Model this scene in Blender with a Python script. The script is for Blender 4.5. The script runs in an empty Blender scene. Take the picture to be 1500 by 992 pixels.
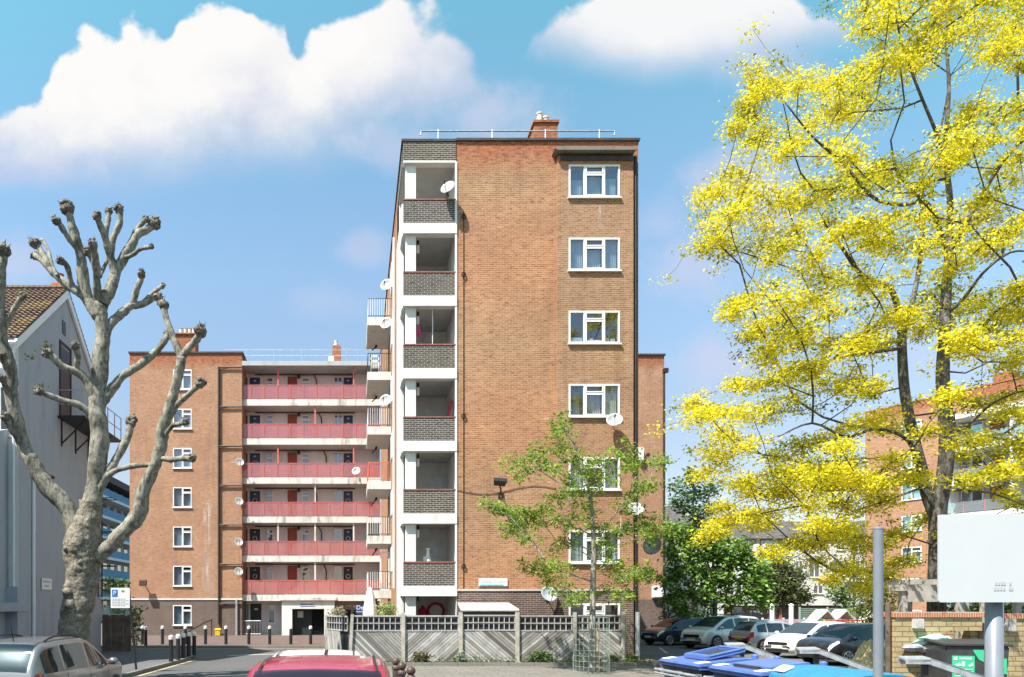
import bpy, bmesh, math, random
import numpy as np
from mathutils import Vector, Matrix, noise as mnoise
R = math.radians
random.seed(7)
S = bpy.context.scene
COL = S.collection
# ---------------------------------------------------------------- camera frame
EYE, FPX, PX0, PY0 = 2.3, 1100.0, 520.0, 885.0      # eye height, focal length in photo pixels, principal point, horizon

def at(px, py, D):
    return Vector(((px - PX0) * D / FPX, D, EYE + (PY0 - py) * D / FPX))

# ---------------------------------------------------------------- objects
def tag(o, label=None, cat=None, group=None, kind=None):
    if label: o['label'] = label
    if cat: o['category'] = cat
    if group: o['group'] = group
    if kind: o['kind'] = kind
    return o

def thing(name, label, cat, loc=(0, 0, 0), rz=0.0, group=None):
    o = bpy.data.objects.new(name, None)
    o.empty_display_size = 0.3
    COL.objects.link(o)
    o.location = loc
    o.rotation_euler = (0, 0, rz)
    return tag(o, label, cat, group)

def copy_thing(o, loc, rz=None, label=None, scale=None):
    c = o.copy(); COL.objects.link(c)
    c.location = loc
    if rz is not None: c.rotation_euler = (0, 0, rz)
    if scale: c.scale = (scale,) * 3
    if label: c['label'] = label
    for ch in o.children:
        d = ch.copy(); COL.objects.link(d); d.parent = c
        for g in ch.children:
            e = g.copy(); COL.objects.link(e); e.parent = d
    return c

class MB:
    def __init__(self):
        self.v = []; self.f = []; self.m = []; self.sm = False
    def add(self, vs, fs, mi=0):
        b = len(self.v)
        self.v += [tuple(p) for p in vs]
        for f in fs:
            self.f.append(tuple(b + i for i in f)); self.m.append(mi)
        return self
    def box(self, x0, x1, y0, y1, z0, z1, mi=0, rz=0, c=None):
        P = [(x, y, z) for z in (z0, z1) for y in (y0, y1) for x in (x0, x1)]
        if rz:
            cx, cy = c if c else ((x0 + x1) / 2, (y0 + y1) / 2)
            q = []
            for x, y, z in P:
                dx, dy = x - cx, y - cy
                q.append((cx + dx * math.cos(rz) - dy * math.sin(rz), cy + dx * math.sin(rz) + dy * math.cos(rz), z))
            P = q
        return self.add(P, [(0, 2, 3, 1), (4, 5, 7, 6), (0, 1, 5, 4), (2, 6, 7, 3), (0, 4, 6, 2), (1, 3, 7, 5)], mi)
    def quad(self, a, b, c, d, mi=0):
        return self.add([a, b, c, d], [(0, 1, 2, 3)], mi)
    def prism(self, poly, off, mi=0):
        """poly: 3D points (planar); off: extrusion vector"""
        n = len(poly); off = Vector(off)
        P = [Vector(p) for p in poly]
        Q = [p + off for p in P]
        fs = [tuple(range(n))[::-1], tuple(range(n, 2 * n))]
        fs += [(i, (i + 1) % n, n + (i + 1) % n, n + i) for i in range(n)]
        return self.add(P + Q, fs, mi)
    def tube(self, pts, rad, n=8, mi=0, cap=True, jit=0.0, seed=0):
        pts = [Vector(p) for p in pts]
        if not hasattr(rad, '__len__'): rad = [rad] * len(pts)
        t0 = (pts[1] - pts[0]).normalized()
        ref = Vector((0, 0, 1)) if abs(t0.z) < 0.9 else Vector((1, 0, 0))
        nx = t0.cross(ref).normalized()
        vs = []; N = len(pts); rm = max(.05, sum(rad) / N)
        for i, p in enumerate(pts):
            t = (pts[min(i + 1, N - 1)] - pts[max(i - 1, 0)])
            if t.length < 1e-9: t = t0.copy()
            t.normalize()
            nx = (nx - t * nx.dot(t))
            if nx.length < 1e-6: nx = t.orthogonal()
            nx.normalize(); ny = t.cross(nx)
            for k in range(n):
                a = 2 * math.pi * k / n
                r = rad[i]
                if jit:
                    q = p + (nx * math.cos(a) + ny * math.sin(a)) * r
                    r *= 1 + jit * (mnoise.noise(q * (0.5 / rm) + Vector((seed, 0, 0))) + .7 * mnoise.noise(q * (1.5 / rm) + Vector((0, seed, 0))) + .4 * mnoise.noise(q * (4 / rm)))
                vs.append(p + (nx * math.cos(a) + ny * math.sin(a)) * r)
        fs = []
        for i in range(N - 1):
            for k in range(n):
                k2 = (k + 1) % n
                fs.append((i * n + k, i * n + k2, (i + 1) * n + k2, (i + 1) * n + k))
        if cap:
            fs.append(tuple(range(n))[::-1]); fs.append(tuple((N - 1) * n + k for k in range(n)))
        return self.add(vs, fs, mi)
    def lathe(self, prof, c=(0, 0, 0), n=16, mi=0, axis='z'):
        """prof: (r, h) pairs"""
        vs = []
        for r, h in prof:
            for k in range(n):
                a = 2 * math.pi * k / n
                q = (r * math.cos(a), r * math.sin(a), h)
                if axis == 'y': q = (q[0], q[2], q[1])
                if axis == 'x': q = (q[2], q[0], q[1])
                vs.append((c[0] + q[0], c[1] + q[1], c[2] + q[2]))
        N = len(prof); fs = []
        for i in range(N - 1):
            for k in range(n):
                k2 = (k + 1) % n
                f = (i * n + k, i * n + k2, (i + 1) * n + k2, (i + 1) * n + k)
                fs.append(f[::-1] if axis == 'y' else f)
        fs.append(tuple(range(n))[::-1]); fs.append(tuple((N - 1) * n + k for k in range(n)))
        return self.add(vs, fs, mi)
    def blob(self, c, r, n=8, jit=.25, seed=0, sq=(1, 1, 1), mi=0):
        c = Vector(c); vs = []; fs = []
        m = max(4, n // 2 + 1)
        for i in range(m + 1):
            th = math.pi * i / m
            for k in range(n):
                a = 2 * math.pi * k / n
                d = Vector((math.sin(th) * math.cos(a), math.sin(th) * math.sin(a), math.cos(th)))
                rr = r * (1 + jit * (mnoise.noise(d * 1.8 + Vector((seed * 1.7, seed, 3))) + .6 * mnoise.noise(d * 4 + Vector((seed, 9, 3)))))
                vs.append((c.x + d.x * rr * sq[0], c.y + d.y * rr * sq[1], c.z + d.z * rr * sq[2]))
        for i in range(m):
            for k in range(n):
                k2 = (k + 1) % n
                fs.append((i * n + k, (i + 1) * n + k, (i + 1) * n + k2, i * n + k2))
        return self.add(vs, fs, mi)
    def wall(self, x0, x1, z0, z1, y, holes=(), depth=.2, mi=0, mr=None):
        """wall face at y looking to -y with rectangular holes (x0,x1,z0,z1); reveals go to y+depth"""
        if mr is None: mr = mi
        xs = sorted({x0, x1, *[h[0] for h in holes], *[h[1] for h in holes]})
        zs = sorted({z0, z1, *[h[2] for h in holes], *[h[3] for h in holes]})
        xs = [x for x in xs if x0 <= x <= x1]; zs = [z for z in zs if z0 <= z <= z1]
        for i in range(len(xs) - 1):
            for j in range(len(zs) - 1):
                cx, cz = (xs[i] + xs[i + 1]) / 2, (zs[j] + zs[j + 1]) / 2
                if any(h[0] < cx < h[1] and h[2] < cz < h[3] for h in holes): continue
                a, b, c, d = xs[i], xs[i + 1], zs[j], zs[j + 1]
                self.quad((a, y, c), (b, y, c), (b, y, d), (a, y, d), mi)
        for a, b, c, d in holes:
            e = y + depth
            self.quad((a, y, c), (a, y, d), (a, e, d), (a, e, c), mr)
            self.quad((b, y, c), (b, e, c), (b, e, d), (b, y, d), mr)
            self.quad((a, y, d), (b, y, d), (b, e, d), (a, e, d), mr)
            self.quad((a, y, c), (a, e, c), (b, e, c), (b, y, c), mr)
        return self
    def build(self, name, mats, parent=None, smooth=False, world=False, bevel=0):
        me = bpy.data.meshes.new(name)
        vs = self.v
        if world and parent is not None:
            lx, ly, lz = parent.location
            if parent.parent is not None:
                l2 = parent.parent.location; lx += l2[0]; ly += l2[1]; lz += l2[2]
            vs = [(x - lx, y - ly, z - lz) for x, y, z in vs]
        me.from_pydata(vs, [], self.f)
        if not isinstance(mats, (list, tuple)): mats = [mats]
        for m in mats: me.materials.append(m)
        me.polygons.foreach_set('material_index', self.m)
        if smooth: me.polygons.foreach_set('use_smooth', [True] * len(self.f))
        me.update()
        o = bpy.data.objects.new(name, me); COL.objects.link(o)
        if parent is not None: o.parent = parent
        if bevel:
            bm = bmesh.new(); bm.from_mesh(me)
            bmesh.ops.remove_doubles(bm, verts=bm.verts, dist=1e-5)
            bmesh.ops.bevel(bm, geom=[e for e in bm.edges if e.is_manifold and e.calc_face_angle(0) > .6], offset=bevel, segments=2, affect='EDGES', clamp_overlap=True)
            bm.to_mesh(me); bm.free()
        return o

def struct(name, mb, mat):
    return tag(mb.build(name, mat), kind='structure')

def text_mesh(name, body, size, loc, rx=R(90), rz=0, mat=None, parent=None, align='CENTER', ex=.004, world=True, sx=1):
    cu = bpy.data.curves.new(name, 'FONT'); cu.body = body; cu.size = size; cu.extrude = ex
    cu.align_x = align; cu.align_y = 'CENTER'
    o = bpy.data.objects.new(name, cu); COL.objects.link(o)
    me = bpy.data.meshes.new_from_object(o)
    COL.objects.unlink(o); bpy.data.objects.remove(o)
    me.name = name
    M = Matrix.Translation(loc) @ Matrix.Rotation(rz, 4, 'Z') @ Matrix.Rotation(rx, 4, 'X') @ Matrix.Diagonal((sx, 1, 1, 1))
    me.transform(M)
    if world and parent is not None:
        l = Vector(parent.location)
        if parent.parent is not None: l += Vector(parent.parent.location)
        me.transform(Matrix.Translation(-l))
    me.materials.clear(); me.materials.append(mat)
    ob = bpy.data.objects.new(name, me); COL.objects.link(ob)
    if parent is not None: ob.parent = parent
    return ob

def smooth_path(pts, k=4):
    P = [Vector(p) for p in pts]
    if len(P) < 3: 
        return [P[0].lerp(P[-1], i / (2 * k)) for i in range(2 * k + 1)], [i / (2 * k) for i in range(2 * k + 1)]
    out = []; par = []
    for i in range(len(P) - 1):
        p0 = P[max(i - 1, 0)]; p1 = P[i]; p2 = P[i + 1]; p3 = P[min(i + 2, len(P) - 1)]
        for j in range(k):
            t = j / k
            out.append(.5 * ((2 * p1) + (-p0 + p2) * t + (2 * p0 - 5 * p1 + 4 * p2 - p3) * t * t + (-p0 + 3 * p1 - 3 * p2 + p3) * t ** 3))
            par.append(i + t)
    out.append(P[-1]); par.append(len(P) - 1)
    return out, par

# ---------------------------------------------------------------- materials
def newmat(name):
    m = bpy.data.materials.new(name); m.use_nodes = True
    nt = m.node_tree; nt.nodes.clear()
    out = nt.nodes.new('ShaderNodeOutputMaterial')
    return m, nt, out

class N:
    """tiny node helper"""
    def __init__(self, nt): self.nt = nt
    def n(self, t, **kw):
        nd = self.nt.nodes.new(t)
        for k, v in kw.items():
            if k.startswith('i_'):
                key = k[2:]
                key = int(key) if key.isdigit() else key.replace('_', ' ')
                self.set(nd.inputs[key], v)
            else: setattr(nd, k, v)
        return nd
    def set(self, sock, v):
        if isinstance(v, bpy.types.NodeSocket): self.nt.links.new(v, sock)
        elif isinstance(v, bpy.types.Node): self.nt.links.new(v.outputs[0], sock)
        else:
            if sock.type == 'RGBA' and hasattr(v, '__len__') and len(v) == 3: v = (*v, 1)
            sock.default_value = v
    def math(self, op, a, b=0.0, c=None, clamp=False):
        nd = self.nt.nodes.new('ShaderNodeMath'); nd.operation = op; nd.use_clamp = clamp
        self.set(nd.inputs[0], a); self.set(nd.inputs[1], b)
        if c is not None: self.set(nd.inputs[2], c)
        return nd.outputs[0]
    def mix(self, f, a, b, bt='MIX'):
        nd = self.nt.nodes.new('ShaderNodeMix'); nd.data_type = 'RGBA'; nd.blend_type = bt
        self.set(nd.inputs[0], f); self.set(nd.inputs[6], a); self.set(nd.inputs[7], b)
        return nd.outputs[2]
    def ramp(self, f, stops):
        nd = self.nt.nodes.new('ShaderNodeValToRGB'); self.set(nd.inputs[0], f)
        cr = nd.color_ramp
        while len(cr.elements) < len(stops): cr.elements.new(.5)
        for e, (p, c) in zip(cr.elements, stops):
            e.position = p
            e.color = (c, c, c, 1) if not hasattr(c, '__len__') else (*c[:3], 1)
        return nd.outputs[0]
    def smooth(self, x, a, b):
        nd = self.nt.nodes.new('ShaderNodeMapRange'); nd.interpolation_type = 'SMOOTHSTEP'
        self.set(nd.inputs[0], x); self.set(nd.inputs[1], a); self.set(nd.inputs[2], b)
        nd.inputs[3].default_value = 0; nd.inputs[4].default_value = 1
        return nd.outputs[0]
    def noise(self, vec, scale, detail=4, rough=.55, out=0, dist=0):
        nd = self.n('ShaderNodeTexNoise'); self.set(nd.inputs['Vector'], vec)
        nd.inputs['Scale'].default_value = scale; nd.inputs['Detail'].default_value = detail; nd.inputs['Roughness'].default_value = rough
        nd.inputs['Distortion'].default_value = dist
        return nd.outputs[out]
    def bump(self, h, strength=.3, dist=.02):
        nd = self.n('ShaderNodeBump'); self.set(nd.inputs['Height'], h)
        nd.inputs['Strength'].default_value = strength; nd.inputs['Distance'].default_value = dist
        return nd.outputs[0]

def pm(name, col, rough=.7, var=.15, scale=4, metal=0, spec=.4, bump=0, bscale=None, col2=None, coat=0, fine=True):
    m, nt, out = newmat(name); h = N(nt)
    tc = h.n('ShaderNodeTexCoord').outputs['Object']
    b = h.n('ShaderNodeBsdfPrincipled')
    nz = h.noise(tc, scale, 5, .6)
    c2 = col2 if col2 else tuple(x * (1 - var * 1.6) for x in col)
    c1 = tuple(min(1, x * (1 + var * .5)) for x in col)
    f = h.ramp(nz, [(.3, 0), (.7, 1)])
    cc = h.mix(f, c2, c1)
    if fine:
        nf = h.noise(tc, scale * 14, 3, .6)
        cc = h.mix(h.math('MULTIPLY', nf, var * .8), cc, tuple(x * .6 for x in col))
    h.set(b.inputs['Base Color'], cc)
    h.set(b.inputs['Roughness'], h.math('ADD', h.math('MULTIPLY', nz, .2), rough - .1, clamp=True))
    b.inputs['Metallic'].default_value = metal
    b.inputs['Specular IOR Level'].default_value = spec
    if coat: b.inputs['Coat Weight'].default_value = coat; b.inputs['Coat Roughness'].default_value = .04
    if bump: h.set(b.inputs['Normal'], h.bump(h.noise(tc, bscale or scale * 6, 4), bump, .02))
    nt.links.new(b.outputs[0], out.inputs[0])
    return m

def brick(name, c1, c2, mortar, patch, dark, bw=.225, bh=.075, ms=.008, streak=True, weather=.5, top=None, bump=.4):
    m, nt, out = newmat(name); h = N(nt)
    tc = h.n('ShaderNodeTexCoord').outputs['Object']
    sp = h.n('ShaderNodeSeparateXYZ', i_0=tc)
    u = h.math('ADD', sp.outputs[0], sp.outputs[1])
    vec = h.n('ShaderNodeCombineXYZ', i_0=u, i_1=sp.outputs[2]).outputs[0]
    bt = h.n('ShaderNodeTexBrick', i_Vector=vec, i_Color1=c1, i_Color2=c2, i_Mortar=mortar)
    bt.offset = .5; bt.squash = 1
    bt.inputs['Scale'].default_value = 1; bt.inputs['Mortar Size'].default_value = ms
    bt.inputs['Mortar Smooth'].default_value = .2; bt.inputs['Bias'].default_value = 0
    bt.inputs['Brick Width'].default_value = bw; bt.inputs['Row Height'].default_value = bh
    # brick sized variation
    sc = h.n('ShaderNodeVectorMath', operation='MULTIPLY', i_0=vec); sc.inputs[1].default_value = (1 / bw, 1 / bh, 1)
    nb = h.noise(sc.outputs[0], .9, 2, .7)
    cc = h.mix(h.math('MULTIPLY', h.ramp(nb, [(.55, 0), (.70, 1)]), .7), bt.outputs[0], dark)
    nb2 = h.noise(sc.outputs[0], .37, 3, .8)
    big = h.noise(vec, .55, 5, .65)
    cc = h.mix(h.math('MULTIPLY', h.ramp(nb2, [(.56, 0), (.68, 1)]), .55), cc, patch)
    # rows of re-pointed pale bricks
    st = h.n('ShaderNodeVectorMath', operation='MULTIPLY', i_0=vec); st.inputs[1].default_value = (1.2, 7.0, 1)
    rp = h.noise(st.outputs[0], 1.0, 3, .6)
    cc = h.mix(h.math('MULTIPLY', h.ramp(rp, [(.66, 0), (.74, 1)]), .5), cc, tuple(min(1, x * 1.55) for x in patch))
    cc = h.mix(h.math('MULTIPLY', h.ramp(big, [(.35, 0), (.65, 1)]), weather), cc, h.mix(.55, cc, dark))
    if streak:
        sv = h.n('ShaderNodeVectorMath', operation='MULTIPLY', i_0=vec); sv.inputs[1].default_value = (1.6, .12, 1)
        ns = h.noise(sv.outputs[0], 1.0, 4, .6)
        cc = h.mix(h.math('MULTIPLY', h.ramp(ns, [(.55, 0), (.75, 1)]), .26), cc, tuple(x * .5 for x in dark))
    if top:
        z0, z1, tcol = top
        edge = h.math('ADD', sp.outputs[2], h.math('MULTIPLY', h.noise(vec, 1.1, 4), .9))
        cc = h.mix(h.math('MULTIPLY', h.smooth(edge, z0, z1), .75), cc, h.mix(h.ramp(nb, [(.4, 0), (.6, 1)]), tcol, tuple(x * .45 for x in tcol)))
    b = h.n('ShaderNodeBsdfPrincipled'); h.set(b.inputs['Base Color'], cc)
    b.inputs['Roughness'].default_value = .88; b.inputs['Specular IOR Level'].default_value = .25
    hh = h.math('ADD', h.math('MULTIPLY', bt.outputs[1], -1.0), h.math('MULTIPLY', h.noise(vec, 60, 3), .5))
    h.set(b.inputs['Normal'], h.bump(hh, bump, .012))
    nt.links.new(b.outputs[0], out.inputs[0])
    return m

def glass_mat(name, tint=(.75, .85, .92), refl=.25, trans=.6, dark=(.03, .05, .08), fres=.5):
    m, nt, out = newmat(name); h = N(nt)
    tr = h.n('ShaderNodeBsdfTransparent', i_0=tint)
    gl = h.n('ShaderNodeBsdfGlossy', i_0=(.95, .97, 1), i_1=.02)
    df = h.n('ShaderNodeBsdfDiffuse', i_0=dark)
    lw = h.n('ShaderNodeLayerWeight', i_0=.25)
    tc = h.n('ShaderNodeTexCoord').outputs['Object']
    h.set(gl.inputs['Normal'], h.bump(h.noise(tc, 2.2, 2), .06, .03))
    m1 = h.n('ShaderNodeMixShader', i_0=1 - trans, i_1=tr, i_2=df)
    m2 = h.n('ShaderNodeMixShader', i_0=h.math('ADD', h.math('MULTIPLY', lw.outputs[1], fres), refl, clamp=True), i_1=m1, i_2=gl)
    nt.links.new(m2.outputs[0], out.inputs[0])
    return m

def leaf_mat(name, cols, trans=.35):
    m, nt, out = newmat(name); h = N(nt)
    a = h.n('ShaderNodeAttribute', attribute_name='tint')
    k = len(cols)
    cc = h.ramp(a.outputs['Fac'], [(i / (k - 1), c) for i, c in enumerate(cols)])
    d = h.n('ShaderNodeBsdfPrincipled', i_Base_Color=cc, i_Roughness=.5)
    d.inputs['Specular IOR Level'].default_value = .35
    t = h.n('ShaderNodeBsdfTranslucent', i_0=cc)
    mx = h.n('ShaderNodeMixShader', i_0=trans, i_1=d, i_2=t)
    nt.links.new(mx.outputs[0], out.inputs[0])
    return m

def bark_mat(name, cols, scale=3, bump=.6, stretch=.35):
    m, nt, out = newmat(name); h = N(nt)
    tc = h.n('ShaderNodeTexCoord').outputs['Object']
    sv = h.n('ShaderNodeVectorMath', operation='MULTIPLY', i_0=tc); sv.inputs[1].default_value = (1, 1, stretch)
    n1 = h.noise(sv.outputs[0], scale, 5, .6, dist=.6)
    n2 = h.noise(sv.outputs[0], scale * 5, 4, .65)
    cc = h.ramp(n1, [(.3 + .4 * i / (len(cols) - 1), c) for i, c in enumerate(cols)])
    n3 = h.noise(tc, scale * 1.3, 6, .75, dist=1.5)
    cc = h.mix(h.math('MULTIPLY', h.ramp(n3, [(.5, 0), (.58, 1)]), .65), cc, cols[0])
    cc = h.mix(h.math('MULTIPLY', h.ramp(n2, [(.5, 0), (.66, 1)]), .7), cc, tuple(x * .45 for x in cols[0]))
    b = h.n('ShaderNodeBsdfPrincipled', i_Base_Color=cc, i_Roughness=.85)
    b.inputs['Specular IOR Level'].default_value = .25
    h.set(b.inputs['Normal'], h.bump(h.math('ADD', n2, h.math('MULTIPLY', n1, .7)), bump, .05))
    nt.links.new(b.outputs[0], out.inputs[0])
    return m

def salt_mat(name, col):
    m, nt, out = newmat(name); h = N(nt)
    tc = h.n('ShaderNodeTexCoord').outputs['Object']; g = h.n('ShaderNodeTexCoord').outputs['Generated']
    sv = h.n('ShaderNodeVectorMath', operation='MULTIPLY', i_0=tc); sv.inputs[1].default_value = (5, 5, .5)
    n1 = h.noise(sv.outputs[0], 1, 5, .7); n2 = h.noise(tc, 9, 3, .7)
    sp = h.n('ShaderNodeSeparateXYZ', i_0=g)
    e = h.math('MULTIPLY', h.smooth(h.math('ABSOLUTE', h.math('SUBTRACT', sp.outputs[0], .5)), .5, .15), h.smooth(h.math('ABSOLUTE', h.math('SUBTRACT', sp.outputs[2], .5)), .5, .25))
    f = h.math('MULTIPLY', h.math('MULTIPLY', h.ramp(n1, [(.42, 0), (.6, 1)]), h.ramp(n2, [(.3, .3), (.6, 1)])), h.math('MULTIPLY', e, .75))
    d = h.n('ShaderNodeBsdfDiffuse', i_0=col); t = h.n('ShaderNodeBsdfTransparent')
    nt.links.new(h.n('ShaderNodeMixShader', i_0=f, i_1=t, i_2=d).outputs[0], out.inputs[0])
    return m

def paint_mat(name, col, metal=.0, rough=.28):
    m, nt, out = newmat(name); h = N(nt)
    tc = h.n('ShaderNodeTexCoord').outputs['Object']
    nz = h.noise(tc, 3, 5, .7)
    dust = h.math('MULTIPLY', h.ramp(nz, [(.45, 0), (.8, 1)]), .12)
    b = h.n('ShaderNodeBsdfPrincipled', i_Base_Color=h.mix(dust, col, (.35, .33, .3)), i_Roughness=rough, i_Metallic=metal)
    b.inputs['Coat Weight'].default_value = .7; b.inputs['Coat Roughness'].default_value = .05
    nt.links.new(b.outputs[0], out.inputs[0])
    return m

def concrete_mat(name, col, dirt=(.12, .11, .1), amt=.6, vert=True, scale=1.0):
    m, nt, out = newmat(name); h = N(nt)
    tc = h.n('ShaderNodeTexCoord').outputs['Object']
    sv = h.n('ShaderNodeVectorMath', operation='MULTIPLY', i_0=tc); sv.inputs[1].default_value = (2.2 * scale, 2.2 * scale, (.5 if vert else 2.2) * scale)
    n1 = h.noise(sv.outputs[0], 1, 6, .7)
    n2 = h.noise(tc, 14, 3, .6)
    n0 = h.noise(tc, .35, 3, .6)
    f = h.math('MULTIPLY', h.ramp(n1, [(.48, 0), (.68, 1)]), h.ramp(n0, [(.4, .2), (.6, 1)]))
    cc = h.mix(h.math('MULTIPLY', f, amt), col, dirt)
    cc = h.mix(h.math('MULTIPLY', n2, .18), cc, tuple(x * .6 for x in col))
    b = h.n('ShaderNodeBsdfPrincipled', i_Base_Color=cc, i_Roughness=.8)
    b.inputs['Specular IOR Level'].default_value = .25
    h.set(b.inputs['Normal'], h.bump(n2, .12, .01))
    nt.links.new(b.outputs[0], out.inputs[0])
    return m

def ground_mat(name, c1, c2, spots, scale=.6, crack=.4, tile=None, rough=.9):
    m, nt, out = newmat(name); h = N(nt)
    tc = h.n('ShaderNodeTexCoord').outputs['Object']
    n1 = h.noise(tc, scale, 6, .65); n2 = h.noise(tc, 30, 3, .7); n3 = h.noise(tc, 4, 5, .7)
    cc = h.mix(h.ramp(n1, [(.35, 0), (.65, 1)]), c1, c2)
    cc = h.mix(h.math('MULTIPLY', h.ramp(n3, [(.6, 0), (.75, 1)]), crack), cc, spots)
    cc = h.mix(h.math('MULTIPLY', n2, .5), cc, tuple(x * .55 for x in c1))
    hh = n2
    if tile:
        bt = h.n('ShaderNodeTexBrick', i_Vector=tc, i_Color1=(1, 1, 1), i_Color2=(.8, .8, .8), i_Mortar=(.45, .45, .45))
        bt.inputs['Scale'].default_value = 1; bt.inputs['Mortar Size'].default_value = .012
        bt.inputs['Brick Width'].default_value = tile[0]; bt.inputs['Row Height'].default_value = tile[1]
        cc = h.mix(1.0, cc, bt.outputs[0], 'MULTIPLY')
    b = h.n('ShaderNodeBsdfPrincipled', i_Base_Color=cc, i_Roughness=rough)
    b.inputs['Specular IOR Level'].default_value = .25
    h.set(b.inputs['Normal'], h.bump(hh, .25, .01))
    nt.links.new(b.outputs[0], out.inputs[0])
    return m

M = {}
M['brick'] = brick('orange_brick', (.445, .215, .108), (.325, .142, .07), (.48, .36, .25), (.53, .31, .185), (.14, .06, .036), top=(18.9, 20.0, (.42, .13, .06)))
M['brick_bay'] = brick('browner_brick', (.40, .20, .105), (.29, .135, .07), (.46, .36, .26), (.47, .29, .18), (.13, .06, .04), top=(18.9, 20.0, (.42, .13, .06)))
M['brick_far'] = brick('orange_brick_far', (.43, .215, .115), (.33, .15, .078), (.52, .40, .30), (.56, .31, .19), (.16, .07, .045), top=(19.0, 19.9, (.40, .12, .055)))
M['brown'] = brick('brown_brick', (.145, .095, .078), (.105, .068, .058), (.34, .29, .25), (.18, .11, .09), (.05, .035, .035))
M['dark'] = brick('blue_grey_brick', (.092, .078, .074), (.055, .048, .05), (.38, .34, .28), (.15, .115, .095), (.03, .028, .03), ms=.010, weather=.4)
M['yellow'] = brick('yellow_stock_brick', (.48, .375, .20), (.40, .30, .155), (.20, .15, .10), (.54, .43, .25), (.22, .15, .08), bw=.36, bh=.125, ms=.014)
M['redcap'] = pm('red_tile_coping', (.5, .15, .08), var=.3, scale=6)
M['white'] = concrete_mat('white_painted_concrete', (.70, .69, .665), amt=.35)
M['band'] = concrete_mat('stained_white_concrete', (.66, .64, .60), amt=.85)
M['upvc'] = pm('white_window_frame', (.74, .74, .74), rough=.35, var=.03, scale=2)
M['render'] = concrete_mat('pale_wall_render', (.52, .50, .475), amt=.3)
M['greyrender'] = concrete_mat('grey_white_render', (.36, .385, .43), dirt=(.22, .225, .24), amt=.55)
M['gallery'] = concrete_mat('pale_gallery_paint', (.70, .69, .71), dirt=(.3, .3, .3), amt=.3)
M['soffit'] = concrete_mat('soffit_paint', (.47, .45, .42), amt=.4, vert=False)
M['coping'] = pm('dark_coping', (.06, .055, .055), var=.3)
M['metal_dark'] = pm('dark_painted_metal', (.025, .025, .028), rough=.5, var=.2)
M['pipe'] = pm('dark_drainpipe', (.035, .025, .022), rough=.5, var=.2)
M['galv'] = pm('galvanised_steel', (.52, .55, .58), rough=.45, metal=.6, var=.2, scale=8)
M['grey_post'] = pm('grey_painted_post', (.18, .195, .225), rough=.4, var=.08, scale=5, spec=.5)
M['glass'] = glass_mat('window_glass', refl=.16, trans=.8)
M['glass_dark'] = glass_mat('dark_window_glass', refl=.22, trans=.25)
M['bluepane'] = glass_mat('pale_blue_pane', refl=.1, trans=.15, dark=(.22, .36, .46))
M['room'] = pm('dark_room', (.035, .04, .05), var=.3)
M['curtain'] = pm('white_net_curtain', (.75, .76, .76), var=.1, scale=3)
M['curtain_blue'] = pm('pale_blue_curtain', (.62, .69, .71), var=.15, scale=3)
M['curtain_gold'] = pm('gold_curtain', (.5, .36, .12), var=.2, scale=3)
M['reddoor'] = pm('brick_red_door', (.28, .055, .03), rough=.4, var=.1)
M['bluedoor'] = pm('navy_blue_door', (.02, .04, .11), rough=.35, var=.1)
M['blackdoor'] = pm('black_door', (.02, .018, .02), rough=.35, var=.1)
M['redpost'] = pm('red_painted_rail', (.58, .15, .12), rough=.45, var=.1)
M['pot'] = pm('chimney_pot', (.62, .58, .52), var=.2)
M['wood_grey'] = None
M['roof_tile'] = None
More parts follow.
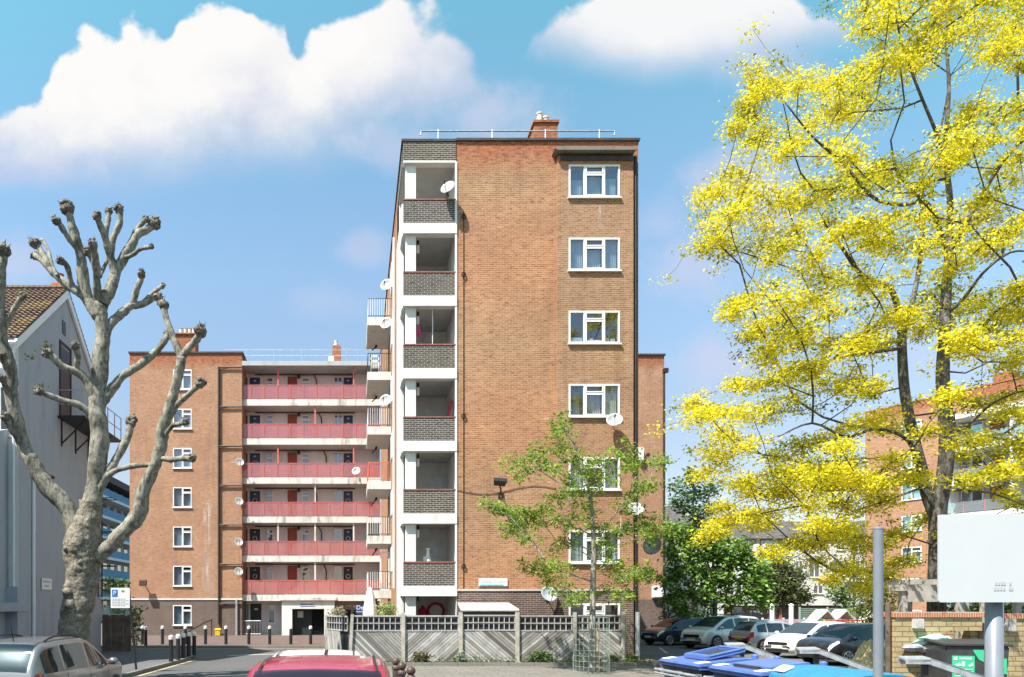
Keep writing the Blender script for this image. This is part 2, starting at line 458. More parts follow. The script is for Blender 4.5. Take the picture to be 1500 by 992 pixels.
# ---------------------------------------------------------------- sky, sun, camera
SUN_EL, SUN_AZ = 57.0, 51.0
EXPO = 1.1        # azimuth: degrees towards the left of straight behind the camera
def make_world():
    w = bpy.data.worlds.new('World'); S.world = w; w.use_nodes = True
    nt = w.node_tree; nt.nodes.clear(); h = N(nt)
    out = nt.nodes.new('ShaderNodeOutputWorld')
    bg = nt.nodes.new('ShaderNodeBackground'); bg.inputs[1].default_value = .12
    sky = nt.nodes.new('ShaderNodeTexSky'); sky.sky_type = 'NISHITA'; sky.sun_disc = False
    sky.sun_elevation = R(SUN_EL); sky.sun_rotation = R(180 + SUN_AZ)
    sky.air_density = 1.0; sky.dust_density = .6; sky.ozone_density = 2.0
    tc = h.n('ShaderNodeTexCoord').outputs['Generated']
    sp = h.n('ShaderNodeSeparateXYZ', i_0=tc)
    yy = h.math('MAXIMUM', h.math('ABSOLUTE', sp.outputs[1]), .08)
    u = h.math('DIVIDE', sp.outputs[0], yy); v = h.math('DIVIDE', sp.outputs[2], yy)
    uv = h.n('ShaderNodeCombineXYZ', i_0=u, i_1=v).outputs[0]
    nA = h.math('SUBTRACT', h.noise(uv, 10, 9, .62), .5)
    nB = h.math('SUBTRACT', h.noise(uv, 3.2, 5, .6), .5)
    vo = h.n('ShaderNodeTexVoronoi', feature='SMOOTH_F1', i_Vector=h.n('ShaderNodeVectorMath', operation='ADD', i_0=uv, i_1=h.n('ShaderNodeVectorMath', operation='SCALE', i_0=h.noise(uv, 9, 4, .6, out=1), i_Scale=.09).outputs[0]).outputs[0])
    vo.inputs['Scale'].default_value = 17; vo.inputs['Smoothness'].default_value = .4
    puff = h.math('SUBTRACT', .45, vo.outputs[0])
    def curve(pts):
        # piecewise curve of the cloud edge in direction space
        fc = nt.nodes.new('ShaderNodeFloatCurve')
        h.set(fc.inputs[1], h.math('MULTIPLY_ADD', u, 1 / 2.4, .6 / 2.4, clamp=True))
        cp = fc.mapping.curves[0]
        P = [(((x - PX0) / FPX + .6) / 2.4, min(1, max(0, (PY0 - y) / FPX))) for x, y in pts]
        while len(cp.points) < len(P): cp.points.new(.5, .5)
        for p, q in zip(cp.points, sorted(P)):
            p.location = q; p.handle_type = 'VECTOR'
        fc.mapping.update()
        return fc.outputs[0]
    def cloud(top, bot, et, eb, ka=.06, kb=.1, kp=.05):
        t = curve(top); b = curve(bot)
        dt = h.math('ADD', h.math('SUBTRACT', t, v), h.math('ADD', h.math('MULTIPLY', nA, ka), h.math('MULTIPLY', puff, kp)))
        db = h.math('ADD', h.math('SUBTRACT', v, b), h.math('MULTIPLY', nB, kb))
        return h.math('MULTIPLY', h.smooth(dt, 0, et), h.smooth(db, -eb * .3, eb)), dt, db
    m1, t1, b1 = cloud([(-140, 150), (0, 135), (60, 122), (75, 85), (90, 52), (130, 40), (200, 40), (248, 48), (262, 10), (340, -8), (420, 12), (433, 62), (480, 30), (560, 5), (640, 10), (680, 50), (715, 78), (790, 95), (822, 128), (850, 215), (1100, 215)],
                       [(-140, 280), (0, 278), (100, 285), (200, 282), (300, 268), (450, 250), (550, 214), (620, 192), (700, 168), (800, 150), (850, 215), (1100, 215)], h.math('MULTIPLY_ADD', h.smooth(u, .02, .3), .06, .02), .085, ka=.08, kb=.09, kp=.075)
    m2, t2, b2 = cloud([(700, 90), (765, 72), (800, 38), (825, 2), (900, -40), (1100, -60), (1210, -5), (1242, 40), (1262, 70), (1400, 70)],
                       [(700, 90), (770, 80), (850, 98), (950, 118), (1050, 104), (1180, 84), (1262, 70), (1400, 70)], .022, .055, ka=.075, kb=.06, kp=.05)
    def wisp(px, py, rx, ry, a):
        d = h.math('SQRT', h.math('ADD', h.math('POWER', h.math('MULTIPLY', h.math('SUBTRACT', u, (px - PX0) / FPX), FPX / rx), 2.0), h.math('POWER', h.math('MULTIPLY', h.math('SUBTRACT', v, (PY0 - py) / FPX), FPX / ry), 2.0)))
        e = h.math('ADD', h.math('SUBTRACT', 1.0, d), h.math('MULTIPLY', h.math('ADD', nA, nB), 1.6))
        return h.math('MULTIPLY', h.smooth(e, 0, .9), a)
    ws = [(535, 365, 55, 40, .42), (1010, 385, 120, 85, .6), (1080, 265, 120, 80, .6), (1060, 530, 130, 65, .65), (970, 330, 70, 60, .4), (480, 440, 90, 40, .25), (700, 175, 150, 75, .6), (600, 215, 130, 50, .5), (1130, 100, 130, 50, .4), (25, 385, 90, 60, .5), (60, 245, 160, 50, .5), (1350, 520, 160, 70, .4), (640, 130, 140, 60, .4), (1480, 330, 90, 60, .3)]
    wm = None
    for a in ws:
        q = wisp(*a); wm = q if wm is None else h.math('MAXIMUM', wm, q)
    # far background haze/clouds elsewhere in the sky (seen in reflections)
    gen = h.math('MULTIPLY', h.smooth(h.noise(uv, 1.3, 6, .6), .52, .72), h.math('LESS_THAN', sp.outputs[1], 0.0))
    def shade(dt, db, m):
        lit = h.smooth(h.math('ADD', db, h.math('MULTIPLY', h.math('ADD', nB, nA), .13)), -.02, .13)
        lit = h.math('MULTIPLY', lit, h.math('SUBTRACT', 1.0, h.math('MULTIPLY', h.smooth(h.math('ADD', u, h.math('MULTIPLY', nB, .35)), -.05, .28), .75)))
        lit = h.math('ADD', lit, h.math('ADD', h.math('MULTIPLY', h.math('ADD', puff, nA), .3), h.math('MULTIPLY', nB, .9)), clamp=True)
        return h.mix(lit, tuple(q * 1.516 / 2 ** EXPO for q in (3.45, 3.65, 4.5)), tuple(q * 1.516 / 2 ** EXPO for q in (5.45, 5.35, 5.25)))
    skyc = h.n('ShaderNodeHueSaturation', i_Color=sky.outputs[0]); skyc.inputs['Saturation'].default_value = 1.0; skyc.inputs['Value'].default_value = 1.0
    global SKYGAIN
    g_ = 1.516 / 2 ** EXPO
    c = h.mix(1.0, skyc.outputs[0], tuple(q * g_ for q in SKYTINT), 'MULTIPLY')
    c = h.mix(1.0, c, h.ramp(h.math('MULTIPLY', v, 1.0, clamp=True), [(0, (.34, .36, .44)), (.21, (.42, .44, .56)), (.44, (.51, .635, .79)), (.53, (.49, .66, .83)), (.8, (.41, .81, .88))]), 'MULTIPLY')
    K = lambda *t: tuple(q * g_ for q in t)
    c = h.mix(wm, c, K(3.7, 3.8, 4.75))
    fade = h.math('SUBTRACT', 1.0, h.math('MULTIPLY', h.smooth(u, .0, .3), .25))
    c = h.mix(h.math('MULTIPLY', m1, h.math('MULTIPLY', fade, h.math('ADD', .78, h.math('MULTIPLY', h.smooth(b1, 0, .14), .22)))), c, shade(t1, b1, m1))
    c = h.mix(h.math('MULTIPLY', m2, .93), c, h.mix(h.smooth(h.math('ADD', b2, h.math('MULTIPLY', nB, .1)), 0, .08), K(3.8, 4.0, 4.7), K(5.4, 5.35, 5.3)))
    c = h.mix(h.math('MULTIPLY', gen, .6), c, K(4.4, 4.4, 4.6))
    nt.links.new(c, bg.inputs[0]); nt.links.new(bg.outputs[0], out.inputs[0])
SKYTINT = (2.9, 2.35, 1.66)
make_world()

sl = bpy.data.lights.new('Sun', 'SUN'); sl.energy = 5.0; sl.angle = R(.53); sl.color = (1, .95, .87)
so = bpy.data.objects.new('Sun', sl); COL.objects.link(so)
_d = Vector((math.sin(R(SUN_AZ)) * math.cos(R(SUN_EL)), math.cos(R(SUN_AZ)) * math.cos(R(SUN_EL)), -math.sin(R(SUN_EL))))
so.rotation_euler = _d.to_track_quat('-Z', 'Y').to_euler()

cam = bpy.data.cameras.new('Camera'); cam.sensor_width = 36; cam.lens = FPX / 1500 * 36
cam.shift_x = (750 - PX0) / 1500; cam.shift_y = (PY0 - 496) / 1500
cam.clip_start = .1; cam.clip_end = 4000
co = bpy.data.objects.new('Camera', cam); COL.objects.link(co)
co.location = (0, 0, EYE); co.rotation_euler = (R(90), 0, 0)
S.camera = co
vs = S.view_settings; vs.view_transform = 'Standard'; vs.look = 'None'; vs.gamma = 1; vs.use_curve_mapping = False
vs.exposure = EXPO
try:
    S.cycles.max_bounces = 6; S.cycles.transparent_max_bounces = 16; S.cycles.use_denoising = True
    S.cycles.caustics_reflective = False; S.cycles.caustics_refractive = False
except Exception: pass

# ---------------------------------------------------------------- ground
M['asphalt'] = ground_mat('road_asphalt', (.092, .093, .098), (.115, .114, .114), (.055, .055, .06), scale=.35)
M['carpark'] = ground_mat('car_park_asphalt', (.135, .125, .12), (.17, .157, .148), (.08, .08, .08), scale=.4)
M['pave_pink'] = ground_mat('pink_block_paving', (.17, .12, .107), (.2, .145, .127), (.11, .085, .08), scale=.5, tile=(.2, .1))
M['pave_grey'] = ground_mat('grey_paving_slabs', (.19, .172, .155), (.22, .2, .18), (.13, .12, .11), scale=.5, tile=(.6, .45))
M['pave_dark'] = ground_mat('dark_tarmac_pavement', (.11, .11, .12), (.14, .14, .15), (.07, .07, .08), scale=.5)
M['kerb'] = ground_mat('granite_kerb', (.22, .205, .185), (.26, .245, .22), (.15, .14, .12), scale=1.2, tile=(.9, 5))
M['soil'] = ground_mat('dry_soil', (.16, .12, .08), (.2, .15, .1), (.1, .08, .05), scale=2)
M['line'] = ground_mat('worn_white_line', (.62, .61, .56), (.5, .49, .45), (.25, .25, .24), scale=3, crack=.8)
M['yline'] = ground_mat('worn_yellow_line', (.52, .43, .2), (.45, .38, .2), (.2, .2, .18), scale=3, crack=.8)

g = MB(); g.quad((-1500, -300, 0), (1500, -300, 0), (1500, 3000, 0), (-1500, 3000, 0)); struct('ground', g, M['asphalt'])
g = MB(); g.quad((10.4, 5, .004), (70, 5, .004), (70, 69, .004), (10.4, 69, .004)); struct('car_park', g, M['carpark'])
def pavement(name, poly, z, mat, kerb_edges=(), kname='kerb'):
    m = MB(); n = len(poly)
    m.add([(x, y, z) for x, y in poly], [tuple(range(n))])
    m.add([(x, y, z) for x, y in poly] + [(x, y, 0) for x, y in poly], [(i, n + i, n + (i + 1) % n, (i + 1) % n) for i in range(n)])
    struct(name, m, mat)
    if kerb_edges:
        k = MB()
        for i in kerb_edges:
            a = Vector((*poly[i], 0)); b = Vector((*poly[(i + 1) % n], 0)); d = (b - a).normalized(); nn = Vector((d.y, -d.x, 0))
            p = [a - nn * .13, b - nn * .13, b + nn * .015, a + nn * .015]
            k.prism([(q.x, q.y, 0) for q in p], (0, 0, z + .006))
        struct(kname, k, M['kerb'])
pavement('far_pavement', [(-60, 39.2), (1.6, 39.2), (1.6, 54.4), (-60, 54.4)], .11, M['pave_pink'], [0], 'far_kerb')
pavement('left_pavement', [(-40, -2), (-7.35, -2), (-7.2, 22), (-6.75, 31.5), (-7.1, 33.0), (-8.2, 34.0), (-10, 34.4), (-40, 34.4)], .12, M['pave_dark'], [1, 2, 3, 4, 5, 6], 'left_kerb')
pavement('right_pavement', [(.95, 2), (10.2, 2), (10.35, 26.0), (10.1, 26.5), (.95, 26.5)], .12, M['pave_grey'], [1, 2, 4], 'right_kerb')
g = MB()
g.box(-.2, 10.9, 26.5, 28.55, 0, .2); struct('planting_bed', g, M['soil'])
g = MB(); g.box(-.2, 10.95, 26.36, 26.5, 0, .24); g.box(10.9, 11.04, 26.5, 28.3, 0, .24); struct('bed_edging_kerb', g, M['kerb'])
ln = MB()
for x0, x1, y0, y1 in [(-6.62, -6.52, 24, 31)]: ln.quad((x0 - .35, y0, .004), (x1 - .35, y0, .004), (x1, y1, .004), (x0, y1, .004))
ln.quad((-20, 38.7, .004), (.6, 38.7, .004), (.6, 38.82, .004), (-20, 38.82, .004))
struct('yellow_road_line', ln, M['yline'])
ln = MB()
for k in range(5): ln.quad((-3.4 + .02 * k, 12 + 5 * k, .004), (-3.3, 12 + 5 * k, .004), (-3.3, 14 + 5 * k, .004), (-3.4 + .02 * k, 14 + 5 * k, .004))
ln.quad((-5.6, 33.4, .004), (-3.4, 34.6, .004), (-3.5, 34.8, .004), (-5.7, 33.6, .004))
for k in range(7):
    x = 14.5 + k * 2.5
    for y in (26.5, 35.0): ln.quad((x, y, .008), (x + .1, y, .008), (x + 1.6, y + 4.6, .008), (x + 1.5, y + 4.6, .008))
struct('white_road_line', ln, M['line'])

# ---------------------------------------------------------------- building helpers
def window(parent, x0, x1, z0, z1, y, cols, cur=None, lights=None, fr=.065, recess=.03, name='window', world=True, sill=True, room=True, glass='glass', frame_mat='upvc', sub=True):
    """cols: fractions of mullions; lights: {col: fraction} top-hung light"""
    f = MB(); yf = y - .02; yb = y + .08
    w = x1 - x0
    edges = [x0] + [x0 + w * c for c in cols] + [x1]
    f.box(x0, x1, yf, yb, z0, z0 + fr); f.box(x0, x1, yf, yb, z1 - fr, z1)
    f.box(x0, x0 + fr, yf, yb, z0 + fr, z1 - fr); f.box(x1 - fr, x1, yf, yb, z0 + fr, z1 - fr)
    for c in edges[1:-1]: f.box(c - fr * .6, c + fr * .6, yf + .004, yb - .004, z0 + fr, z1 - fr)
    lights = lights or {}
    for k, q in lights.items():
        a, b = edges[k], edges[k + 1]; zt = z0 + (z1 - z0) * q
        f.box(a + fr * .6, b - fr * .6, yf + .002, yb - .006, zt - fr * .55, zt + fr * .55)
        # opening casements: a second, prouder frame
        for (c, d) in ((z0 + fr, zt - fr * .55), (zt + fr * .55, z1 - fr)):
            t = .035; xa, xb = a + fr * .6, b - fr * .6
            f.box(xa, xb, yf - .012, yf + .03, c, c + t); f.box(xa, xb, yf - .012, yf + .03, d - t, d)
            f.box(xa, xa + t, yf - .012, yf + .03, c + t, d - t); f.box(xb - t, xb, yf - .012, yf + .03, c + t, d - t)
    if sill: f.box(x0 - .04, x1 + .04, yf - .07, yf + .05, z0 - .05, z0 - .003)
    o = f.build(name, M[frame_mat], parent, world=world)
    if not sub: return o
    p = MB(); p.quad((x0 + fr * .5, y + .03, z0 + fr * .5), (x1 - fr * .5, y + .03, z0 + fr * .5), (x1 - fr * .5, y + .03, z1 - fr * .5), (x0 + fr * .5, y + .03, z1 - fr * .5))
    p.build('pane', M[glass], o, world=world)
    if room:
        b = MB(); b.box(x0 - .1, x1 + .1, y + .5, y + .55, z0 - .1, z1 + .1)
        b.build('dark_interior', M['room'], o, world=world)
    if cur:
        for mat, a, b_, zt in cur:
            c = MB(); n = 24; vs = []
            for i in range(n + 1):
                x = x0 + w * (a + (b_ - a) * i / n)
                yy = y + .2 + .03 * math.sin(i * 1.9 + a * 9) + .012 * math.sin(i * 4.1)
                vs += [(x, yy, z0 + .02), (x, yy, z0 + (z1 - z0) * zt)]
            c.add(vs, [(2 * i, 2 * i + 2, 2 * i + 3, 2 * i + 1) for i in range(n)])
            c.build('curtain', M[mat], o, smooth=True, world=world)
    return o

def dish(loc, d=.62, az=-25, el=28, label='', group='satellite dishes on the flats', mat='dishw', rz=None):
    t = thing('satellite_dish', label, 'satellite dish', loc, 0, group)
    # wall bracket to reflector; local: wall behind (+y)
    m = MB(); m.box(-.05, .05, .33, .36, -.12, .12); m.tube([(0, .34, 0), (0, .12, 0), (0, .05, .06)], .02, 6)
    m.build('wall_bracket', M['metal_dark'], t)
    A = Matrix.Rotation(R(az), 4, 'Z') @ Matrix.Rotation(R(-el), 4, 'X')
    r = MB(); vs = []; n = 20; rings = 5
    for j in range(rings + 1):
        q = j / rings
        for k in range(n):
            a = 2 * math.pi * k / n
            p = A @ Vector((q * d / 2 * math.cos(a), -.1 * q * q * (d / .6), q * d / 2 * 1.06 * math.sin(a)))
            vs.append(p)
    fs = [(j * n + k, j * n + (k + 1) % n, (j + 1) * n + (k + 1) % n, (j + 1) * n + k) for j in range(rings) for k in range(n)]
    r.add(vs, fs)
    o = r.build('reflector', M[mat], t, smooth=True)
    sm = o.modifiers.new('thick', 'SOLIDIFY'); sm.thickness = .012
    f = MB(); p0 = A @ Vector((0, -.1, -d / 2)); p1 = A @ Vector((0, -d * .62, -d * .12)); f.tube([p0, A @ Vector((0, -d * .4, -d * .42)), p1], .012, 5)
    f.tube([p1 + Vector((0, .05, -.02)), p1 + Vector((0, -.05, .03))], .03, 8)
    f.build('feed_arm', M['metal_dark'], t)
    return t
M['dishw'] = pm('pale_dish_enamel', (.36, .36, .36), rough=.4, var=.1)
M['dishg'] = pm('grey_dish_enamel', (.34, .37, .42), rough=.4, var=.1)

# ---------------------------------------------------------------- the end wing with corner balconies (nearest, tallest in the picture)
TD = 28.5
tk = TD / FPX
def tx(px): return (px - PX0) * tk
def tz(py): return EYE + (PY0 - py) * tk
tower = thing('apartment_block', 'tall brick end wing with stacked corner balconies, in the middle behind the wooden fence', 'apartment building', (1.814, TD, 0))
XL, XR = 1.814, tx(935)
ST = 2.75
ztop = tz(207)
# main face (brick) and brown base
bx0, bx1 = tx(669), tx(814.5)
bay0, bay1, bayy = tx(814.5), tx(924.5), TD - .24
m = MB()
m.wall(bx0, bay0, 2.82, ztop, TD)
m.wall(bay1, XR, 2.82, ztop, TD)
m.wall(bay0, bay1, tz(226), ztop, TD)
# left side return (brick from 32 m back) and roof and hidden right side
m.quad((XL, 52.6, 0), (XL, 32.2, 0), (XL, 32.2, ztop), (XL, 52.6, ztop))
m.quad((XR, TD, 2.82), (XR, 52.6, 2.82), (XR, 52.6, ztop), (XR, TD, ztop))
m.quad((bx0, TD, 0), (bx0, TD + .01, 0), (bx0, TD + .01, ztop), (bx0, TD, ztop))
m.build('wall', M['brick'], tower, world=True)
wz = [(18.83 - ST * k) for k in range(7)]
wx0, wx1 = (833 - PX0) * bayy / FPX, (908 - PX0) * bayy / FPX
m = MB()
holes = [(wx0 + .03, wx1 - .03, z - 1.2, z - .03) for z in wz[:6]]
m.wall(bay0, bay1, 2.82, tz(234), bayy, holes, .3)
m.quad((bay0, bayy, 2.82), (bay0, bayy, tz(234)), (bay0, TD, tz(234)), (bay0, TD, 2.82))
m.quad((bay1, bayy, 2.82), (bay1, TD, 2.82), (bay1, TD, tz(234)), (bay1, bayy, tz(234)))
m.build('window_bay', M['brick_bay'], tower, world=True)
m = MB()
m.wall(bx0, bay0, 0, 2.82, TD - .012)
m.wall(bay0, bay1, 0, 2.82, bayy - .012, [(wx0 + .03, wx1 - .03, wz[6] - 1.2, wz[6] - .03)], .3)
m.wall(bay1, XR, 0, 2.82, TD - .012)
m.quad((bay0, bayy - .012, 0), (bay0, bayy - .012, 2.82), (bay0, TD, 2.82), (bay0, TD, 0))
m.quad((bay1, bayy - .012, 0), (bay1, TD, 0), (bay1, TD, 2.82), (bay1, bayy - .012, 2.82))
m.quad((XR, TD, 0), (XR, 52.6, 0), (XR, 52.6, 2.82), (XR, TD, 2.82))
m.build('brown_base_wall', M['brown'], tower, world=True)
m = MB(); m.box(bx0, bay0, TD - .05, TD - .014, 2.80, 2.87); m.box(bay0 - .03, bay1 + .03, bayy - .05, bayy - .014, 2.80, 2.87); m.box(bay1 + .03, XR, TD - .05, TD - .014, 2.80, 2.87)
m.build('string_course', M['render'], tower, world=True)
m = MB()
m.box(tx(668), XR + .05, TD - .07, TD + .4, ztop, ztop + .09); m.box(XL - .05, tx(668), TD - .05, TD + .4, ztop - .02, ztop + .07)
m.box(XL - .05, XL + .3, TD + .4, 52.6, ztop - .02, ztop + .07)
m.build('coping', M['coping'], tower, world=True)
m = MB(); m.quad((XL, TD, ztop - .2), (XR, TD, ztop - .2), (XR, 52.6, ztop - .2), (XL, 52.6, ztop - .2)); m.build('roof', M['coping'], tower, world=True)
m = MB(); m.prism([(tx(808), TD - .5, tz(228.5)), (tx(814), TD - .5, tz(226)), (tx(925), TD - .5, tz(226.5)), (tx(925), TD - .5, tz(231)), (tx(812), TD - .5, tz(231))], (0, .5, 0))
m.build('bay_canopy', concrete_mat('weathered_canopy', (.2, .185, .165), amt=.8), tower, world=True)
m = MB(); m.box(bay0 + .1, bay1 - .02, bayy - .05, bayy - .003, tz(234.5) - .17, tz(234.5)); m.build('canopy_fascia', M['coping'], tower, world=True)
curt = [[('curtain_blue', .04, .30, .62), ('curtain_blue', .36, .64, .8), ('curtain_blue', .70, .96, .66)],
        [('curtain_blue', .03, .31, .97), ('curtain', .36, .64, .72), ('curtain_blue', .72, .97, .97)],
        None,
        [('curtain_gold', .12, .24, .8), ('curtain', .36, .64, .72), ('curtain', .68, .97, .97)],
        [('curtain', .04, .30, .9), ('curtain_blue', .70, .96, .9)],
        [('curtain_blue', .04, .5, .9), ('curtain', .6, .96, .9)],
        None]
for k, z in enumerate(wz):
    w = window(tower, wx0, wx1, z - 1.23, z, bayy - (.012 if k == 6 else 0), [.31, .69], curt[k], {1: .72})
    if k == 2:
        b = MB()
        for a, c, hgt in ((.06, .28, .2), (.4, .5, .17), (.52, .62, .12), (.74, .8, .2), (.84, .92, .16)):
            b.box(wx0 + (wx1 - wx0) * a, wx0 + (wx1 - wx0) * c, bayy + .1, bayy + .25, z - 1.17, z - 1.17 + hgt)
        b.build('sill_clutter', M['curtain'], w, world=True)
# --- corner balconies
bz = [tz(292) - ST * k for k in range(6)]       # tops of the brick parapets
band1 = [tz(327.7) - ST * k for k in range(6)]; band0 = [tz(342.7) - ST * k for k in range(6)]
bl, br = tx(590.5), tx(668)
m = MB(); m.box(bl, br, TD - .02, TD + .25, tz(236), ztop - .02)
m.quad((XL, TD + .25, tz(236)), (XL, TD + .25, ztop - .02), (XL, 32.2, ztop - .02), (XL, 32.2, tz(236))); m.build('dark_brick_parapet', M['dark'], tower, world=True)
m = MB(); m.box(bl, br, TD - .035, TD + .3, tz(239), tz(236) - .002); m.build('top_lintel', M['white'], tower, world=True)
for k in range(6):
    m = MB(); m.box(bl + .02, br - .02, TD - .03, TD + .18, band1[k], bz[k] - .05); m.build('balcony_front', M['dark'], tower, world=True)
    m = MB(); m.box(bl + .01, br - .02, TD - .05, TD + .2, bz[k] - .048, bz[k]); m.build('balcony_rail', pm('red_tile_rail', (.34, .12, .1), var=.3, scale=5) if k == 0 else bpy.data.materials['red_tile_rail'], tower, world=True)
    m = MB(); m.box(bl - .01, br + .03, TD - .06, TD + .3, band0[k], band1[k] - .003); m.build('balcony_band', M['white'], tower, world=True)
    m = MB(); m.box(bl + .01, br, TD + .3, TD + 3.2, band0[k] + .12, band1[k] - .02); m.build('balcony_floor', M['soffit'], tower, world=True)
m = MB(); m.box(bl + .01, br, TD + .25, TD + 3.2, tz(238), tz(236) + .1); m.build('top_ceiling', M['soffit'], tower, world=True)
m = MB(); m.box(tx(594.5), tx(609.5), TD + .1, TD + .48, 0, tz(236)); m.build('balcony_column', M['white'], tower, world=True)
m = MB(); m.box(tx(666.3), tx(669.4), TD - .04, TD - .022, 2.6, tz(238)); m.build('white_edge_strip', M['upvc'], tower, world=True)
m = MB(); m.wall(bl + .02, br + .02, 0, tz(236), TD + 3.0); m.box(br + .001, br + .12, TD + .02, TD + 3.0, 0, tz(236)); m.build('balcony_back_wall', M['white'], tower, world=True)
m = MB()
m.box(XL - .03, XL + .12, TD + 1.25, 32.2, 0, tz(300))
for k in range(6): m.box(XL - .03, XL + .12, TD + .21, TD + 1.25, band0[k] + .01, bz[k] - .06)
m.build('white_side_wall', M['white'], tower, world=True)
for k in range(6):
    zt = band0[k - 1] if k else tz(239)
    if k >= 1:
        m = MB(); x = tx(614); m.tube([(x, TD + .55, zt), (x, TD + .55, zt - .18)], .05, 8); m.build('lamp_holder', M['metal_dark'], tower, world=True)
        m = MB(); m.tube([(x, TD + .55, zt - .18), (x, TD + .55, zt - .48)], .055, 8); m.build('balcony_lamp', M['upvc'], tower, world=True)
    d = MB(); d.box(br - .9, br - .15, TD + 2.95, TD + 2.99, band1[k] , band1[k] + 2.0) ; d.build('balcony_door', M['curtain_blue'], tower, world=True)
x = tx(614); m = MB(); m.tube([(x, TD + .55, 2.6), (x, TD + .55, 2.42)], .05, 8); m.build('lamp_holder', M['metal_dark'], tower, world=True)
# pole on the third balcony
m = MB(); m.tube([(tx(635), TD + .35, bz[2] - .1), (tx(635), TD + .35, band0[1])], .018, 6); m.build('balcony_prop', M['upvc'], tower, world=True)
# cables, pipes
m = MB(); m.tube([(tx(679), TD - .02, tz(310)), (tx(679), TD - .025, tz(600)), (tx(679), TD - .02, tz(862))], .016, 5)
for py in (318, 403, 610, 830):
    m.tube([(tx(679) + .07 * math.cos(a), TD - .05, tz(py) + .09 * math.sin(a)) for a in np.linspace(0, 6.4, 12)], .022, 5)
m.build('cable', M['pipe'], tower, world=True)
m = MB(); m.tube([tuple(Vector((tx(q), TD - .02, tz(718 + 6 * math.sin((q - 670) / 75.0 * 3.1))))) for q in range(670, 815, 8)], .01, 4); m.build('slack_cable', M['pipe'], tower, world=True)
M['salt'] = salt_mat('salt_stain', (.62, .48, .40))
m = MB()
for px, py0, py1, w in ((879, 300, 345, 5), (883, 305, 330, 3)): m.quad(((px - w - PX0) * bayy / FPX, bayy - .003, tz(py1)), ((px + w - PX0) * bayy / FPX, bayy - .003, tz(py1)), ((px + w - PX0) * bayy / FPX, bayy - .003, tz(py0)), ((px - w - PX0) * bayy / FPX, bayy - .003, tz(py0)))
m.build('salt_stain', M['salt'], tower, world=True)
m = MB(); m.tube([(tx(929), TD - .12, tz(232)), (tx(929), TD - .12, 2.0)], .07, 8)
for z in np.arange(2.5, 19, 2.0): m.box(tx(929) - .1, tx(929) + .1, TD - .12, TD - .01, z, z + .05)
m.build('drainpipe', M['pipe'], tower, world=True)
m = MB(); m.tube([(tx(930.5), TD - .24, 2.0), (tx(930.5), TD - .24, .2)], .085, 8); m.build('lower_drainpipe', M['galv'], tower, world=True)
# roof rail and chimney
m = MB(); zr = ztop + .95; yr = TD + .9; kk = yr / FPX
def rx(px): return (px - PX0) * kk
m.tube([(rx(616), yr, zr - .15), (rx(617), yr, zr), (rx(900), yr, zr), (rx(900), yr, zr - .15)], .03, 6)
for px in (642, 721, 799, 878): m.tube([(rx(px), yr, ztop - .2), (rx(px), yr, zr + .06)], .028, 6)
m.build('roof_rail', M['galv'], tower, world=True)
cy = 31.0; ck = cy / FPX
def cx(px): return (px - PX0) * ck
def cz(py): return EYE + (PY0 - py) * ck
m = MB(); m.box(cx(783), cx(817), cy, cy + 1.1, ztop - .2, cz(180)); m.box(cx(781), cx(819), cy - .06, cy + 1.16, cz(180), cz(176.5)); m.build('chimney', M['brick'], tower, world=True)
for px, top_, r in ((794, 157, .13), (803, 163, .13), (790, 168, .1)):
    m = MB(); m.lathe([(r * 1.15, cz(177)), (r, cz(177) + .1), (r * .9, cz(top_) - .08), (r * 1.12, cz(top_) - .06), (r * 1.12, cz(top_)), (r * .5, cz(top_) + .02)], (cx(px), cy + .4, 0), 12); m.build('chimney_pot', M['pot'], tower, smooth=False, world=True)
# name plate
m = MB(); m.box(tx(701), tx(743), TD - .05, TD - .02, tz(858.5), tz(847.5)); npl = m.build('name_plate', M['upvc'], tower, world=True)
m = MB(); m.box(tx(703), tx(737), TD - .056, TD - .052, tz(858.3), tz(856.2)); m.build('turquoise_band', pm('turquoise', (.05, .42, .55), var=.05), npl, world=True)
M['ink'] = pm('faded_grey_ink', (.42, .45, .5), var=.1)
m = MB(); x = tx(705)
for wd in (.055, .05, .03, .06, .05, .04, .05, .03, .0, .05, .03, .05, 0, .06, .05, .04, .05, .05):
    if wd: m.box(x, x + wd * .75, TD - .056, TD - .052, tz(853.4), tz(851.2))
    x += wd + .006 if wd else .03
m.build('faded_lettering', M['ink'], npl, world=True)
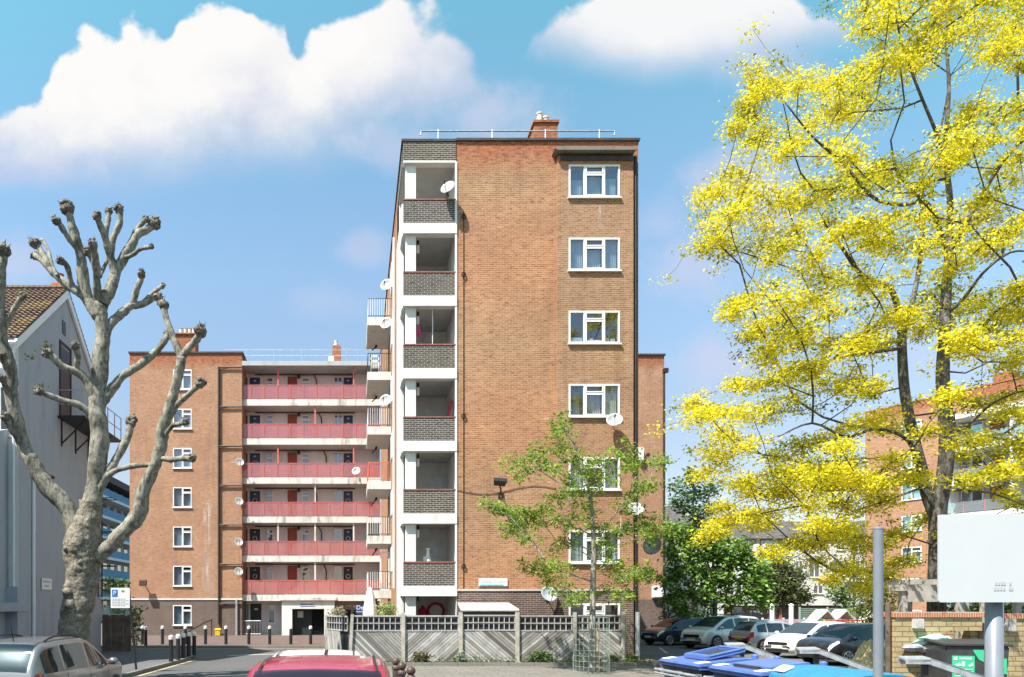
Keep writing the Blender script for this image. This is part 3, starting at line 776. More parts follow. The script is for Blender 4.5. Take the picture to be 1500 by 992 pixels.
# meter boxes right of the pipe
# ---- side balconies on the left face
YB0, YB1 = 37.8, 41.4
kb = YB0 / FPX
def sbx(px): return (px - PX0) * kb
sx0 = sbx(538)
for k in range(6):
    zt = band1[k]; zb = zt - .40
    m = MB(); m.box(sx0, XL, YB0, YB1, zb, zt); m.build('side_balcony', M['band'], tower, world=True)
    m = MB(); m.box(sx0 + .06, XL - .01, YB0 + .06, YB1 - .06, zb - .012, zb - .002); m.build('side_balcony_soffit', M['soffit'], tower, world=True)
    mat = M['metal_dark'] if k not in (3,) else M['redpost']
    barm = M['upvc'] if k in (0, 2, 4, 5) else mat
    m = MB(); hh = .95
    m.tube([(XL, YB0 + .05, zt + hh), (sx0 + .04, YB0 + .05, zt + hh), (sx0 + .04, YB1 - .05, zt + hh)], .02, 6)
    m.tube([(XL, YB0 + .05, zt + .1), (sx0 + .04, YB0 + .05, zt + .1), (sx0 + .04, YB1 - .05, zt + .1)], .015, 6)
    m.build('side_balcony_rail', mat, tower, world=True)
    m = MB()
    for i in range(10): 
        x = sx0 + .04 + i * (XL - sx0 - .04) / 10; m.box(x - .011, x + .011, YB0 + .04, YB0 + .06, zt + .1, zt + hh)
    for i in range(1, 24):
        y = YB0 + .05 + i * .15; m.box(sx0 + .03, sx0 + .05, y - .011, y + .011, zt + .1, zt + hh)
    m.build('side_balcony_bars', barm, tower, world=True)
    m = MB(); y = YB0 + 2.9; m.tube([(sx0 + .55, y, zb), (sx0 + .5, y, zb - .16)], .06, 8); m.tube([(sx0 + .55, y, zb - .1), (sx0 + .3, y - .5, zb - .45)], .03, 6); m.build('soffit_lamp', M['metal_dark'], tower, world=True)
    # window strips on the brick side face near us
    for yy in (34.2, 36.3):
        m = MB(); m.box(XL - .05, XL + .02, yy, yy + 1.1, zt + .9, zt + 2.1); m.build('side_window', M['upvc'], tower, world=True)
m = MB(); m.tube([(XL - .09, 33.2, 3), (XL - .09, 33.2, 18.5)], .055, 8); m.build('white_soil_pipe', M['upvc'], tower, world=True)
# door/wardrobe frame on lowest side balcony
m = MB(); z = band1[5]; a, b = sbx(557), sbx(571)
m.box(a, a + .06, YB0 + .3, YB0 + .36, z, z + 1.9); m.box(b - .06, b, YB0 + .3, YB0 + .36, z, z + 1.9); m.box(a, b, YB0 + .3, YB0 + .36, z + 1.9, z + 1.96); m.box(a + .06, b - .06, YB0 + .3, YB0 + .36, z, z + .1)
tag(m.build('door_frame', M['upvc']), 'white frame standing on the lowest side balcony of the end wing', 'frame')
# ---------------------------------------------------------------- the rear wing with red balcony walkways
WD = 52.6; wk = WD / FPX
def ax(px, D=WD): return (px - PX0) * D / FPX
def az(py, D=WD): return EYE + (PY0 - py) * D / FPX
rear = thing('apartment_block', 'long brick rear wing with red glazed balcony walkways, behind the black bollards', 'apartment building', (-15.78, WD, 0))
rx0, rx1 = ax(190), ax(354.5)
rt = az(518); base = 2.62
wzr = [az(541.5) - ST * k for k in range(7)]
wa, wb = ax(253.5), ax(281)
m = MB(); m.wall(rx0, rx1, base, rt, WD, [(wa + .03, wb - .03, z - 1.38, z - .03) for z in wzr[:6]], .3)
m.quad((rx0, 64, base), (rx0, WD, base), (rx0, WD, rt), (rx0, 64, rt)); m.quad((rx1, WD, base), (rx1, 56, base), (rx1, 56, rt), (rx1, WD, rt))
m.build('wall', M['brick_far'], rear, world=True)
m = MB(); m.wall(ax(790), ax(973), base, az(521), WD + .01); m.quad((ax(973), WD, base), (ax(973), 64, base), (ax(973), 64, az(521)), (ax(973), WD, az(521)))
m.build('right_end_wall', M['brick_far'], rear, world=True)
m = MB(); m.wall(rx0, rx1, 0, base, WD - .012, [(wa + .03, wb - .03, wzr[6] - 1.38, wzr[6] - .03)], .3); m.quad((rx1, WD - .012, 0), (rx1, 56, 0), (rx1, 56, base), (rx1, WD - .012, base))
m.quad((rx0, 64, 0), (rx0, WD, 0), (rx0, WD, base), (rx0, 64, base))
m.build('brown_base_wall', M['brown'], rear, world=True)
m = MB(); m.wall(ax(790), ax(973), 0, base, WD - .005); m.quad((ax(973), WD, 0), (ax(973), 64, 0), (ax(973), 64, base), (ax(973), WD, base))
m.build('brown_base_wall', M['brown'], rear, world=True)
m = MB(); m.box(rx0 - .02, rx1 + .03, WD - .06, WD - .014, base - .03, base + .08); m.build('string_course', M['white'], rear, world=True)
m = MB(); m.box(rx0 - .08, rx1 + .08, WD - .08, 56, rt, rt + .12); m.box(ax(790), ax(973) + .08, WD - .08, WD + .4, az(521), az(521) + .12); m.box(ax(973) - .3, ax(973) + .08, WD + .4, 64, az(521), az(521) + .12); m.build('coping', M['coping'], rear, world=True)
m = MB(); m.box(rx0, rx1, WD + .02, 64, rt - .15, rt - .05); m.box(ax(790), ax(973), WD + .02, 64, rt - .25, rt - .15); m.build('roof', M['coping'], rear, world=True)
for k, z in enumerate(wzr):
    window(rear, wa, wb, z - 1.41, z, WD - (.012 if k == 6 else 0), [.5], [('curtain' if k % 2 else 'curtain_blue', .02, .47, .97), ('curtain' if k % 3 else 'curtain_blue', .53, .98, .74)], {1: .74})
# drainpipes on the end wall
m = MB(); px_ = ax(321); m.tube([(px_, WD - .1, az(538)), (px_, WD - .1, .9)], .07, 8)
for k in range(7):
    z = az(539) - ST * k; m.tube([(px_, WD - .1, z), (rx1, WD - .1, z)], .055, 6); m.tube([(px_ + .02, WD - .1, z - .12), (px_ + .6, WD - .1, z - .05)], .03, 6)
m.build('drainpipe', M['pipe'], rear, world=True)
m = MB(); m.tube([(ax(347), WD - .1, base), (ax(347), WD - .1, .1)], .08, 8); m.build('grey_drainpipe', M['galv'], rear, world=True)
m = MB(); m.tube([(ax(972), WD - .1, az(545)), (ax(972), WD - .1, .3)], .08, 8); m.box(ax(970.5), ax(977), WD - .3, WD, az(547), az(541)); m.build('hopper_pipe', M['pipe'], rear, world=True)
M['salt2'] = salt_mat('salt_streak', (.70, .56, .48))
for px, w, y0, y1 in ((300, 4, 728, 830), (307, 4, 724, 812), (304, 12, 800, 878)):
    m = MB(); m.quad((ax(px - w), WD - .004, az(y1)), (ax(px + w), WD - .004, az(y1)), (ax(px + w), WD - .004, az(y0)), (ax(px - w), WD - .004, az(y0))); m.build('salt_stain', M['salt2'], rear, world=True)
# gallery
GX0, GX1 = rx1, 1.8
GB = 54.6; GF = WD + .25
def gx(px): return ax(px, GB)
def gz(py): return az(py, GB)
sl1 = [az(585, GF) - ST * k for k in range(6)]
m = MB(); m.wall(GX0, GX1, 3, az(536, GF), GB); m.build('gallery_wall', M['gallery'], rear, world=True)
m = MB(); m.box(GX0, GX1, GF - .25, GB + 6, az(537, GF), az(530.5, GF)); m.build('gallery_roof', concrete_mat('grey_roof_edge', (.42, .45, .46), amt=.5), rear, world=True)
M['crimsonpatch'] = pm('mottled_red_board', (.45, .10, .09), var=.8, scale=9)
GP = [(GX0 + .6 + .92 * i) for i in range(11) if GX0 + .6 + .92 * i < GX1]
PANEL = []
m_, nt, out = newmat('red_tinted_glass'); h_ = N(nt)
tr_ = h_.n('ShaderNodeBsdfTransparent', i_0=(.97, .66, .66)); df_ = h_.n('ShaderNodeBsdfDiffuse', i_0=(.58, .25, .25)); gl_ = h_.n('ShaderNodeBsdfGlossy', i_0=(1, 1, 1), i_1=.05)
tc_ = h_.n('ShaderNodeTexCoord').outputs['Object']
mx_ = h_.n('ShaderNodeMixShader', i_0=h_.math('ADD', .26, h_.math('MULTIPLY', h_.noise(tc_, .9, 3), .25)), i_1=tr_, i_2=df_)
mx2 = h_.n('ShaderNodeMixShader', i_0=.06, i_1=mx_, i_2=gl_); nt.links.new(mx2.outputs[0], out.inputs[0]); M['redglass'] = m_
for k in range(6):
    z1 = sl1[k]; z0 = z1 - .44
    m = MB(); m.box(GX0, GX1, GF, GB, z0, z1); m.build('walkway_slab', M['band'], rear, world=True)
    m = MB(); m.box(GX0 + .02, GX1, GF + .1, GB - .02, z0 - .02, z0 - .003); m.build('walkway_soffit', M['soffit'], rear, world=True)
    zf = z1; zr_ = zf + .98
    # railing: panel (> posts)
    m = MB(); m.box(GX0, GX1, GF + .05, GF + .058, zf + .05, zr_); pn = m.build('walkway_panel', M['redglass'], rear, world=True)
    if k in (3, 4, 5):
        a_ = {3: (457, 480, 'patterned_patch'), 4: (481, 499, 'board_patch'), 5: (499, 517, 'board_patch')}[k]
        m = MB(); m.box(ax(a_[0], GF), ax(a_[1], GF), GF + .062, GF + .075, zf + .06, zr_ - .04); m.build(a_[2], M['reddoor'] if k > 3 else M['crimsonpatch'], pn, world=True)
    m = MB(); m.box(GX0, GX1, GF + .03, GF + .09, zr_, zr_ + .05); m.build('top_rail', M['redpost'], pn, world=True)
    for x in GP:
        m = MB(); m.box(x - .022, x + .022, GF + .02, GF + .048, zf, zr_); m.build('rail_post', M['redpost'], pn, world=True)
    cols = (ax(407, GF), ax(518, GF)) if k in (0, 2) else (ax(461.5, GF),) if k in (1, 3, 5) else (ax(407, GF), ax(461.5, GF), ax(518, GF))
    for x in cols:
        m = MB(); m.box(x - .05, x + .05, GF + .1, GF + .2, zf, zf + ST - .46); m.build('walkway_post', M['redpost'] if k < 3 else M['band'], rear, world=True)
    # doors and windows on the back wall
    zd = zf + 2.05
    def door(x0, x1, mat, name='door'):
        m = MB(); m.box(x0 + .06, x1 - .06, GB - .03, GB - .005, zf + .02, zd); o = m.build(name, M[mat], rear, world=True)
        f = MB(); f.box(x0, x0 + .06, GB - .06, GB - .004, zf, zd + .06); f.box(x1 - .06, x1, GB - .06, GB - .004, zf, zd + .06); f.box(x0 + .06, x1 - .06, GB - .06, GB - .004, zd, zd + .06); f.build('door_frame', M['upvc'] if mat != 'reddoor' else M['reddoor'], o, world=True)
        if mat != 'reddoor':
            r = MB(); r.lathe([(.17, 0), (.17, .012), (.12, .012), (.12, 0)], ((x0 + x1) / 2, GB - .045, zf + 1.35), 14, axis='y'); r.build('round_pane', M['curtain_blue'], o, world=True)
            q = MB(); q.box((x0 + x1) / 2 - .08, (x0 + x1) / 2 + .08, GB - .04, GB - .031, zf + 1.78, zf + 1.86); q.build('number_plate', M['curtain_blue'], o, world=True)
    dm = ['bluedoor', 'bluedoor', 'bluedoor', 'bluedoor', 'blackdoor', 'blackdoor'][k]
    door(gx(364.5), gx(382.5), dm)
    door(gx(502), gx(518), 'bluedoor' if k < 5 else 'blackdoor')
    door(gx(421.5), gx(435), 'reddoor', 'cupboard_door')
    for a, b, low in ((gx(353.5), gx(364), .1), (gx(489), gx(501.5), .6)):
        window(rear, a, b, zf + low, zd + .04, GB - .09, [.5], None, None, fr=.05, sill=False, room=False, glass='glass_dark')
    for a, b in ((gx(390.5), gx(400.5)), (gx(442), gx(453.5))):
        window(rear, a, b, zf + .75, zd, GB - .09, [], None, {0: .72}, fr=.05, sill=True, room=False, glass='bluepane' if (k * 3 + int(a * 7)) % 4 else 'glass_dark')
    # service pipe, meter bits
    m = MB(); m.tube([(gx(374), GB - .12, zf + 2.22), (gx(520), GB - .12, zf + 2.22)], .04, 5); m.build('service_pipe', M['pipe'], rear, world=True)
    m = MB(); q = gx(464 + 7 * (k % 3)); m.tube([(q - .2, GB - .1, zf + 2.2), (q, GB - .1, zf + 1.8), (q, GB - .1, zf + 1.0)], .04, 5); m.build('meter_pipe', M['pipe'], rear, world=True)
    m = MB(); q = gx(436); m.box(q, q + .18, GB - .25, GB - .02, zd - .08, zd + .12); m.build('walkway_lamp', M['metal_dark'], rear, world=True)
# roof rail
m = MB(); yr = GF + .4
for py in (513, 521): m.tube([(ax(330, yr), yr, az(py, yr)), (GX1, yr, az(py, yr))], .02, 5)
for px in range(360, 560, 41): m.tube([(ax(px, yr), yr, az(531, yr)), (ax(px, yr), yr, az(511, yr))], .022, 5)
m.build('roof_rail', M['galv'], rear, world=True)
m = MB(); m.box(ax(258, 55), ax(286, 55), 55, 56.2, rt, az(490, 55)); m.box(ax(256, 55), ax(288, 55), 54.9, 56.3, az(490, 55), az(488, 55)); m.build('chimney', M['brick_far'], rear, world=True)
for px in (263, 270, 276, 282):
    m = MB(); m.lathe([(.2, 0), (.16, .1), (.15, .45), (.18, .5), (.1, .52)], (ax(px, 55), 55.5, az(488, 55)), 10); m.build('chimney_pot', M['pot'], rear, world=True)
m = MB(); m.box(ax(487, 57), ax(499, 57), 57, 58, az(535, 57), az(506, 57)); m.build('small_chimney', M['brick_far'], rear, world=True)
m = MB(); m.lathe([(.2, 0), (.2, .2), (.12, .25), (.12, .5)], (ax(492, 57), 57.4, az(506, 57)), 10); m.build('chimney_pot', M['pot'], rear, world=True)
# roof box, aerials
m = MB(); m.box(ax(481, 56), ax(489, 56), 56, 56.6, az(533, 56), az(522, 56)); m.build('roof_box', M['upvc'], rear, world=True)
m = MB(); x = ax(507, 56)
m.tube([(x, 56, az(533, 56)), (x, 56, az(509, 56))], .025, 5); m.tube([(x - .3, 56, az(511, 56)), (x + .3, 56, az(511, 56))], .015, 4)
for i in range(6): m.tube([(x - .3 + .12 * i, 55.8, az(511, 56)), (x - .3 + .12 * i, 56.2, az(511, 56))], .01, 4)
x = ax(944, WD + 3); m.tube([(x, WD + 3, rt - .2), (x, WD + 3, rt + .5)], .025, 5); m.tube([(x - .5, WD + 3, rt + .5), (x + .5, WD + 3, rt + .3)], .02, 4)
m.build('roof_aerial', M['galv'], rear, world=True)
# ground floor of the gallery: portal, flat entrance, shop front
gw0, gw1 = ax(413), ax(490)
m = MB(); m.wall(GX0, gw0, 0, 3, GB - .01); m.build('ground_floor_wall', M['gallery'], rear, world=True)
pf = WD - .1
ox0, ox1, oz = ax(428), ax(475), az(892)
m = MB(); m.wall(ax(413), ax(490), .1, az(879.5), pf, [(ox0, ox1, 0, oz)], .7); m.quad((ax(413), GB, 0), (ax(413), pf, 0), (ax(413), pf, az(879.5)), (ax(413), GB, az(879.5))); m.quad((ax(490), pf, 0), (ax(490), GB, 0), (ax(490), GB, az(879.5)), (ax(490), pf, az(879.5)))
m.build('entrance_portal', M['white'], rear, world=True)
m = MB(); m.box(ax(410), ax(493), pf - .15, GF, az(879.5), az(875)); m.build('portal_canopy', M['band'], rear, world=True)
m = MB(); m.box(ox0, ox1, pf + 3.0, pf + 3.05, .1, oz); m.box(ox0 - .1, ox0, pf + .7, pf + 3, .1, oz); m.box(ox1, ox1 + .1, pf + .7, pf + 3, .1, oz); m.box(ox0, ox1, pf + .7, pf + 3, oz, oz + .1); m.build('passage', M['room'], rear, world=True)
m = MB(); m.box(ox0 + .03, ox0 + 1.35, pf + .55, pf + .62, .12, oz - .05); dd = m.build('entrance_door', pm('dark_green_door', (.02, .03, .03), var=.2), rear, world=True)
m = MB(); m.box(ox0 + .35, ox0 + .75, pf + .53, pf + .548, 1.35, 1.8); m.build('door_notice', M['ink'], dd, world=True)
m = MB()
for i in range(9):
    x = ox0 + 1.4 + i * .11; m.tube([(x, pf + .6, .12), (x, pf + .6, oz - .02)], .012, 4)
for i in range(6):
    m.tube([(ox0 + 1.4, pf + .58, .4 + .35 * i), (ox1 - .02, pf + .58, .2 + .35 * i)], .012, 4)
m.build('entrance_gate', M['metal_dark'], rear, world=True)
m = MB(); x = ax(440); M['blueink'] = pm('navy_ink', (.06, .1, .25), var=.1)
for wd in (.07, .06, .05, .06, .06, .05, .07, .06, 0, .06, .05, .06, .05, .05):
    if wd: m.box(x, x + wd * .8, pf - .012, pf - .006, az(886.5), az(884.6))
    x += wd + .01 if wd else .06
m.box(ax(440), ax(462), pf - .012, pf - .006, az(888.9), az(888)); m.build('portal_lettering', M['blueink'], rear, world=True)
z = .12
m = MB(); m.box(gx(367), gx(383), GB - .06, GB - .02, z, z + 2.2); dd = m.build('door', M['blackdoor'], rear, world=True)
m = MB(); m.box(gx(373), gx(378), GB - .075, GB - .061, z + 1.75, z + 1.87); m.build('number_plate', M['upvc'], dd, world=True)
window(rear, gx(353.5), gx(366), z + .9, z + 2.25, GB - .1, [.5], None, None, sill=True, room=False, glass='bluepane')
window(rear, gx(392.5), gx(403.5), z + .75, z + 2.15, GB - .1, [], None, {0: .75}, frame_mat='upvc', room=False, glass='glass_dark')
m = MB(); m.box(gx(383.5), gw0, GB - .05, GB - .012, .1, .4); m.build('plinth', M['white'], rear, world=True)
m = MB(); yy = WD + .2; a, b = ax(353, yy), ax(382, yy)
m.tube([(a, yy, 1.12), (b, yy, 1.12)], .025, 5); m.tube([(a, yy, .2), (b, yy, .2)], .02, 5)
for i in range(14): m.tube([(a + (b - a) * i / 13, yy, .12), (a + (b - a) * i / 13, yy, 1.12)], .014, 4)
m.build('entrance_railing', M['galv'], rear, world=True)
# shop front right of portal
m = MB(); m.wall(gw1, GX1, 0, 3, GB - .02, [(ax(495, GB), ax(536, GB), .8, 2.3)], .2); m.build('shop_front', M['render'], rear, world=True)
window(rear, ax(495, GB), ax(536, GB), .8, 2.3, GB - .02, [.25, .5, .75], None, {0: .78, 1: .78, 2: .78, 3: .78}, sill=False, frame_mat='render', glass='glass_dark')
M['navy'] = pm('navy_sign', (.015, .06, .2), var=.08, rough=.4)
for a, b in ((521, 546), (556, 584)):
    yy = WD + .12
    m = MB(); m.box(ax(a, yy), ax(b, yy), yy, yy + .04, az(899, yy), az(886.5, yy)); sg = m.build('shop_sign', M['navy'], rear, world=True)
    text_mesh('lettering', 'Dentist', .42, (ax(a + .8, yy), yy - .01, az(890.3, yy)), mat=M['upvc'], parent=sg, align='LEFT')
    m = MB(); m.box(ax(a + 1, yy), ax(a + 12, yy), yy - .012, yy - .003, az(897, yy), az(895.6, yy)); m.build('underline', M['ink'], sg, world=True)
# ramp handrail, floodlight on the end wall
fl = thing('floodlight', 'brown floodlight bracketed high on the end wall of the rear wing', 'floodlight', (ax(213), WD - .5, az(856)))
m = MB(); m.prism([(-.25, -.15, -.15), (.22, -.15, -.15), (.22, -.15, .22), (-.25, -.15, .22)], (0, .25, .1)); m.build('lamp_head', pm('brown_metal', (.08, .045, .03), var=.2), fl)
m = MB(); m.tube([(0, 0, .05), (0, .48, -.1)], .04, 6); m.build('bracket', M['pipe'], fl)
hr = thing('handrail', 'black sloping handrail on the pavement by the brown base wall', 'handrail', (ax(290), 50.5, .11))
m = MB(); m.tube([(0, -1.2, .35), (.9, 0, .95), (1.35, .3, 1.15)], .04, 6); m.build('rail', M['metal_dark'], hr)
m = MB(); m.tube([(.1, -1.1, 0), (.1, -1.1, .42)], .03, 6); m.build('post', M['metal_dark'], hr)
m = MB(); m.tube([(1.3, .3, 0), (1.3, .3, 1.12)], .03, 6); m.build('post', M['metal_dark'], hr)
gb = thing('grit_box', 'small yellow box at the foot of the drainpipe on the rear wing', 'box', (ax(320.5), WD - .35, .11))
m = MB(); m.box(-.18, .18, -.15, .15, 0, .38); m.build('body', pm('yellow_plastic', (.65, .42, .02), var=.1), gb, bevel=.02)
m = MB(); m.prism([(-.2, -.17, .38), (.2, -.17, .38), (.2, .17, .46), (-.2, .17, .46)], (0, 0, .04)); m.build('lid', bpy.data.materials['yellow_plastic'], gb)
M['slate_grey'] = pm('grey_slates', (.1, .1, .11), var=.3)
# ---------------------------------------------------------------- pale house with tiled roof at the left
HX = -11.74
house = thing('gabled_house', 'pale rendered house with tiled roof and bare gable wall, behind the pollarded tree', 'house', (HX, 26.2, 0))
Y0, Y1, YR, ZE, ZR = 26.2, 34.7, 30.45, 11.6, 14.95
dx0, dx1 = 29.9, 30.9      # upper gable door (along y)
m = MB()
m.add([(HX, Y0, 0), (HX, Y1, 0), (HX, Y1, ZE), (HX, YR, ZR), (HX, Y0, ZE)], [(0, 1, 2, 3, 4)])
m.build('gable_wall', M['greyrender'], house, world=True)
m = MB(); m.wall(-34, HX, 0, ZE, Y0, [(-12.75 - 3 * i, -12.05 - 3 * i, 8.2, 9.9) for i in range(4)], .2); m.build('front_wall', M['white'], house, world=True)
for i in range(2): window(house, -12.78 - 3 * i, -12.02 - 3 * i, 8.17, 9.93, Y0, [.5], None, None, name='window')
m, nt, out = newmat('clay_roof_tiles'); h = N(nt)
tc = h.n('ShaderNodeTexCoord').outputs['Object']
bt = h.n('ShaderNodeTexBrick', i_Vector=tc, i_Color1=(.19, .115, .082), i_Color2=(.125, .085, .068), i_Mortar=(.07, .04, .03))
bt.inputs['Scale'].default_value = 1; bt.inputs['Brick Width'].default_value = .22; bt.inputs['Row Height'].default_value = .22; bt.inputs['Mortar Size'].default_value = .025
n1 = h.noise(tc, .9, 5, .7); n2 = h.noise(tc, 3, 4, .6)
cc = h.mix(h.ramp(n1, [(.5, 0), (.66, .9)]), bt.outputs[0], (.26, .18, .07)); cc = h.mix(h.ramp(n2, [(.52, 0), (.7, .7)]), cc, (.14, .10, .09))
b = h.n('ShaderNodeBsdfPrincipled', i_Base_Color=cc, i_Roughness=.9); h.set(b.inputs['Normal'], h.bump(bt.outputs[1], -.6, .03)); nt.links.new(b.outputs[0], out.inputs[0]); M['roof_tile'] = m
m = MB()
# pan-tiled slopes: rolls running up the slope, stepped courses
def slope(ya, za, yb, zb, x0, x1):
    L = math.hypot(yb - ya, zb - za); nc = int(L / .24); nx = int((x1 - x0) / .055)
    ny, nz = -(zb - za) / L, (yb - ya) / L
    if nz < 0: ny, nz = -ny, -nz
    vs = []; fs = []
    for j in range(nc):
        for e, lift in ((0, .05), (1, .0)):
            t = (j + e) / nc
            for i in range(nx + 1):
                x = x0 + (x1 - x0) * i / nx; q = .022 * math.sin(x / .22 * 2 * math.pi) + lift + .012 * mnoise.noise(Vector((x * 2, j, 0)))
                vs.append((x, ya + (yb - ya) * t + ny * q, za + (zb - za) * t + nz * q))
    w = nx + 1
    for j in range(2 * nc - 1):
        for i in range(nx): fs.append((j * w + i, j * w + i + 1, (j + 1) * w + i + 1, (j + 1) * w + i))
    m.add(vs, fs)
sl_ = (ZR - ZE) / (YR - Y0)
slope(Y0 - .3, ZE - .3 * sl_ + .12, YR, ZR + .12, -24, HX + .12); slope(Y1 + .3, ZE - .3 * sl_ + .12, YR, ZR + .12, -24, HX + .12)
m.build('roof', M['roof_tile'], house, smooth=False, world=True)
m = MB(); m.tube([(-24, YR, ZR + .16), (HX + .14, YR, ZR + .16)], .13, 8); m.build('ridge', M['roof_tile'], house, world=True)
m = MB()
for ya, za, yb, zb in ((Y0 - .35, ZE - .35 * sl_, YR, ZR), (Y1 + .35, ZE - .35 * sl_, YR, ZR)):
    m.prism([(HX + .02, ya, za - .22), (HX + .02, ya, za + .1), (HX + .02, yb, zb + .1), (HX + .02, yb, zb - .24)], (.09, 0, 0))
m.build('bargeboard', M['upvc'], house, world=True)
m = MB(); m.tube([(-30, Y0 - .38, ZE - .3), (HX + .1, Y0 - .38, ZE - .3)], .07, 6); m.tube([(HX + .02, Y0 - .3, ZE - .3), (HX - .12, Y0 - .1, ZE - .7), (HX - .12, Y0 - .1, 0)], .05, 6); m.build('gutter', M['upvc'], house, world=True)
m = MB(); m.box(HX - .55, HX - .1, YR - .1, YR + .6, ZR - .3, ZR + .35); m.build('chimney', M['redcap'], house, world=True)
m = MB(); m.lathe([(.16, 0), (.13, .45), (.15, .5)], (HX - .32, YR + .3, ZR + .35), 10); m.build('chimney_pot', M['redcap'], house, world=True)
m = MB(); m.box(HX - .02, HX + .03, dx0, dx1, 9.8, 12.6); dd = m.build('gable_door', M['blackdoor'], house, world=True)
m = MB(); m.box(HX + .0, HX + .05, dx0 - .1, dx0, 9.7, 12.7); m.box(HX, HX + .05, dx1, dx1 + .1, 9.7, 12.7); m.box(HX, HX + .05, dx0 - .1, dx1 + .1, 12.7, 12.8); m.build('door_frame', M['metal_dark'], dd, world=True)
m = MB(); m.box(HX - .01, HX + .02, 31.1 - 1.0, 31.45 - 1.0, 13.15, 13.7); m.build('vent_opening', M['blackdoor'], house, world=True)
# fire escape landing, rails, brackets, ladder
m = MB(); m.box(HX + .02, HX + 1.1, 29.6, 34.2, 9.65, 9.74)
for y in (30, 31.5, 33.0): m.tube([(HX + .02, y, 8.7), (HX + 1.0, y, 9.65)], .035, 5); m.tube([(HX + .03, y, 8.6), (HX + .03, y, 9.65)], .03, 5)
m.build('landing', M['metal_dark'], house, world=True)
m = MB()
for z in (10.2, 10.75): m.tube([(HX, 29.65, z), (HX + 1.08, 29.65, z), (HX + 1.08, 34.2, z)], .022, 5)
for y in np.linspace(29.65, 34.2, 6): m.tube([(HX + 1.08, y, 9.7), (HX + 1.08, y, 10.77)], .025, 5)
m.tube([(HX, 29.65, 11.6), (HX + .8, 29.65, 11.6), (HX + .8, 29.65, 10.75)], .02, 5)
m.build('landing_rail', M['galv'], house, world=True)
m = MB()
for y in (33.3, 33.8): m.tube([(HX + .35, y, 2.6), (HX + .35, y, 10.8)], .03, 5)
for z in np.arange(2.7, 10, .32): m.tube([(HX + .35, 33.3, z), (HX + .35, 33.8, z)], .016, 4)
for z in (4, 5.5, 7, 8.5): m.tube([(HX, 33.5, z), (HX + .35, 33.3, z)], .02, 4); m.tube([(HX + .35, 33.3, z), (HX + 1.0, 33.2, z), (HX + 1.0, 33.9, z), (HX + .35, 33.8, z)], .02, 4)
m.build('ladder', M['metal_dark'], house, world=True)
m = MB(); m.tube([(HX + .06, 27.3, 0), (HX + .06, 27.3, 7.5)], .06, 6); m.build('wall_pipe', M['upvc'], house, world=True)
m = MB(); m.box(HX + .02, HX + .45, 27.7, 28.25, 7.0, 7.1); m.tube([(HX, 28, 6.8), (HX + .3, 28, 7.02)], .04, 5); m.build('wall_lamp', M['metal_dark'], house, world=True)
# lower wing in front
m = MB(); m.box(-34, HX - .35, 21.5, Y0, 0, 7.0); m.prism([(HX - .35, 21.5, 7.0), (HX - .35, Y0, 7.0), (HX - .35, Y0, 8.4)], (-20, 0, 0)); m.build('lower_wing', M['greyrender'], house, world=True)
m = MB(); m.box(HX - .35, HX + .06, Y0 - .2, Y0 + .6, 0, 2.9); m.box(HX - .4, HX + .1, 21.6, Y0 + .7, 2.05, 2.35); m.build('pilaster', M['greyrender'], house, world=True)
nb = thing('terrace_house', 'tall pale neighbouring house just outside the left edge, shading the pavement', 'house', (-14.5, 8, 0))
m = MB(); m.box(-32, -14.5, 7.5, 20.8, 0, 11.5); m.build('wall', M['white'], nb, world=True)
m = MB(); m.prism([(-32, 7.3, 11.5), (-32, 14.1, 15.2), (-32, 21.0, 11.5)], (17.6, 0, 0)); m.build('roof', M['slate_grey'], nb, world=True)
m = MB(); m.box(-15.6, -14.6, 11, 17.5, 11.5, 15.0); m.build('gable_chimney', M['brick_far'], nb, world=True)
# little sign on the gable
k_ = 27.9
t = thing('wall_sign', 'small white notice fixed to the gable wall beside the big tree trunk', 'sign', (HX + .03, 28.5, 3.05))
m = MB(); m.box(0, .02, -.45, .45, -.2, .22); m.build('plate', M['upvc'], t)
m = MB()
for z, n, y0 in ((.1, 9, -.36), (-.06, 5, -.2)):
    for i in range(n): m.box(.022, .024, y0 + .08 * i, y0 + .08 * i + .055, z - .04, z + .04)
m.build('faded_lettering', M['ink'], t)

# wooden board fence next to the house
M['fence_dark'] = pm('weathered_brown_board', (.16, .11, .08), var=.4, scale=3)
t = thing('board_fence', 'dark brown board fence between the pale house and the parking sign', 'fence', (HX, 34.75, 0))
fx1 = (191 - PX0) * 34.75 / FPX
m = MB(); x = HX + .05; i = 0
while x < fx1 - .1:
    m.box(x, x + .135, 34.72 + .015 * (i % 2), 34.745 + .015 * (i % 2), .1, 1.78 + .03 * math.sin(i * 2.3)); x += .14; i += 1
m.build('board_panel', M['fence_dark'], t, world=True)
for x in (HX + .1, (HX + fx1) / 2, fx1 - .06):
    m = MB(); m.box(x - .06, x + .06, 34.77, 34.88, 0, 1.85); m.build('post', M['fence_dark'], t, world=True)
m = MB(); m.box(HX + .05, fx1, 34.70, 34.80, 1.8, 1.85); m.build('capping', M['soffit'], t, world=True)

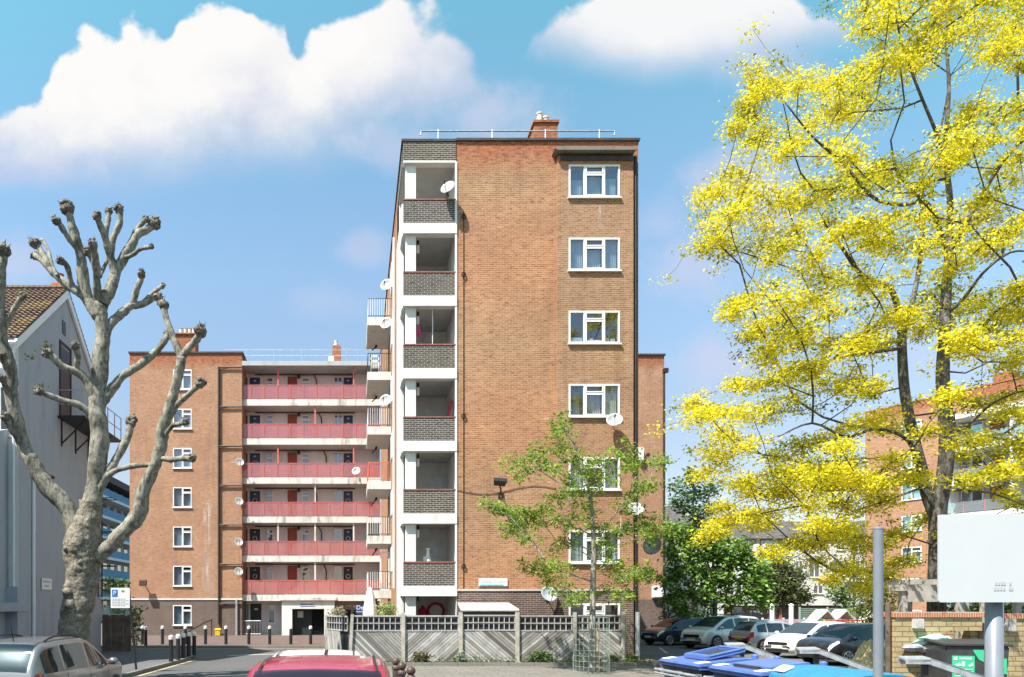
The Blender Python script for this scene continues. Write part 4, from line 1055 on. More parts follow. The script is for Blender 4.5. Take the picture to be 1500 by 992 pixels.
# ---------------------------------------------------------------- distant block with blue balconies
blk = thing('apartment_block', 'distant flats with blue balconies, glimpsed between the pale house and the brick rear wing', 'apartment building', (-32.7, 88, 0), R(0))
m = MB(); m.box(-45, -34.4, 88, 135, 0, 18.6); m.build('wall', M['render'], blk, world=True)
M['bluepanel'] = pm('blue_balcony_panel', (.10, .26, .42), var=.2)
for k in range(7):
    z = .5 + 2.65 * k
    if k: 
        m = MB(); m.box(-34.4, -32.6, 88, 135, z - .25, z + .1); m.build('balcony_slab', M['white'], blk, world=True)
        m = MB(); m.box(-32.75, -32.7, 88, 135, z + .12, z + 1.1); m.build('balcony_panel', M['bluepanel'], blk, world=True)
    m = MB(); y = 90
    while y < 134: m.box(-34.39, -34.34, y, y + 1.5, z + .9, z + 2.2); y += 3.1
    m.build('window', M['glass_dark'], blk, world=True)
m = MB(); m.box(-45, -32.4, 87.9, 135.2, 18.4, 19.3); m.build('roof', M['coping'], blk, world=True)

# ---------------------------------------------------------------- right-hand block, its facade running away to the left
RB0 = Vector((47.0, 69.2, 0)); rang = math.atan2(-10.9, 4.9)
right = thing('apartment_block', 'orange brick block with white balconies behind the yellow tree, at the right edge', 'apartment building', RB0, rang)
# local: x along the facade towards us, y = into the building
L1 = 6.4; RZ = 19.9
rwz = [19.0 - 2.75 * k - .75 for k in range(7)]
m = MB(); m.wall(0, L1, 2.6, RZ, 0, [(3.2, 4.7, z - 1.3, z) for z in rwz if z - 1.3 > 2.6], .25); m.quad((0, 0, 0), (0, 0, RZ), (0, 12, RZ), (0, 12, 0)); m.build('wall', M['brick_far'], right)
m = MB(); m.wall(0, L1, 0, 2.6, -.01, [], .25); m.build('brown_base_wall', M['brick_far'], right)
for z in rwz:
    window(right, 3.15, 4.75, z - 1.33, z + .03, 0, [.5], [('curtain', .05, .45, .9), ('curtain', .56, .95, .6)], {1: .72}, world=False)
m = MB(); m.wall(L1, 40, 17.9, RZ, 0); m.box(-.1, 40, -.05, .4, RZ, RZ + .12); m.build('parapet', M['brick_far'], right)
m = MB(); m.wall(L1, 40, 0, 18, 1.7); m.quad((L1, 0, 0), (L1, 1.7, 0), (L1, 1.7, 18), (L1, 0, 18)); m.build('balcony_back_wall', M['greyrender'], right)
for k in range(7):
    z = 17.9 - 2.75 * k
    m = MB(); m.box(L1 + .01, 40, -.35, 1.69, z - .28, z + .12); m.build('balcony_slab', M['white'], right)
    zf = z - 2.75 + .12
    for i in range(7):
        x = L1 + .5 + i * 4.6
        m = MB(); m.box(x, x + 1.6, 1.6, 1.68, zf + .9, zf + 2.2); w_ = m.build('window', M['upvc'], right)
        m = MB(); m.box(x + .08, x + .76, 1.58, 1.596, zf + .98, zf + 2.12); m.box(x + .84, x + 1.52, 1.58, 1.596, zf + .98, zf + 2.12); m.build('pane', M['glass_dark'], w_)
        m = MB(); m.box(x + 2.1, x + 3.0, 1.6, 1.68, zf, zf + 2.05); m.build('door', M['bluedoor' if i % 2 else 'reddoor'], right)
        m = MB(); m.box(x - .35, x - .15, -.2, 1.69, zf, zf + 2.35); m.build('balcony_divider', M['white'], right)
    m = MB(); m.box(L1 + .05, 40, -.2, -.18, zf + .1, zf + .95); m.build('balcony_panel', bpy.data.materials['pale_panel'] if 'pale_panel' in bpy.data.materials else glass_mat('pale_panel', (.9, .92, .95), .12, .55, (.3, .33, .36)), right)
    for i in range(22):
        x = L1 + .1 + i * 1.5
        m = MB(); m.box(x, x + .06, -.24, -.21, zf, zf + 1.0); m.build('rail_post', M['redpost'], right)
m = MB(); m.box(-.1, 40, .3, 14, RZ - .2, RZ - .1); m.build('roof', M['coping'], right)
m = MB(); m.box(9, 10.4, 2, 3, RZ - .2, RZ + 1.3); m.build('chimney', M['brick_far'], right)

# ---------------------------------------------------------------- white building with slate roof behind the car park
wb_ = thing('white_building', 'long white building with a dark slate roof, behind the parked cars and the green trees', 'building', (36, 76, 0))
kx = 76 / FPX
def qx(px): return (px - PX0) * kx
def qz(py): return EYE + (PY0 - py) * kx
M['slate'] = pm('slate_roof', (.115, .10, .10), var=.35, scale=3)
m = MB()
holes = [(qx(a), qx(b), qz(d), qz(c)) for a, b, c, d in [(1085, 1100, 795, 806), (1120, 1136, 795, 806), (1156, 1166, 793, 803), (1225, 1238, 793, 806), (1185, 1201, 821, 846), (1219, 1236, 821, 846), (1253, 1267, 821, 846), (1165, 1176, 821, 846), (1191, 1206, 857, 870), (1094, 1110, 821, 846), (1128, 1144, 821, 846), (1290, 1306, 821, 846)]]
m.wall(qx(1040), qx(1340), qz(887), qz(790), 76, holes, .2); m.build('wall', M['white'], wb_, world=True)
for hh in holes: window(wb_, *hh, 76, [.5], None, None, fr=.07, sill=True, room=False, glass='glass_dark')
m = MB(); m.box(qx(1040), qx(1340), 76.6, 76.7, 0, qz(887)); m.build('ground_floor_wall', M['brown'], wb_, world=True)
for i, px in enumerate(range(1050, 1340, 26)):
    m = MB(); m.box(qx(px), qx(px + 15), 76.5, 76.59, .3, 2.0); m.build('shop_window', M['glass_dark'], wb_, world=True)
    if i % 3 == 0: m = MB(); m.box(qx(px + 17), qx(px + 22), 76.3, 76.6, 0, qz(888)); m.build('brick_pier', M['redcap'], wb_, world=True)
m = MB(); m.prism([(qx(1038), 75.92, qz(790)), (qx(1038), 80.5, qz(757)), (qx(1038), 85.5, qz(790))], (qx(1342) - qx(1038), 0, 0)); m.build('roof', M['slate'], wb_, world=True)
m = MB(); m.box(qx(1038), qx(1342), 75.84, 75.97, qz(791.3), qz(789)); 
for px in (1112, 1248): m.tube([(qx(px), 75.8, qz(790)), (qx(px), 75.8, 0)], .06, 5)
m.build('gutter', M['metal_dark'], wb_, world=True)
m = MB(); m.box(qx(1092), qx(1101), 79.8, 80.8, qz(775), qz(748)); m.build('chimney', M['redcap'], wb_, world=True)
# low white house between the trees on the left of it
w2 = thing('white_house', 'small white house half hidden by the green trees beyond the tower', 'house', (29, 66, 0))
k2 = 66 / FPX
m = MB(); m.box((975 - PX0) * k2, (1060 - PX0) * k2, 66, 72, 0, EYE + 115 * k2); m.build('wall', M['white'], w2, world=True)
m = MB(); m.prism([((973 - PX0) * k2, 65.6, EYE + 115 * k2), ((973 - PX0) * k2, 69, EYE + 150 * k2), ((973 - PX0) * k2, 72.4, EYE + 115 * k2)], (88 * k2, 0, 0)); m.build('roof', M['slate'], w2, world=True)
for px in (985, 1012, 1040):
    for z in (1.2, 4.2):
        m = MB(); m.box((px - PX0) * k2, (px + 9 - PX0) * k2, 65.95, 65.99, z, z + 1.3); m.build('window', M['glass_dark'], w2, world=True)
# boundary wall / railings behind the car park
t = thing('low_wall', 'low red brick wall with railings along the back of the car park', 'wall', (26, 55, 0))
m = MB(); m.box(24, 44, 55, 55.25, 0, .7); m.build('wall', M['brick_far'], t, world=True)
m = MB(); m.tube([(24, 55.12, 1.55), (44, 55.12, 1.55)], .03, 5)
for i in range(100): m.tube([(24 + .2 * i, 55.12, .7), (24 + .2 * i, 55.12, 1.6)], .014, 4)
m.build('railings', M['metal_dark'], t, world=True)
t = thing('pink_hoarding', 'pink painted panel behind the silver car, at the edge of the playground', 'panel', at(1147, 925, 52)); t.location.z = 0
m = MB(); m.box(-1.4, 1.6, 0, .08, .25, 1.25); m.build('board', pm('pink_paint', (.55, .34, .42), var=.15), t)
for x in (-1.35, 0.1, 1.55): m = MB(); m.box(x - .05, x + .05, .09, .19, 0, 1.35); m.build('post', M['upvc'], t)
for px, lb in ((1131, 'thin white post standing behind the white people carrier'), (1159, 'tall white post between the silver and the white hatchback')):
    p = at(px, 900, 50); t = thing('white_post', lb, 'post', (p.x, 50, 0), 0, 'white posts along the car park')
    m = MB(); m.tube([(0, 0, 0), (0, 0, 2.2)], .14, 10); m.build('shaft', M['upvc'], t); m = MB(); m.lathe([(.17, 2.2), (.17, 2.26), (.02, 2.34)], (0, 0, 0), 10); m.build('cap', M['upvc'], t)
# playground shelters with tilted white roofs
M['grn'] = pm('green_paint', (.12, .42, .16), var=.1); M['yel'] = pm('yellow_paint', (.75, .5, .05), var=.1); M['redp'] = pm('red_paint', (.6, .06, .05), var=.1); M['cream'] = pm('cream_board', (.78, .76, .6), var=.08)
def playframe(px, D, lb, mat):
    p = at(px, 900, D); t = thing('play_tower', lb, 'play tower', (p.x, D, 0), 0, 'play towers in the playground')
    t.scale = (.78,) * 3
    for x in (-.5, .5):
        for y in (-.5, .5): m = MB(); m.tube([(x, y, 0), (x, y, 1.75)], .045, 6); m.build('leg', M[mat], t)
    m = MB(); m.prism([(-1.1, -.75, 1.35), (-.98, -.75, 1.45), (.02, -.75, 2.5), (.05, -.75, 2.35)], (0, 1.5, 0)); m.build('roof_panel', M['cream'], t)
    m = MB(); m.prism([(.07, -.75, 2.37), (.1, -.75, 2.46), (.75, -.75, 1.75), (.65, -.75, 1.65)], (0, 1.5, 0)); m.build('roof_panel', M['soffit'], t)
    m = MB(); m.box(-.55, .55, -.55, .55, .85, .93); m.build('deck', M['redp'], t)
playframe(1203, 48, 'left play tower with cream tilted roof and green legs', 'grn'); playframe(1231, 48.5, 'middle play tower with cream tilted roof and yellow legs', 'yel'); playframe(1279, 46, 'right play tower with cream roof half hidden by the slim grey post', 'grn')
t = thing('mesh_fence', 'pale green mesh fence around the playground behind the white hatchback', 'fence', (29, 51.5, 0))
m = MB()
for i in range(80): m.tube([(30.5 + .07 * i, 51.5, 0), (30.5 + .07 * i, 51.5, 2.0)], .012, 3)
for i in range(14): m.tube([(30.5, 51.5, .05 + .15 * i), (36.1, 51.5, .05 + .15 * i)], .012, 3)
m.build('mesh', pm('pale_green_wire', (.32, .42, .34), var=.1), t, world=True)
for x in (30.5, 32.4, 34.3, 36.1): m = MB(); m.box(x - .05, x + .05, 51.46, 51.54, 0, 2.1); m.build('post', bpy.data.materials['pale_green_wire'], t, world=True)
t = thing('red_railing', 'red low railing in front of the play towers behind the black hatchback', 'railing', (31, 44, 0))
m = MB(); 
for z in (.5, 1.0, 1.35): m.tube([(27.5, 44, z), (36, 44, z)], .05, 6)
m.build('rail', M['redp'], t, world=True)
for x in np.linspace(27.5, 36, 8): m = MB(); m.tube([(x, 44, 0), (x, 44, 1.4)], .05, 6); m.build('post', M['yel' if int(x) % 2 else 'redp'], t, world=True)

# ---------------------------------------------------------------- wooden fence in front of the tower
m_, nt, out = newmat('silvered_fence_wood'); h_ = N(nt)
tc_ = h_.n('ShaderNodeTexCoord').outputs['Object']; at_ = h_.n('ShaderNodeAttribute', attribute_name='tint')
nn_ = h_.noise(tc_, 2.5, 6, .7); n2_ = h_.noise(tc_, 22, 4, .7)
cc_ = h_.ramp(at_.outputs['Fac'], [(0, (.11, .10, .095)), (.3, (.26, .25, .24)), (.7, (.40, .385, .37)), (1, (.53, .515, .50))])
cc_ = h_.mix(h_.ramp(nn_, [(.48, 0), (.66, .6)]), cc_, (.15, .125, .105)); cc_ = h_.mix(h_.math('MULTIPLY', n2_, .4), cc_, (.17, .15, .13))
b_ = h_.n('ShaderNodeBsdfPrincipled', i_Base_Color=cc_, i_Roughness=.85); b_.inputs['Specular IOR Level'].default_value = .2
h_.set(b_.inputs['Normal'], h_.bump(n2_, .3, .01)); nt.links.new(b_.outputs[0], out.inputs[0]); M['wood_grey'] = m_
def set_tint(o, per, vals):
    a = o.data.attributes.new('tint', 'FLOAT', 'POINT')
    a.data.foreach_set('value', np.repeat(np.array(vals, dtype=np.float32), per))
M['yard_shade'] = pm('painted_yard_shade', (.035, .037, .045), var=.4, scale=6)  # shade of the yard behind the trellis, put into a dark colour
FD = 27.0; fz = .2
fence = thing('wooden_fence', 'grey weathered wooden fence with diagonal boards and a trellis top, before the tower', 'fence', ((510 - PX0) * FD / FPX, FD, fz))
rf = random.Random(3)
def clip_strip(a0, slope, x0, x1, z0, z1, w):
    """board along direction (1,slope), band c in [a0,a0+w] of z - slope*x, clipped to the rectangle"""
    poly = [(x0, z0), (x1, z0), (x1, z1), (x0, z1)]
    for sgn, lim in ((1, a0), (-1, a0 + w)):
        outp = []
        for i in range(len(poly)):
            p, q = poly[i], poly[(i + 1) % len(poly)]
            fp = sgn * (p[1] - slope * p[0] - lim); fq = sgn * (q[1] - slope * q[0] - lim)
            if fp >= 0: outp.append(p)
            if fp * fq < 0:
                t = fp / (fp - fq); outp.append((p[0] + (q[0] - p[0]) * t, p[1] + (q[1] - p[1]) * t))
        poly = outp
        if len(poly) < 3: return None
    return poly
def fence_panel(p0, p1, slope, zbot, zmid, ztop_, seed, bars=9):
    """vertical panel between ground points p0,p1"""
    r = random.Random(seed); p0 = Vector((*p0, 0)); p1 = Vector((*p1, 0)); L = (p1 - p0).length; d = (p1 - p0) / L; nrm = Vector((d.y, -d.x, 0))
    m = MB(); tints = []
    bw = .135; lo = min(zbot - slope * 0, zbot - slope * L) - 3; c = lo
    while c < lo + 9:
        q = clip_strip(c, slope, 0, L, zbot, zmid, bw - .018)
        if q:
            o_ = r.uniform(0, .012)
            P = [p0 + d * x + nrm * o_ + Vector((0, 0, z)) for x, z in q]
            m.prism(P, -nrm * .02); tints += [min(1, max(0, r.gauss(.55, .32)))] * (2 * len(q))
        c += bw
    o = m.build('board_panel', M['wood_grey'], fence, world=True); set_tint(o, 1, tints)
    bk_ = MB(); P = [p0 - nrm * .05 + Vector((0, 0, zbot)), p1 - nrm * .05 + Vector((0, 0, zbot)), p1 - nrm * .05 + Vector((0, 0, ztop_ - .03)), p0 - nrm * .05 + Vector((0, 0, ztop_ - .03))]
    bk_.prism(P, -nrm * .006); bk_.build('yard_shade_sheet', M['yard_shade'], o, world=True)  # added sheet, painted dark so the gaps look like shaded yard
    m = MB(); n0 = 0
    def bar(xa, xb, za, zb, off=0):
        P = [p0 + d * xa + nrm * off + Vector((0, 0, za)), p0 + d * xb + nrm * off + Vector((0, 0, za)), p0 + d * xb + nrm * off + Vector((0, 0, zb)), p0 + d * xa + nrm * off + Vector((0, 0, zb))]
        m.prism(P, -nrm * .025)
    bar(0, L, ztop_ - .05, ztop_, .02); bar(0, L, zmid, zmid + .05, .02); bar(0, L, (ztop_ + zmid) / 2 - .015, (ztop_ + zmid) / 2 + .02, .012)
    for i in range(bars + 1):
        x = .03 + (L - .06) * i / bars + r.uniform(-.01, .01); bar(x - .017, x + .017, zmid + .05, ztop_ - .05, 0)
    t = m.build('trellis', M['wood_grey'], o, world=True); set_tint(t, 8, [r.uniform(.6, .95) for _ in range(len(m.v) // 8)])
def fence_post(x, y, zt, w=.11, name='post', lean=0):
    m = MB(); m.prism([(x - w / 2 + lean, y - w / 2 - .03, zt), (x - w / 2, y - w / 2 - .03, 0), (x + w / 2, y - w / 2 - .03, 0), (x + w / 2 + lean, y - w / 2 - .03, zt)], (0, w, 0))
    o = m.build(name, M['post_grey'], fence, world=True)
M['post_grey'] = pm('weathered_concrete_post', (.46, .43, .37), var=.3, scale=3, bump=.3)
def fx(px): return (px - PX0) * FD / FPX
def fzz(py): return EYE + (PY0 - py) * FD / FPX
posts = [512, 590.5, 674.5, 757.5, 841.5, 911.5]
zt, zm, zb_ = fzz(901.5), fzz(925), fz + .03
sgn = [-1.05, .95, -.9, .85, -.85]
# V pattern: boards on each panel lean the other way
for i in range(5):
    dz = [0, 0, .02, 0, .015][i]
    fence_panel((fx(posts[i]) + .06, FD), (fx(posts[i + 1]) - .06, FD), sgn[i] * .95, zb_, zm + dz, zt + dz, 20 + i, [9, 8, 10, 9, 8][i])
for i, px in enumerate(posts): fence_post(fx(px), FD, fzz(897 if i else 900), .13 if i in (1, 2, 3) else .11, lean=.1 if i == 0 else 0)
s0 = at(478, 975, 28.6)
fence_panel((fx(478) * 28.8 / 27, 28.8), (fx(509), FD + .05), -4, zb_, zm, zt - .02, 40, 8)
fence_post(fx(478) * 28.8 / 27, 28.9, zt, .1)
fence_post(fx(915), FD + .06, fzz(895), .09)
# lean-to roof behind the fence
t = thing('store_roof', 'flat white store roof showing above the fence against the brown brick', 'shed', (tx(718), 27.6, 0))
m = MB(); a, b = (675 - PX0) * 27.4 / FPX, (760 - PX0) * 27.4 / FPX
m.prism([(a, 27.35, 2.06), (b, 27.35, 2.06), (b - .18, 28.35, 2.3), (a + .02, 28.35, 2.3)], (0, 0, .05)); m.build('roof_sheet', M['white'], t, world=True)
m = MB(); m.box(a + .1, b - .1, 27.45, 27.5, .2, 2.02); m.box(a + .1, a + .15, 27.5, 28.3, .2, 2.02); m.box(b - .25, b - .2, 27.5, 28.3, .2, 2.02); m.build('store_side', M['fence_dark'], t, world=True)

# ---------------------------------------------------------------- dishes and other things fixed to the flats
dish(at(657, 277, TD - .3), .56, -30, 25, 'pale satellite dish at the top corner balcony of the tower')
dish(at(900, 617.5, TD - .55), .6, -15, 30, 'grey satellite dish below the fourth window of the tower')
dish(at(931, 748, TD - .5), .6, -10, 35, 'pale satellite dish on the drainpipe behind the young tree')
dish(at(803, 872, TD - .42), .62, 10, 30, 'dark grey satellite dish on the brown brick just above the fence', mat='dishg')
dish(at(957, 800, TD + 10), .95, -40, 12, 'large white satellite dish at the right of the tower', mat='dishw')
for px, py, lb in ((351, 678, 'satellite dish on the corner of the third red walkway from the top'), (350, 735.5, 'satellite dish on the corner of the fourth red walkway from the top'), (349.5, 795, 'satellite dish on the corner of the second red walkway from the bottom'), (349.5, 838, 'satellite dish on the corner of the lowest red walkway')):
    dish(at(px, py, WD - .45), .6, 20, 25, lb)
dish(at(522, 691, WD - .3), .6, -15, 25, 'satellite dish on the railing of the third red walkway, at its right end')
for (px, py, D, lb) in ((567, 419, 36.6, 'uppermost pale dish sticking out from the left side of the tower'), (566, 475, 37.2, 'large pale dish at the front of the top side balcony'), (565, 588, 37.2, 'pale dish below the second side balcony')):
    dish(at(px, py, D), .62, -20, 18, lb)
t = thing('floodlight', 'black floodlight on a bracket on the tower wall left of the young tree', 'floodlight', at(732, 706, TD - .55))
m = MB(); m.prism([(-.25, -.2, .02), (.25, -.2, -.02), (.2, .1, -.16), (-.2, .1, -.12)], (0, .04, .12)); m.build('lamp_head', M['metal_dark'], t)
m = MB(); m.tube([(0, .05, -.05), (.1, .3, -.25), (.14, .53, -.42)], .03, 6); m.box(.04, .24, .5, .54, -.52, -.32); m.build('bracket', M['metal_dark'], t)
t = thing('meter_box', 'white meter cabinet on the rear wing right of the tower', 'cabinet', at(964.5, 867, WD - .3))
m = MB(); m.box(-.38, .38, 0, .28, -.42, .42); m.build('cabinet', M['upvc'], t, bevel=.03); m = MB(); m.box(-.33, .33, -.012, -.002, -.36, .36); m.build('door', M['upvc'], t)
t = thing('vent_box', 'tall white flue box on the rear wing beside the tower corner', 'flue', at(939.5, 664, WD - .3)); m = MB(); m.box(-.18, .18, 0, .28, -.45, .4); m.build('casing', M['upvc'], t); m = MB(); m.lathe([(.12, -.1), (.14, -.02)], (0.5, .1, -.1), 10, axis='y'); m.build('flue_outlet', M['metal_dark'], t)
# things on balconies
t = thing('chair', 'white plastic chair on the second side balcony from the top', 'chair', (sbx(549) + .02, YB0 + .55, band1[1]))
m = MB(); m.box(-.22, .22, -.22, .22, .42, .46); m.build('seat', M['upvc'], t)
m = MB(); m.box(-.22, -.18, .18, .22, .46, 1.1); m.box(.18, .22, .18, .22, .46, 1.1); m.box(-.22, .22, .18, .21, .98, 1.1); m.box(-.22, .22, .18, .21, .72, .84); m.build('backrest', M['upvc'], t)
for x in (-.2, .2):
    for y in (-.2, .2): m = MB(); m.box(x - .02, x + .02, y - .02, y + .02, 0, .42); m.build('leg', M['upvc'], t)
M['pink'] = pm('pink_cloth', (.6, .05, .2), var=.2); M['crimson'] = pm('crimson_plastic', (.42, .02, .06), var=.15)
t = tag(MB().prism([(tx(612), TD + .4, tz(472)), (tx(616), TD + .4, tz(472)), (tx(619), TD + .4, tz(490)), (tx(614), TD + .4, tz(484)), (tx(611), TD + .4, tz(490))], (0, .1, 0)).build('pink_cloth', M['pink']), 'pink cloth hanging beside the column on the third balcony', 'cloth')
t = tag(MB().prism([(tx(657), TD + .6, tz(606)), (tx(662), TD + .6, tz(606)), (tx(666), TD + .6, tz(582)), (tx(664), TD + .6, tz(578))], (0, .3, 0)).build('red_cloth', M['crimson']), 'red cloth leaning in the corner of the fourth balcony', 'cloth')
m = MB(); c = Vector((tx(650), TD + 2.8, 2.0)); m.tube([c + Vector((.33 * math.cos(a), 0, .33 * math.sin(a))) for a in np.linspace(0, 6.283, 24)], .06, 6)
tag(m.build('hose_ring', M['crimson']), 'red ring on the back wall of the ground floor balcony', 'hose ring')
m = MB(); m.lathe([(.02, 0), (.17, .02), (.17, .75), (.08, .85), (.05, .95)], (tx(628), TD + 2.5, 1.3), 12); tag(m.build('red_canister', M['crimson'], smooth=True), 'red canister on the ground floor balcony above the fence', 'canister')
m = MB(); m.blob((tx(617), TD + 2.3, 1.3), .3, 10, .3, 4, (1, .6, .8)); tag(m.build('dark_bag', M['metal_dark']), 'dark bag on the ground floor balcony beside the column', 'bag')
m = MB(); m.lathe([(.12, 0), (.14, .1), (.08, .3), (.05, .5), (.1, .6)], (tx(629), TD + .6, bz[5] - .05), 10); m.box(tx(622), tx(629), TD + .5, TD + .7, bz[5] - .05, bz[5] + .22)
tag(m.build('white_jug', M['upvc']), 'white jug and tub on the lowest brick balcony', 'jug')
# closed parasol and plant behind the fence
p = at(542, 880, 33)
t = thing('closed_parasol', 'closed white parasol standing behind the fence near the shop signs', 'parasol', (p.x, 33, 0))
m = MB(); m.tube([(0, 0, 0), (0, 0, 3.1)], .03, 6); m.build('pole', M['galv'], t)
m = MB(); vs_ = []; n_ = 18
prof = [(.04, 3.05), (.12, 2.9), (.2, 2.5), (.27, 2.0), (.3, 1.6), (.22, 1.45), (.26, 1.1)]
for r_, z_ in prof:
    for k in range(n_):
        a = 2 * math.pi * k / n_; rr = r_ * (1 + .14 * math.cos(a * 6)); vs_.append((rr * math.cos(a), rr * math.sin(a), z_))
m.add(vs_, [(i * n_ + k, (i + 1) * n_ + k, (i + 1) * n_ + (k + 1) % n_, i * n_ + (k + 1) % n_) for i in range(len(prof) - 1) for k in range(n_)]); m.build('canopy', M['upvc'], t, smooth=True)

# ---------------------------------------------------------------- bollards
def bollard(kind):
    t = thing('bollard', '', 'bollard')
    if kind == 'black':
        m = MB(); m.lathe([(.085, 0), (.085, .8), (.08, .84)], (0, 0, 0), 14); m.build('shaft', M['metal_dark'], t)
        m = MB(); m.lathe([(.088, .84), (.092, .86), (.092, .95), (.06, 1.0), (.01, 1.015)], (0, 0, 0), 14); m.build('cap', M['upvc'], t, smooth=False)
    else:
        m = MB(); m.lathe([(.085, 0), (.075, .2), (.07, .8), (.09, .82), (.09, .86), (.05, .9)], (0, 0, 0), 14); m.build('shaft', M['rusty'], t, smooth=False)
        m = MB(); m.lathe([(.02, .89)] + [(.085 * math.sin(a), .97 - .085 * math.cos(a)) for a in np.linspace(.4, 3.1, 9)], (0, 0, 0), 14); m.build('ball', M['rusty'], t, smooth=True)
    return t
M['rusty'] = pm('brown_bollard_paint', (.09, .06, .05), var=.4, rough=.5)
bb = bollard('black')
words = ['first', 'second', 'third', 'fourth', 'fifth', 'sixth', 'seventh', 'eighth', 'ninth']
far = [208.5, 213.5, 238, 271.5, 301, 331, 364.5, 395, 426, 455]
wl = ['leftmost', 'second from the left, nearer the kerb,', 'third from the left', 'fourth from the left', 'fifth from the left', 'sixth from the left', 'seventh from the left, before the railed doorway,', 'eighth from the left, before the grey wall,', 'ninth from the left, beside the white portal,', 'rightmost, before the dark passage,']
for i, px in enumerate(far):
    D = 40.8 if i != 1 else 39.5
    q = ((px - PX0) * D / FPX, D, .11)
    o = bb if i == 0 else copy_thing(bb, q)
    o.location = q; o['label'] = 'white-capped black bollard ' + wl[i].rstrip(',') + ' on the far pavement'; o['group'] = 'bollards along the far pavement'
near = [(250.5, 28.4, 'nearest and leftmost'), (261, 29.3, 'second from the left'), (268.5, 30.3, 'middle'), (276.5, 31.3, 'fourth from the left'), (284.5, 31.9, 'rightmost')]
for px, D, w in near:
    q = ((px - PX0) * D / FPX, D, .12)
    o = copy_thing(bb, q); o['label'] = 'white-capped black bollard, ' + w + ' of the cluster on the shaded corner'; o['group'] = 'bollards clustered on the shaded corner'
bb2 = bollard('ball')
for i, (px, D, w) in enumerate([(580, 15.8, 'left, half hidden,'), (588.5, 14.6, 'middle'), (602, 13.6, 'right and nearest')]):
    q = ((px - PX0) * D / FPX, D, .12); o = bb2 if i == 0 else copy_thing(bb2, q); o.location = q
    o['label'] = 'brown ball-topped bollard, ' + w + ' of the three beside the red car'; o['group'] = 'ball-topped bollards'

# ---------------------------------------------------------------- signs
p = at(199.5, 985, 25)
t = thing('parking_sign', 'white parking sign with blue P on a leaning dark post, beside the board fence', 'sign', (p.x, 25, .12))
m = MB(); m.tube([(0, 0, 0), (-.26, 0, 2.85)], .04, 8); m.build('post', M['metal_dark'], t)
rzs = R(6)
m = MB(); m.box(-.83, -.20, -.05, -.03, 2.05, 2.72, rz=R(0)); sp_ = m.build('sign_plate', M['upvc'], t)
m = MB(); m.box(-.79, -.6, -.056, -.052, 2.42, 2.66); m.build('blue_panel', pm('parking_blue', (.03, .16, .45), var=.05), sp_)
text_mesh('letter_p', 'P', .2, (p.x - .695, 25 - .062, .12 + 2.54), mat=M['upvc'], parent=sp_)
m = MB(); m.prism([(-.5, -.056, 2.6), (-.44, -.056, 2.66), (-.36, -.056, 2.62), (-.40, -.056, 2.57)], (0, .004, 0)); m.build('green_mark', M['grn'], sp_)
m = MB()
for j in range(5):
    x = -.78
    for i in range(5 + j % 2): w = .05 + .04 * ((i * 7 + j * 3) % 3) / 2; m.box(x, x + w, -.056, -.052, 2.34 - .055 * j, 2.365 - .055 * j); x += w + .025
m.build('small_print', M['ink'], sp_)
# large blank board at the right
D = 4.2; p = at(1463, 900, D)
t = thing('sign_board', 'large blank white sign board on a grey post, close at the right edge', 'sign', (p.x, D, 0))
m = MB(); m.tube([(0, .03, 0), (0, .03, 2.72)], .042, 16); m.build('post', M['grey_post'], t, smooth=True)
m = MB(); ang = R(-9)
vs_ = []
W, H0, H1, rr = .66, 2.31, 2.80, .012
for k, (cx_, cz_) in enumerate(((W / 2 - rr, H1 - rr), (-W / 2 + rr, H1 - rr), (-W / 2 + rr, H0 + rr), (W / 2 - rr, H0 + rr))):
    for j in range(5):
        a = math.pi / 2 * (k + j / 4); vs_.append((cx_ + rr * math.cos(a), cz_ + rr * math.sin(a)))
Mr = Matrix.Rotation(ang, 4, 'Z')
m.prism([Mr @ Vector((x, -.05, z)) for x, z in vs_][::-1], Mr @ Vector((0, .012, 0))); pl = m.build('board', pm('white_sign_enamel', (.47, .485, .495), rough=.35, var=.02), t)
m = MB()
for z, xs in ((2.405, (-.05, -.035, -.02, -.008, .02)), (2.375, (-.055, -.04, -.025, -.01, .018, .03))):
    for x in xs:
        P = [Mr @ Vector((q[0], -.053, q[1])) for q in ((x, z), (x + .009, z), (x + .009, z + .017), (x, z + .017))]; m.add(P, [(0, 1, 2, 3)])
m.build('ghost_lettering', pm('faint_ink', (.4, .4, .41), var=.05), pl)
D = 6.7; p = at(1286.5, 900, D)
t = thing('slim_post', 'slim grey steel post with no sign, before the parked cars', 'post', (p.x, D, 0))
m = MB(); m.lathe([(.04, 0), (.04, 2.96), (.036, 2.965)], (0, 0, 0), 16); m.build('shaft', M['grey_post'], t, smooth=False)
m = MB(); m.lathe([(.041, 2.965), (.041, 2.98), (.03, 2.99)], (0, 0, 0), 16); m.build('cap', M['grey_post'], t)
m = MB(); m.lathe([(.046, 1.2), (.046, 1.24)], (0, 0, 0), 16); m.build('clip', M['galv'], t)

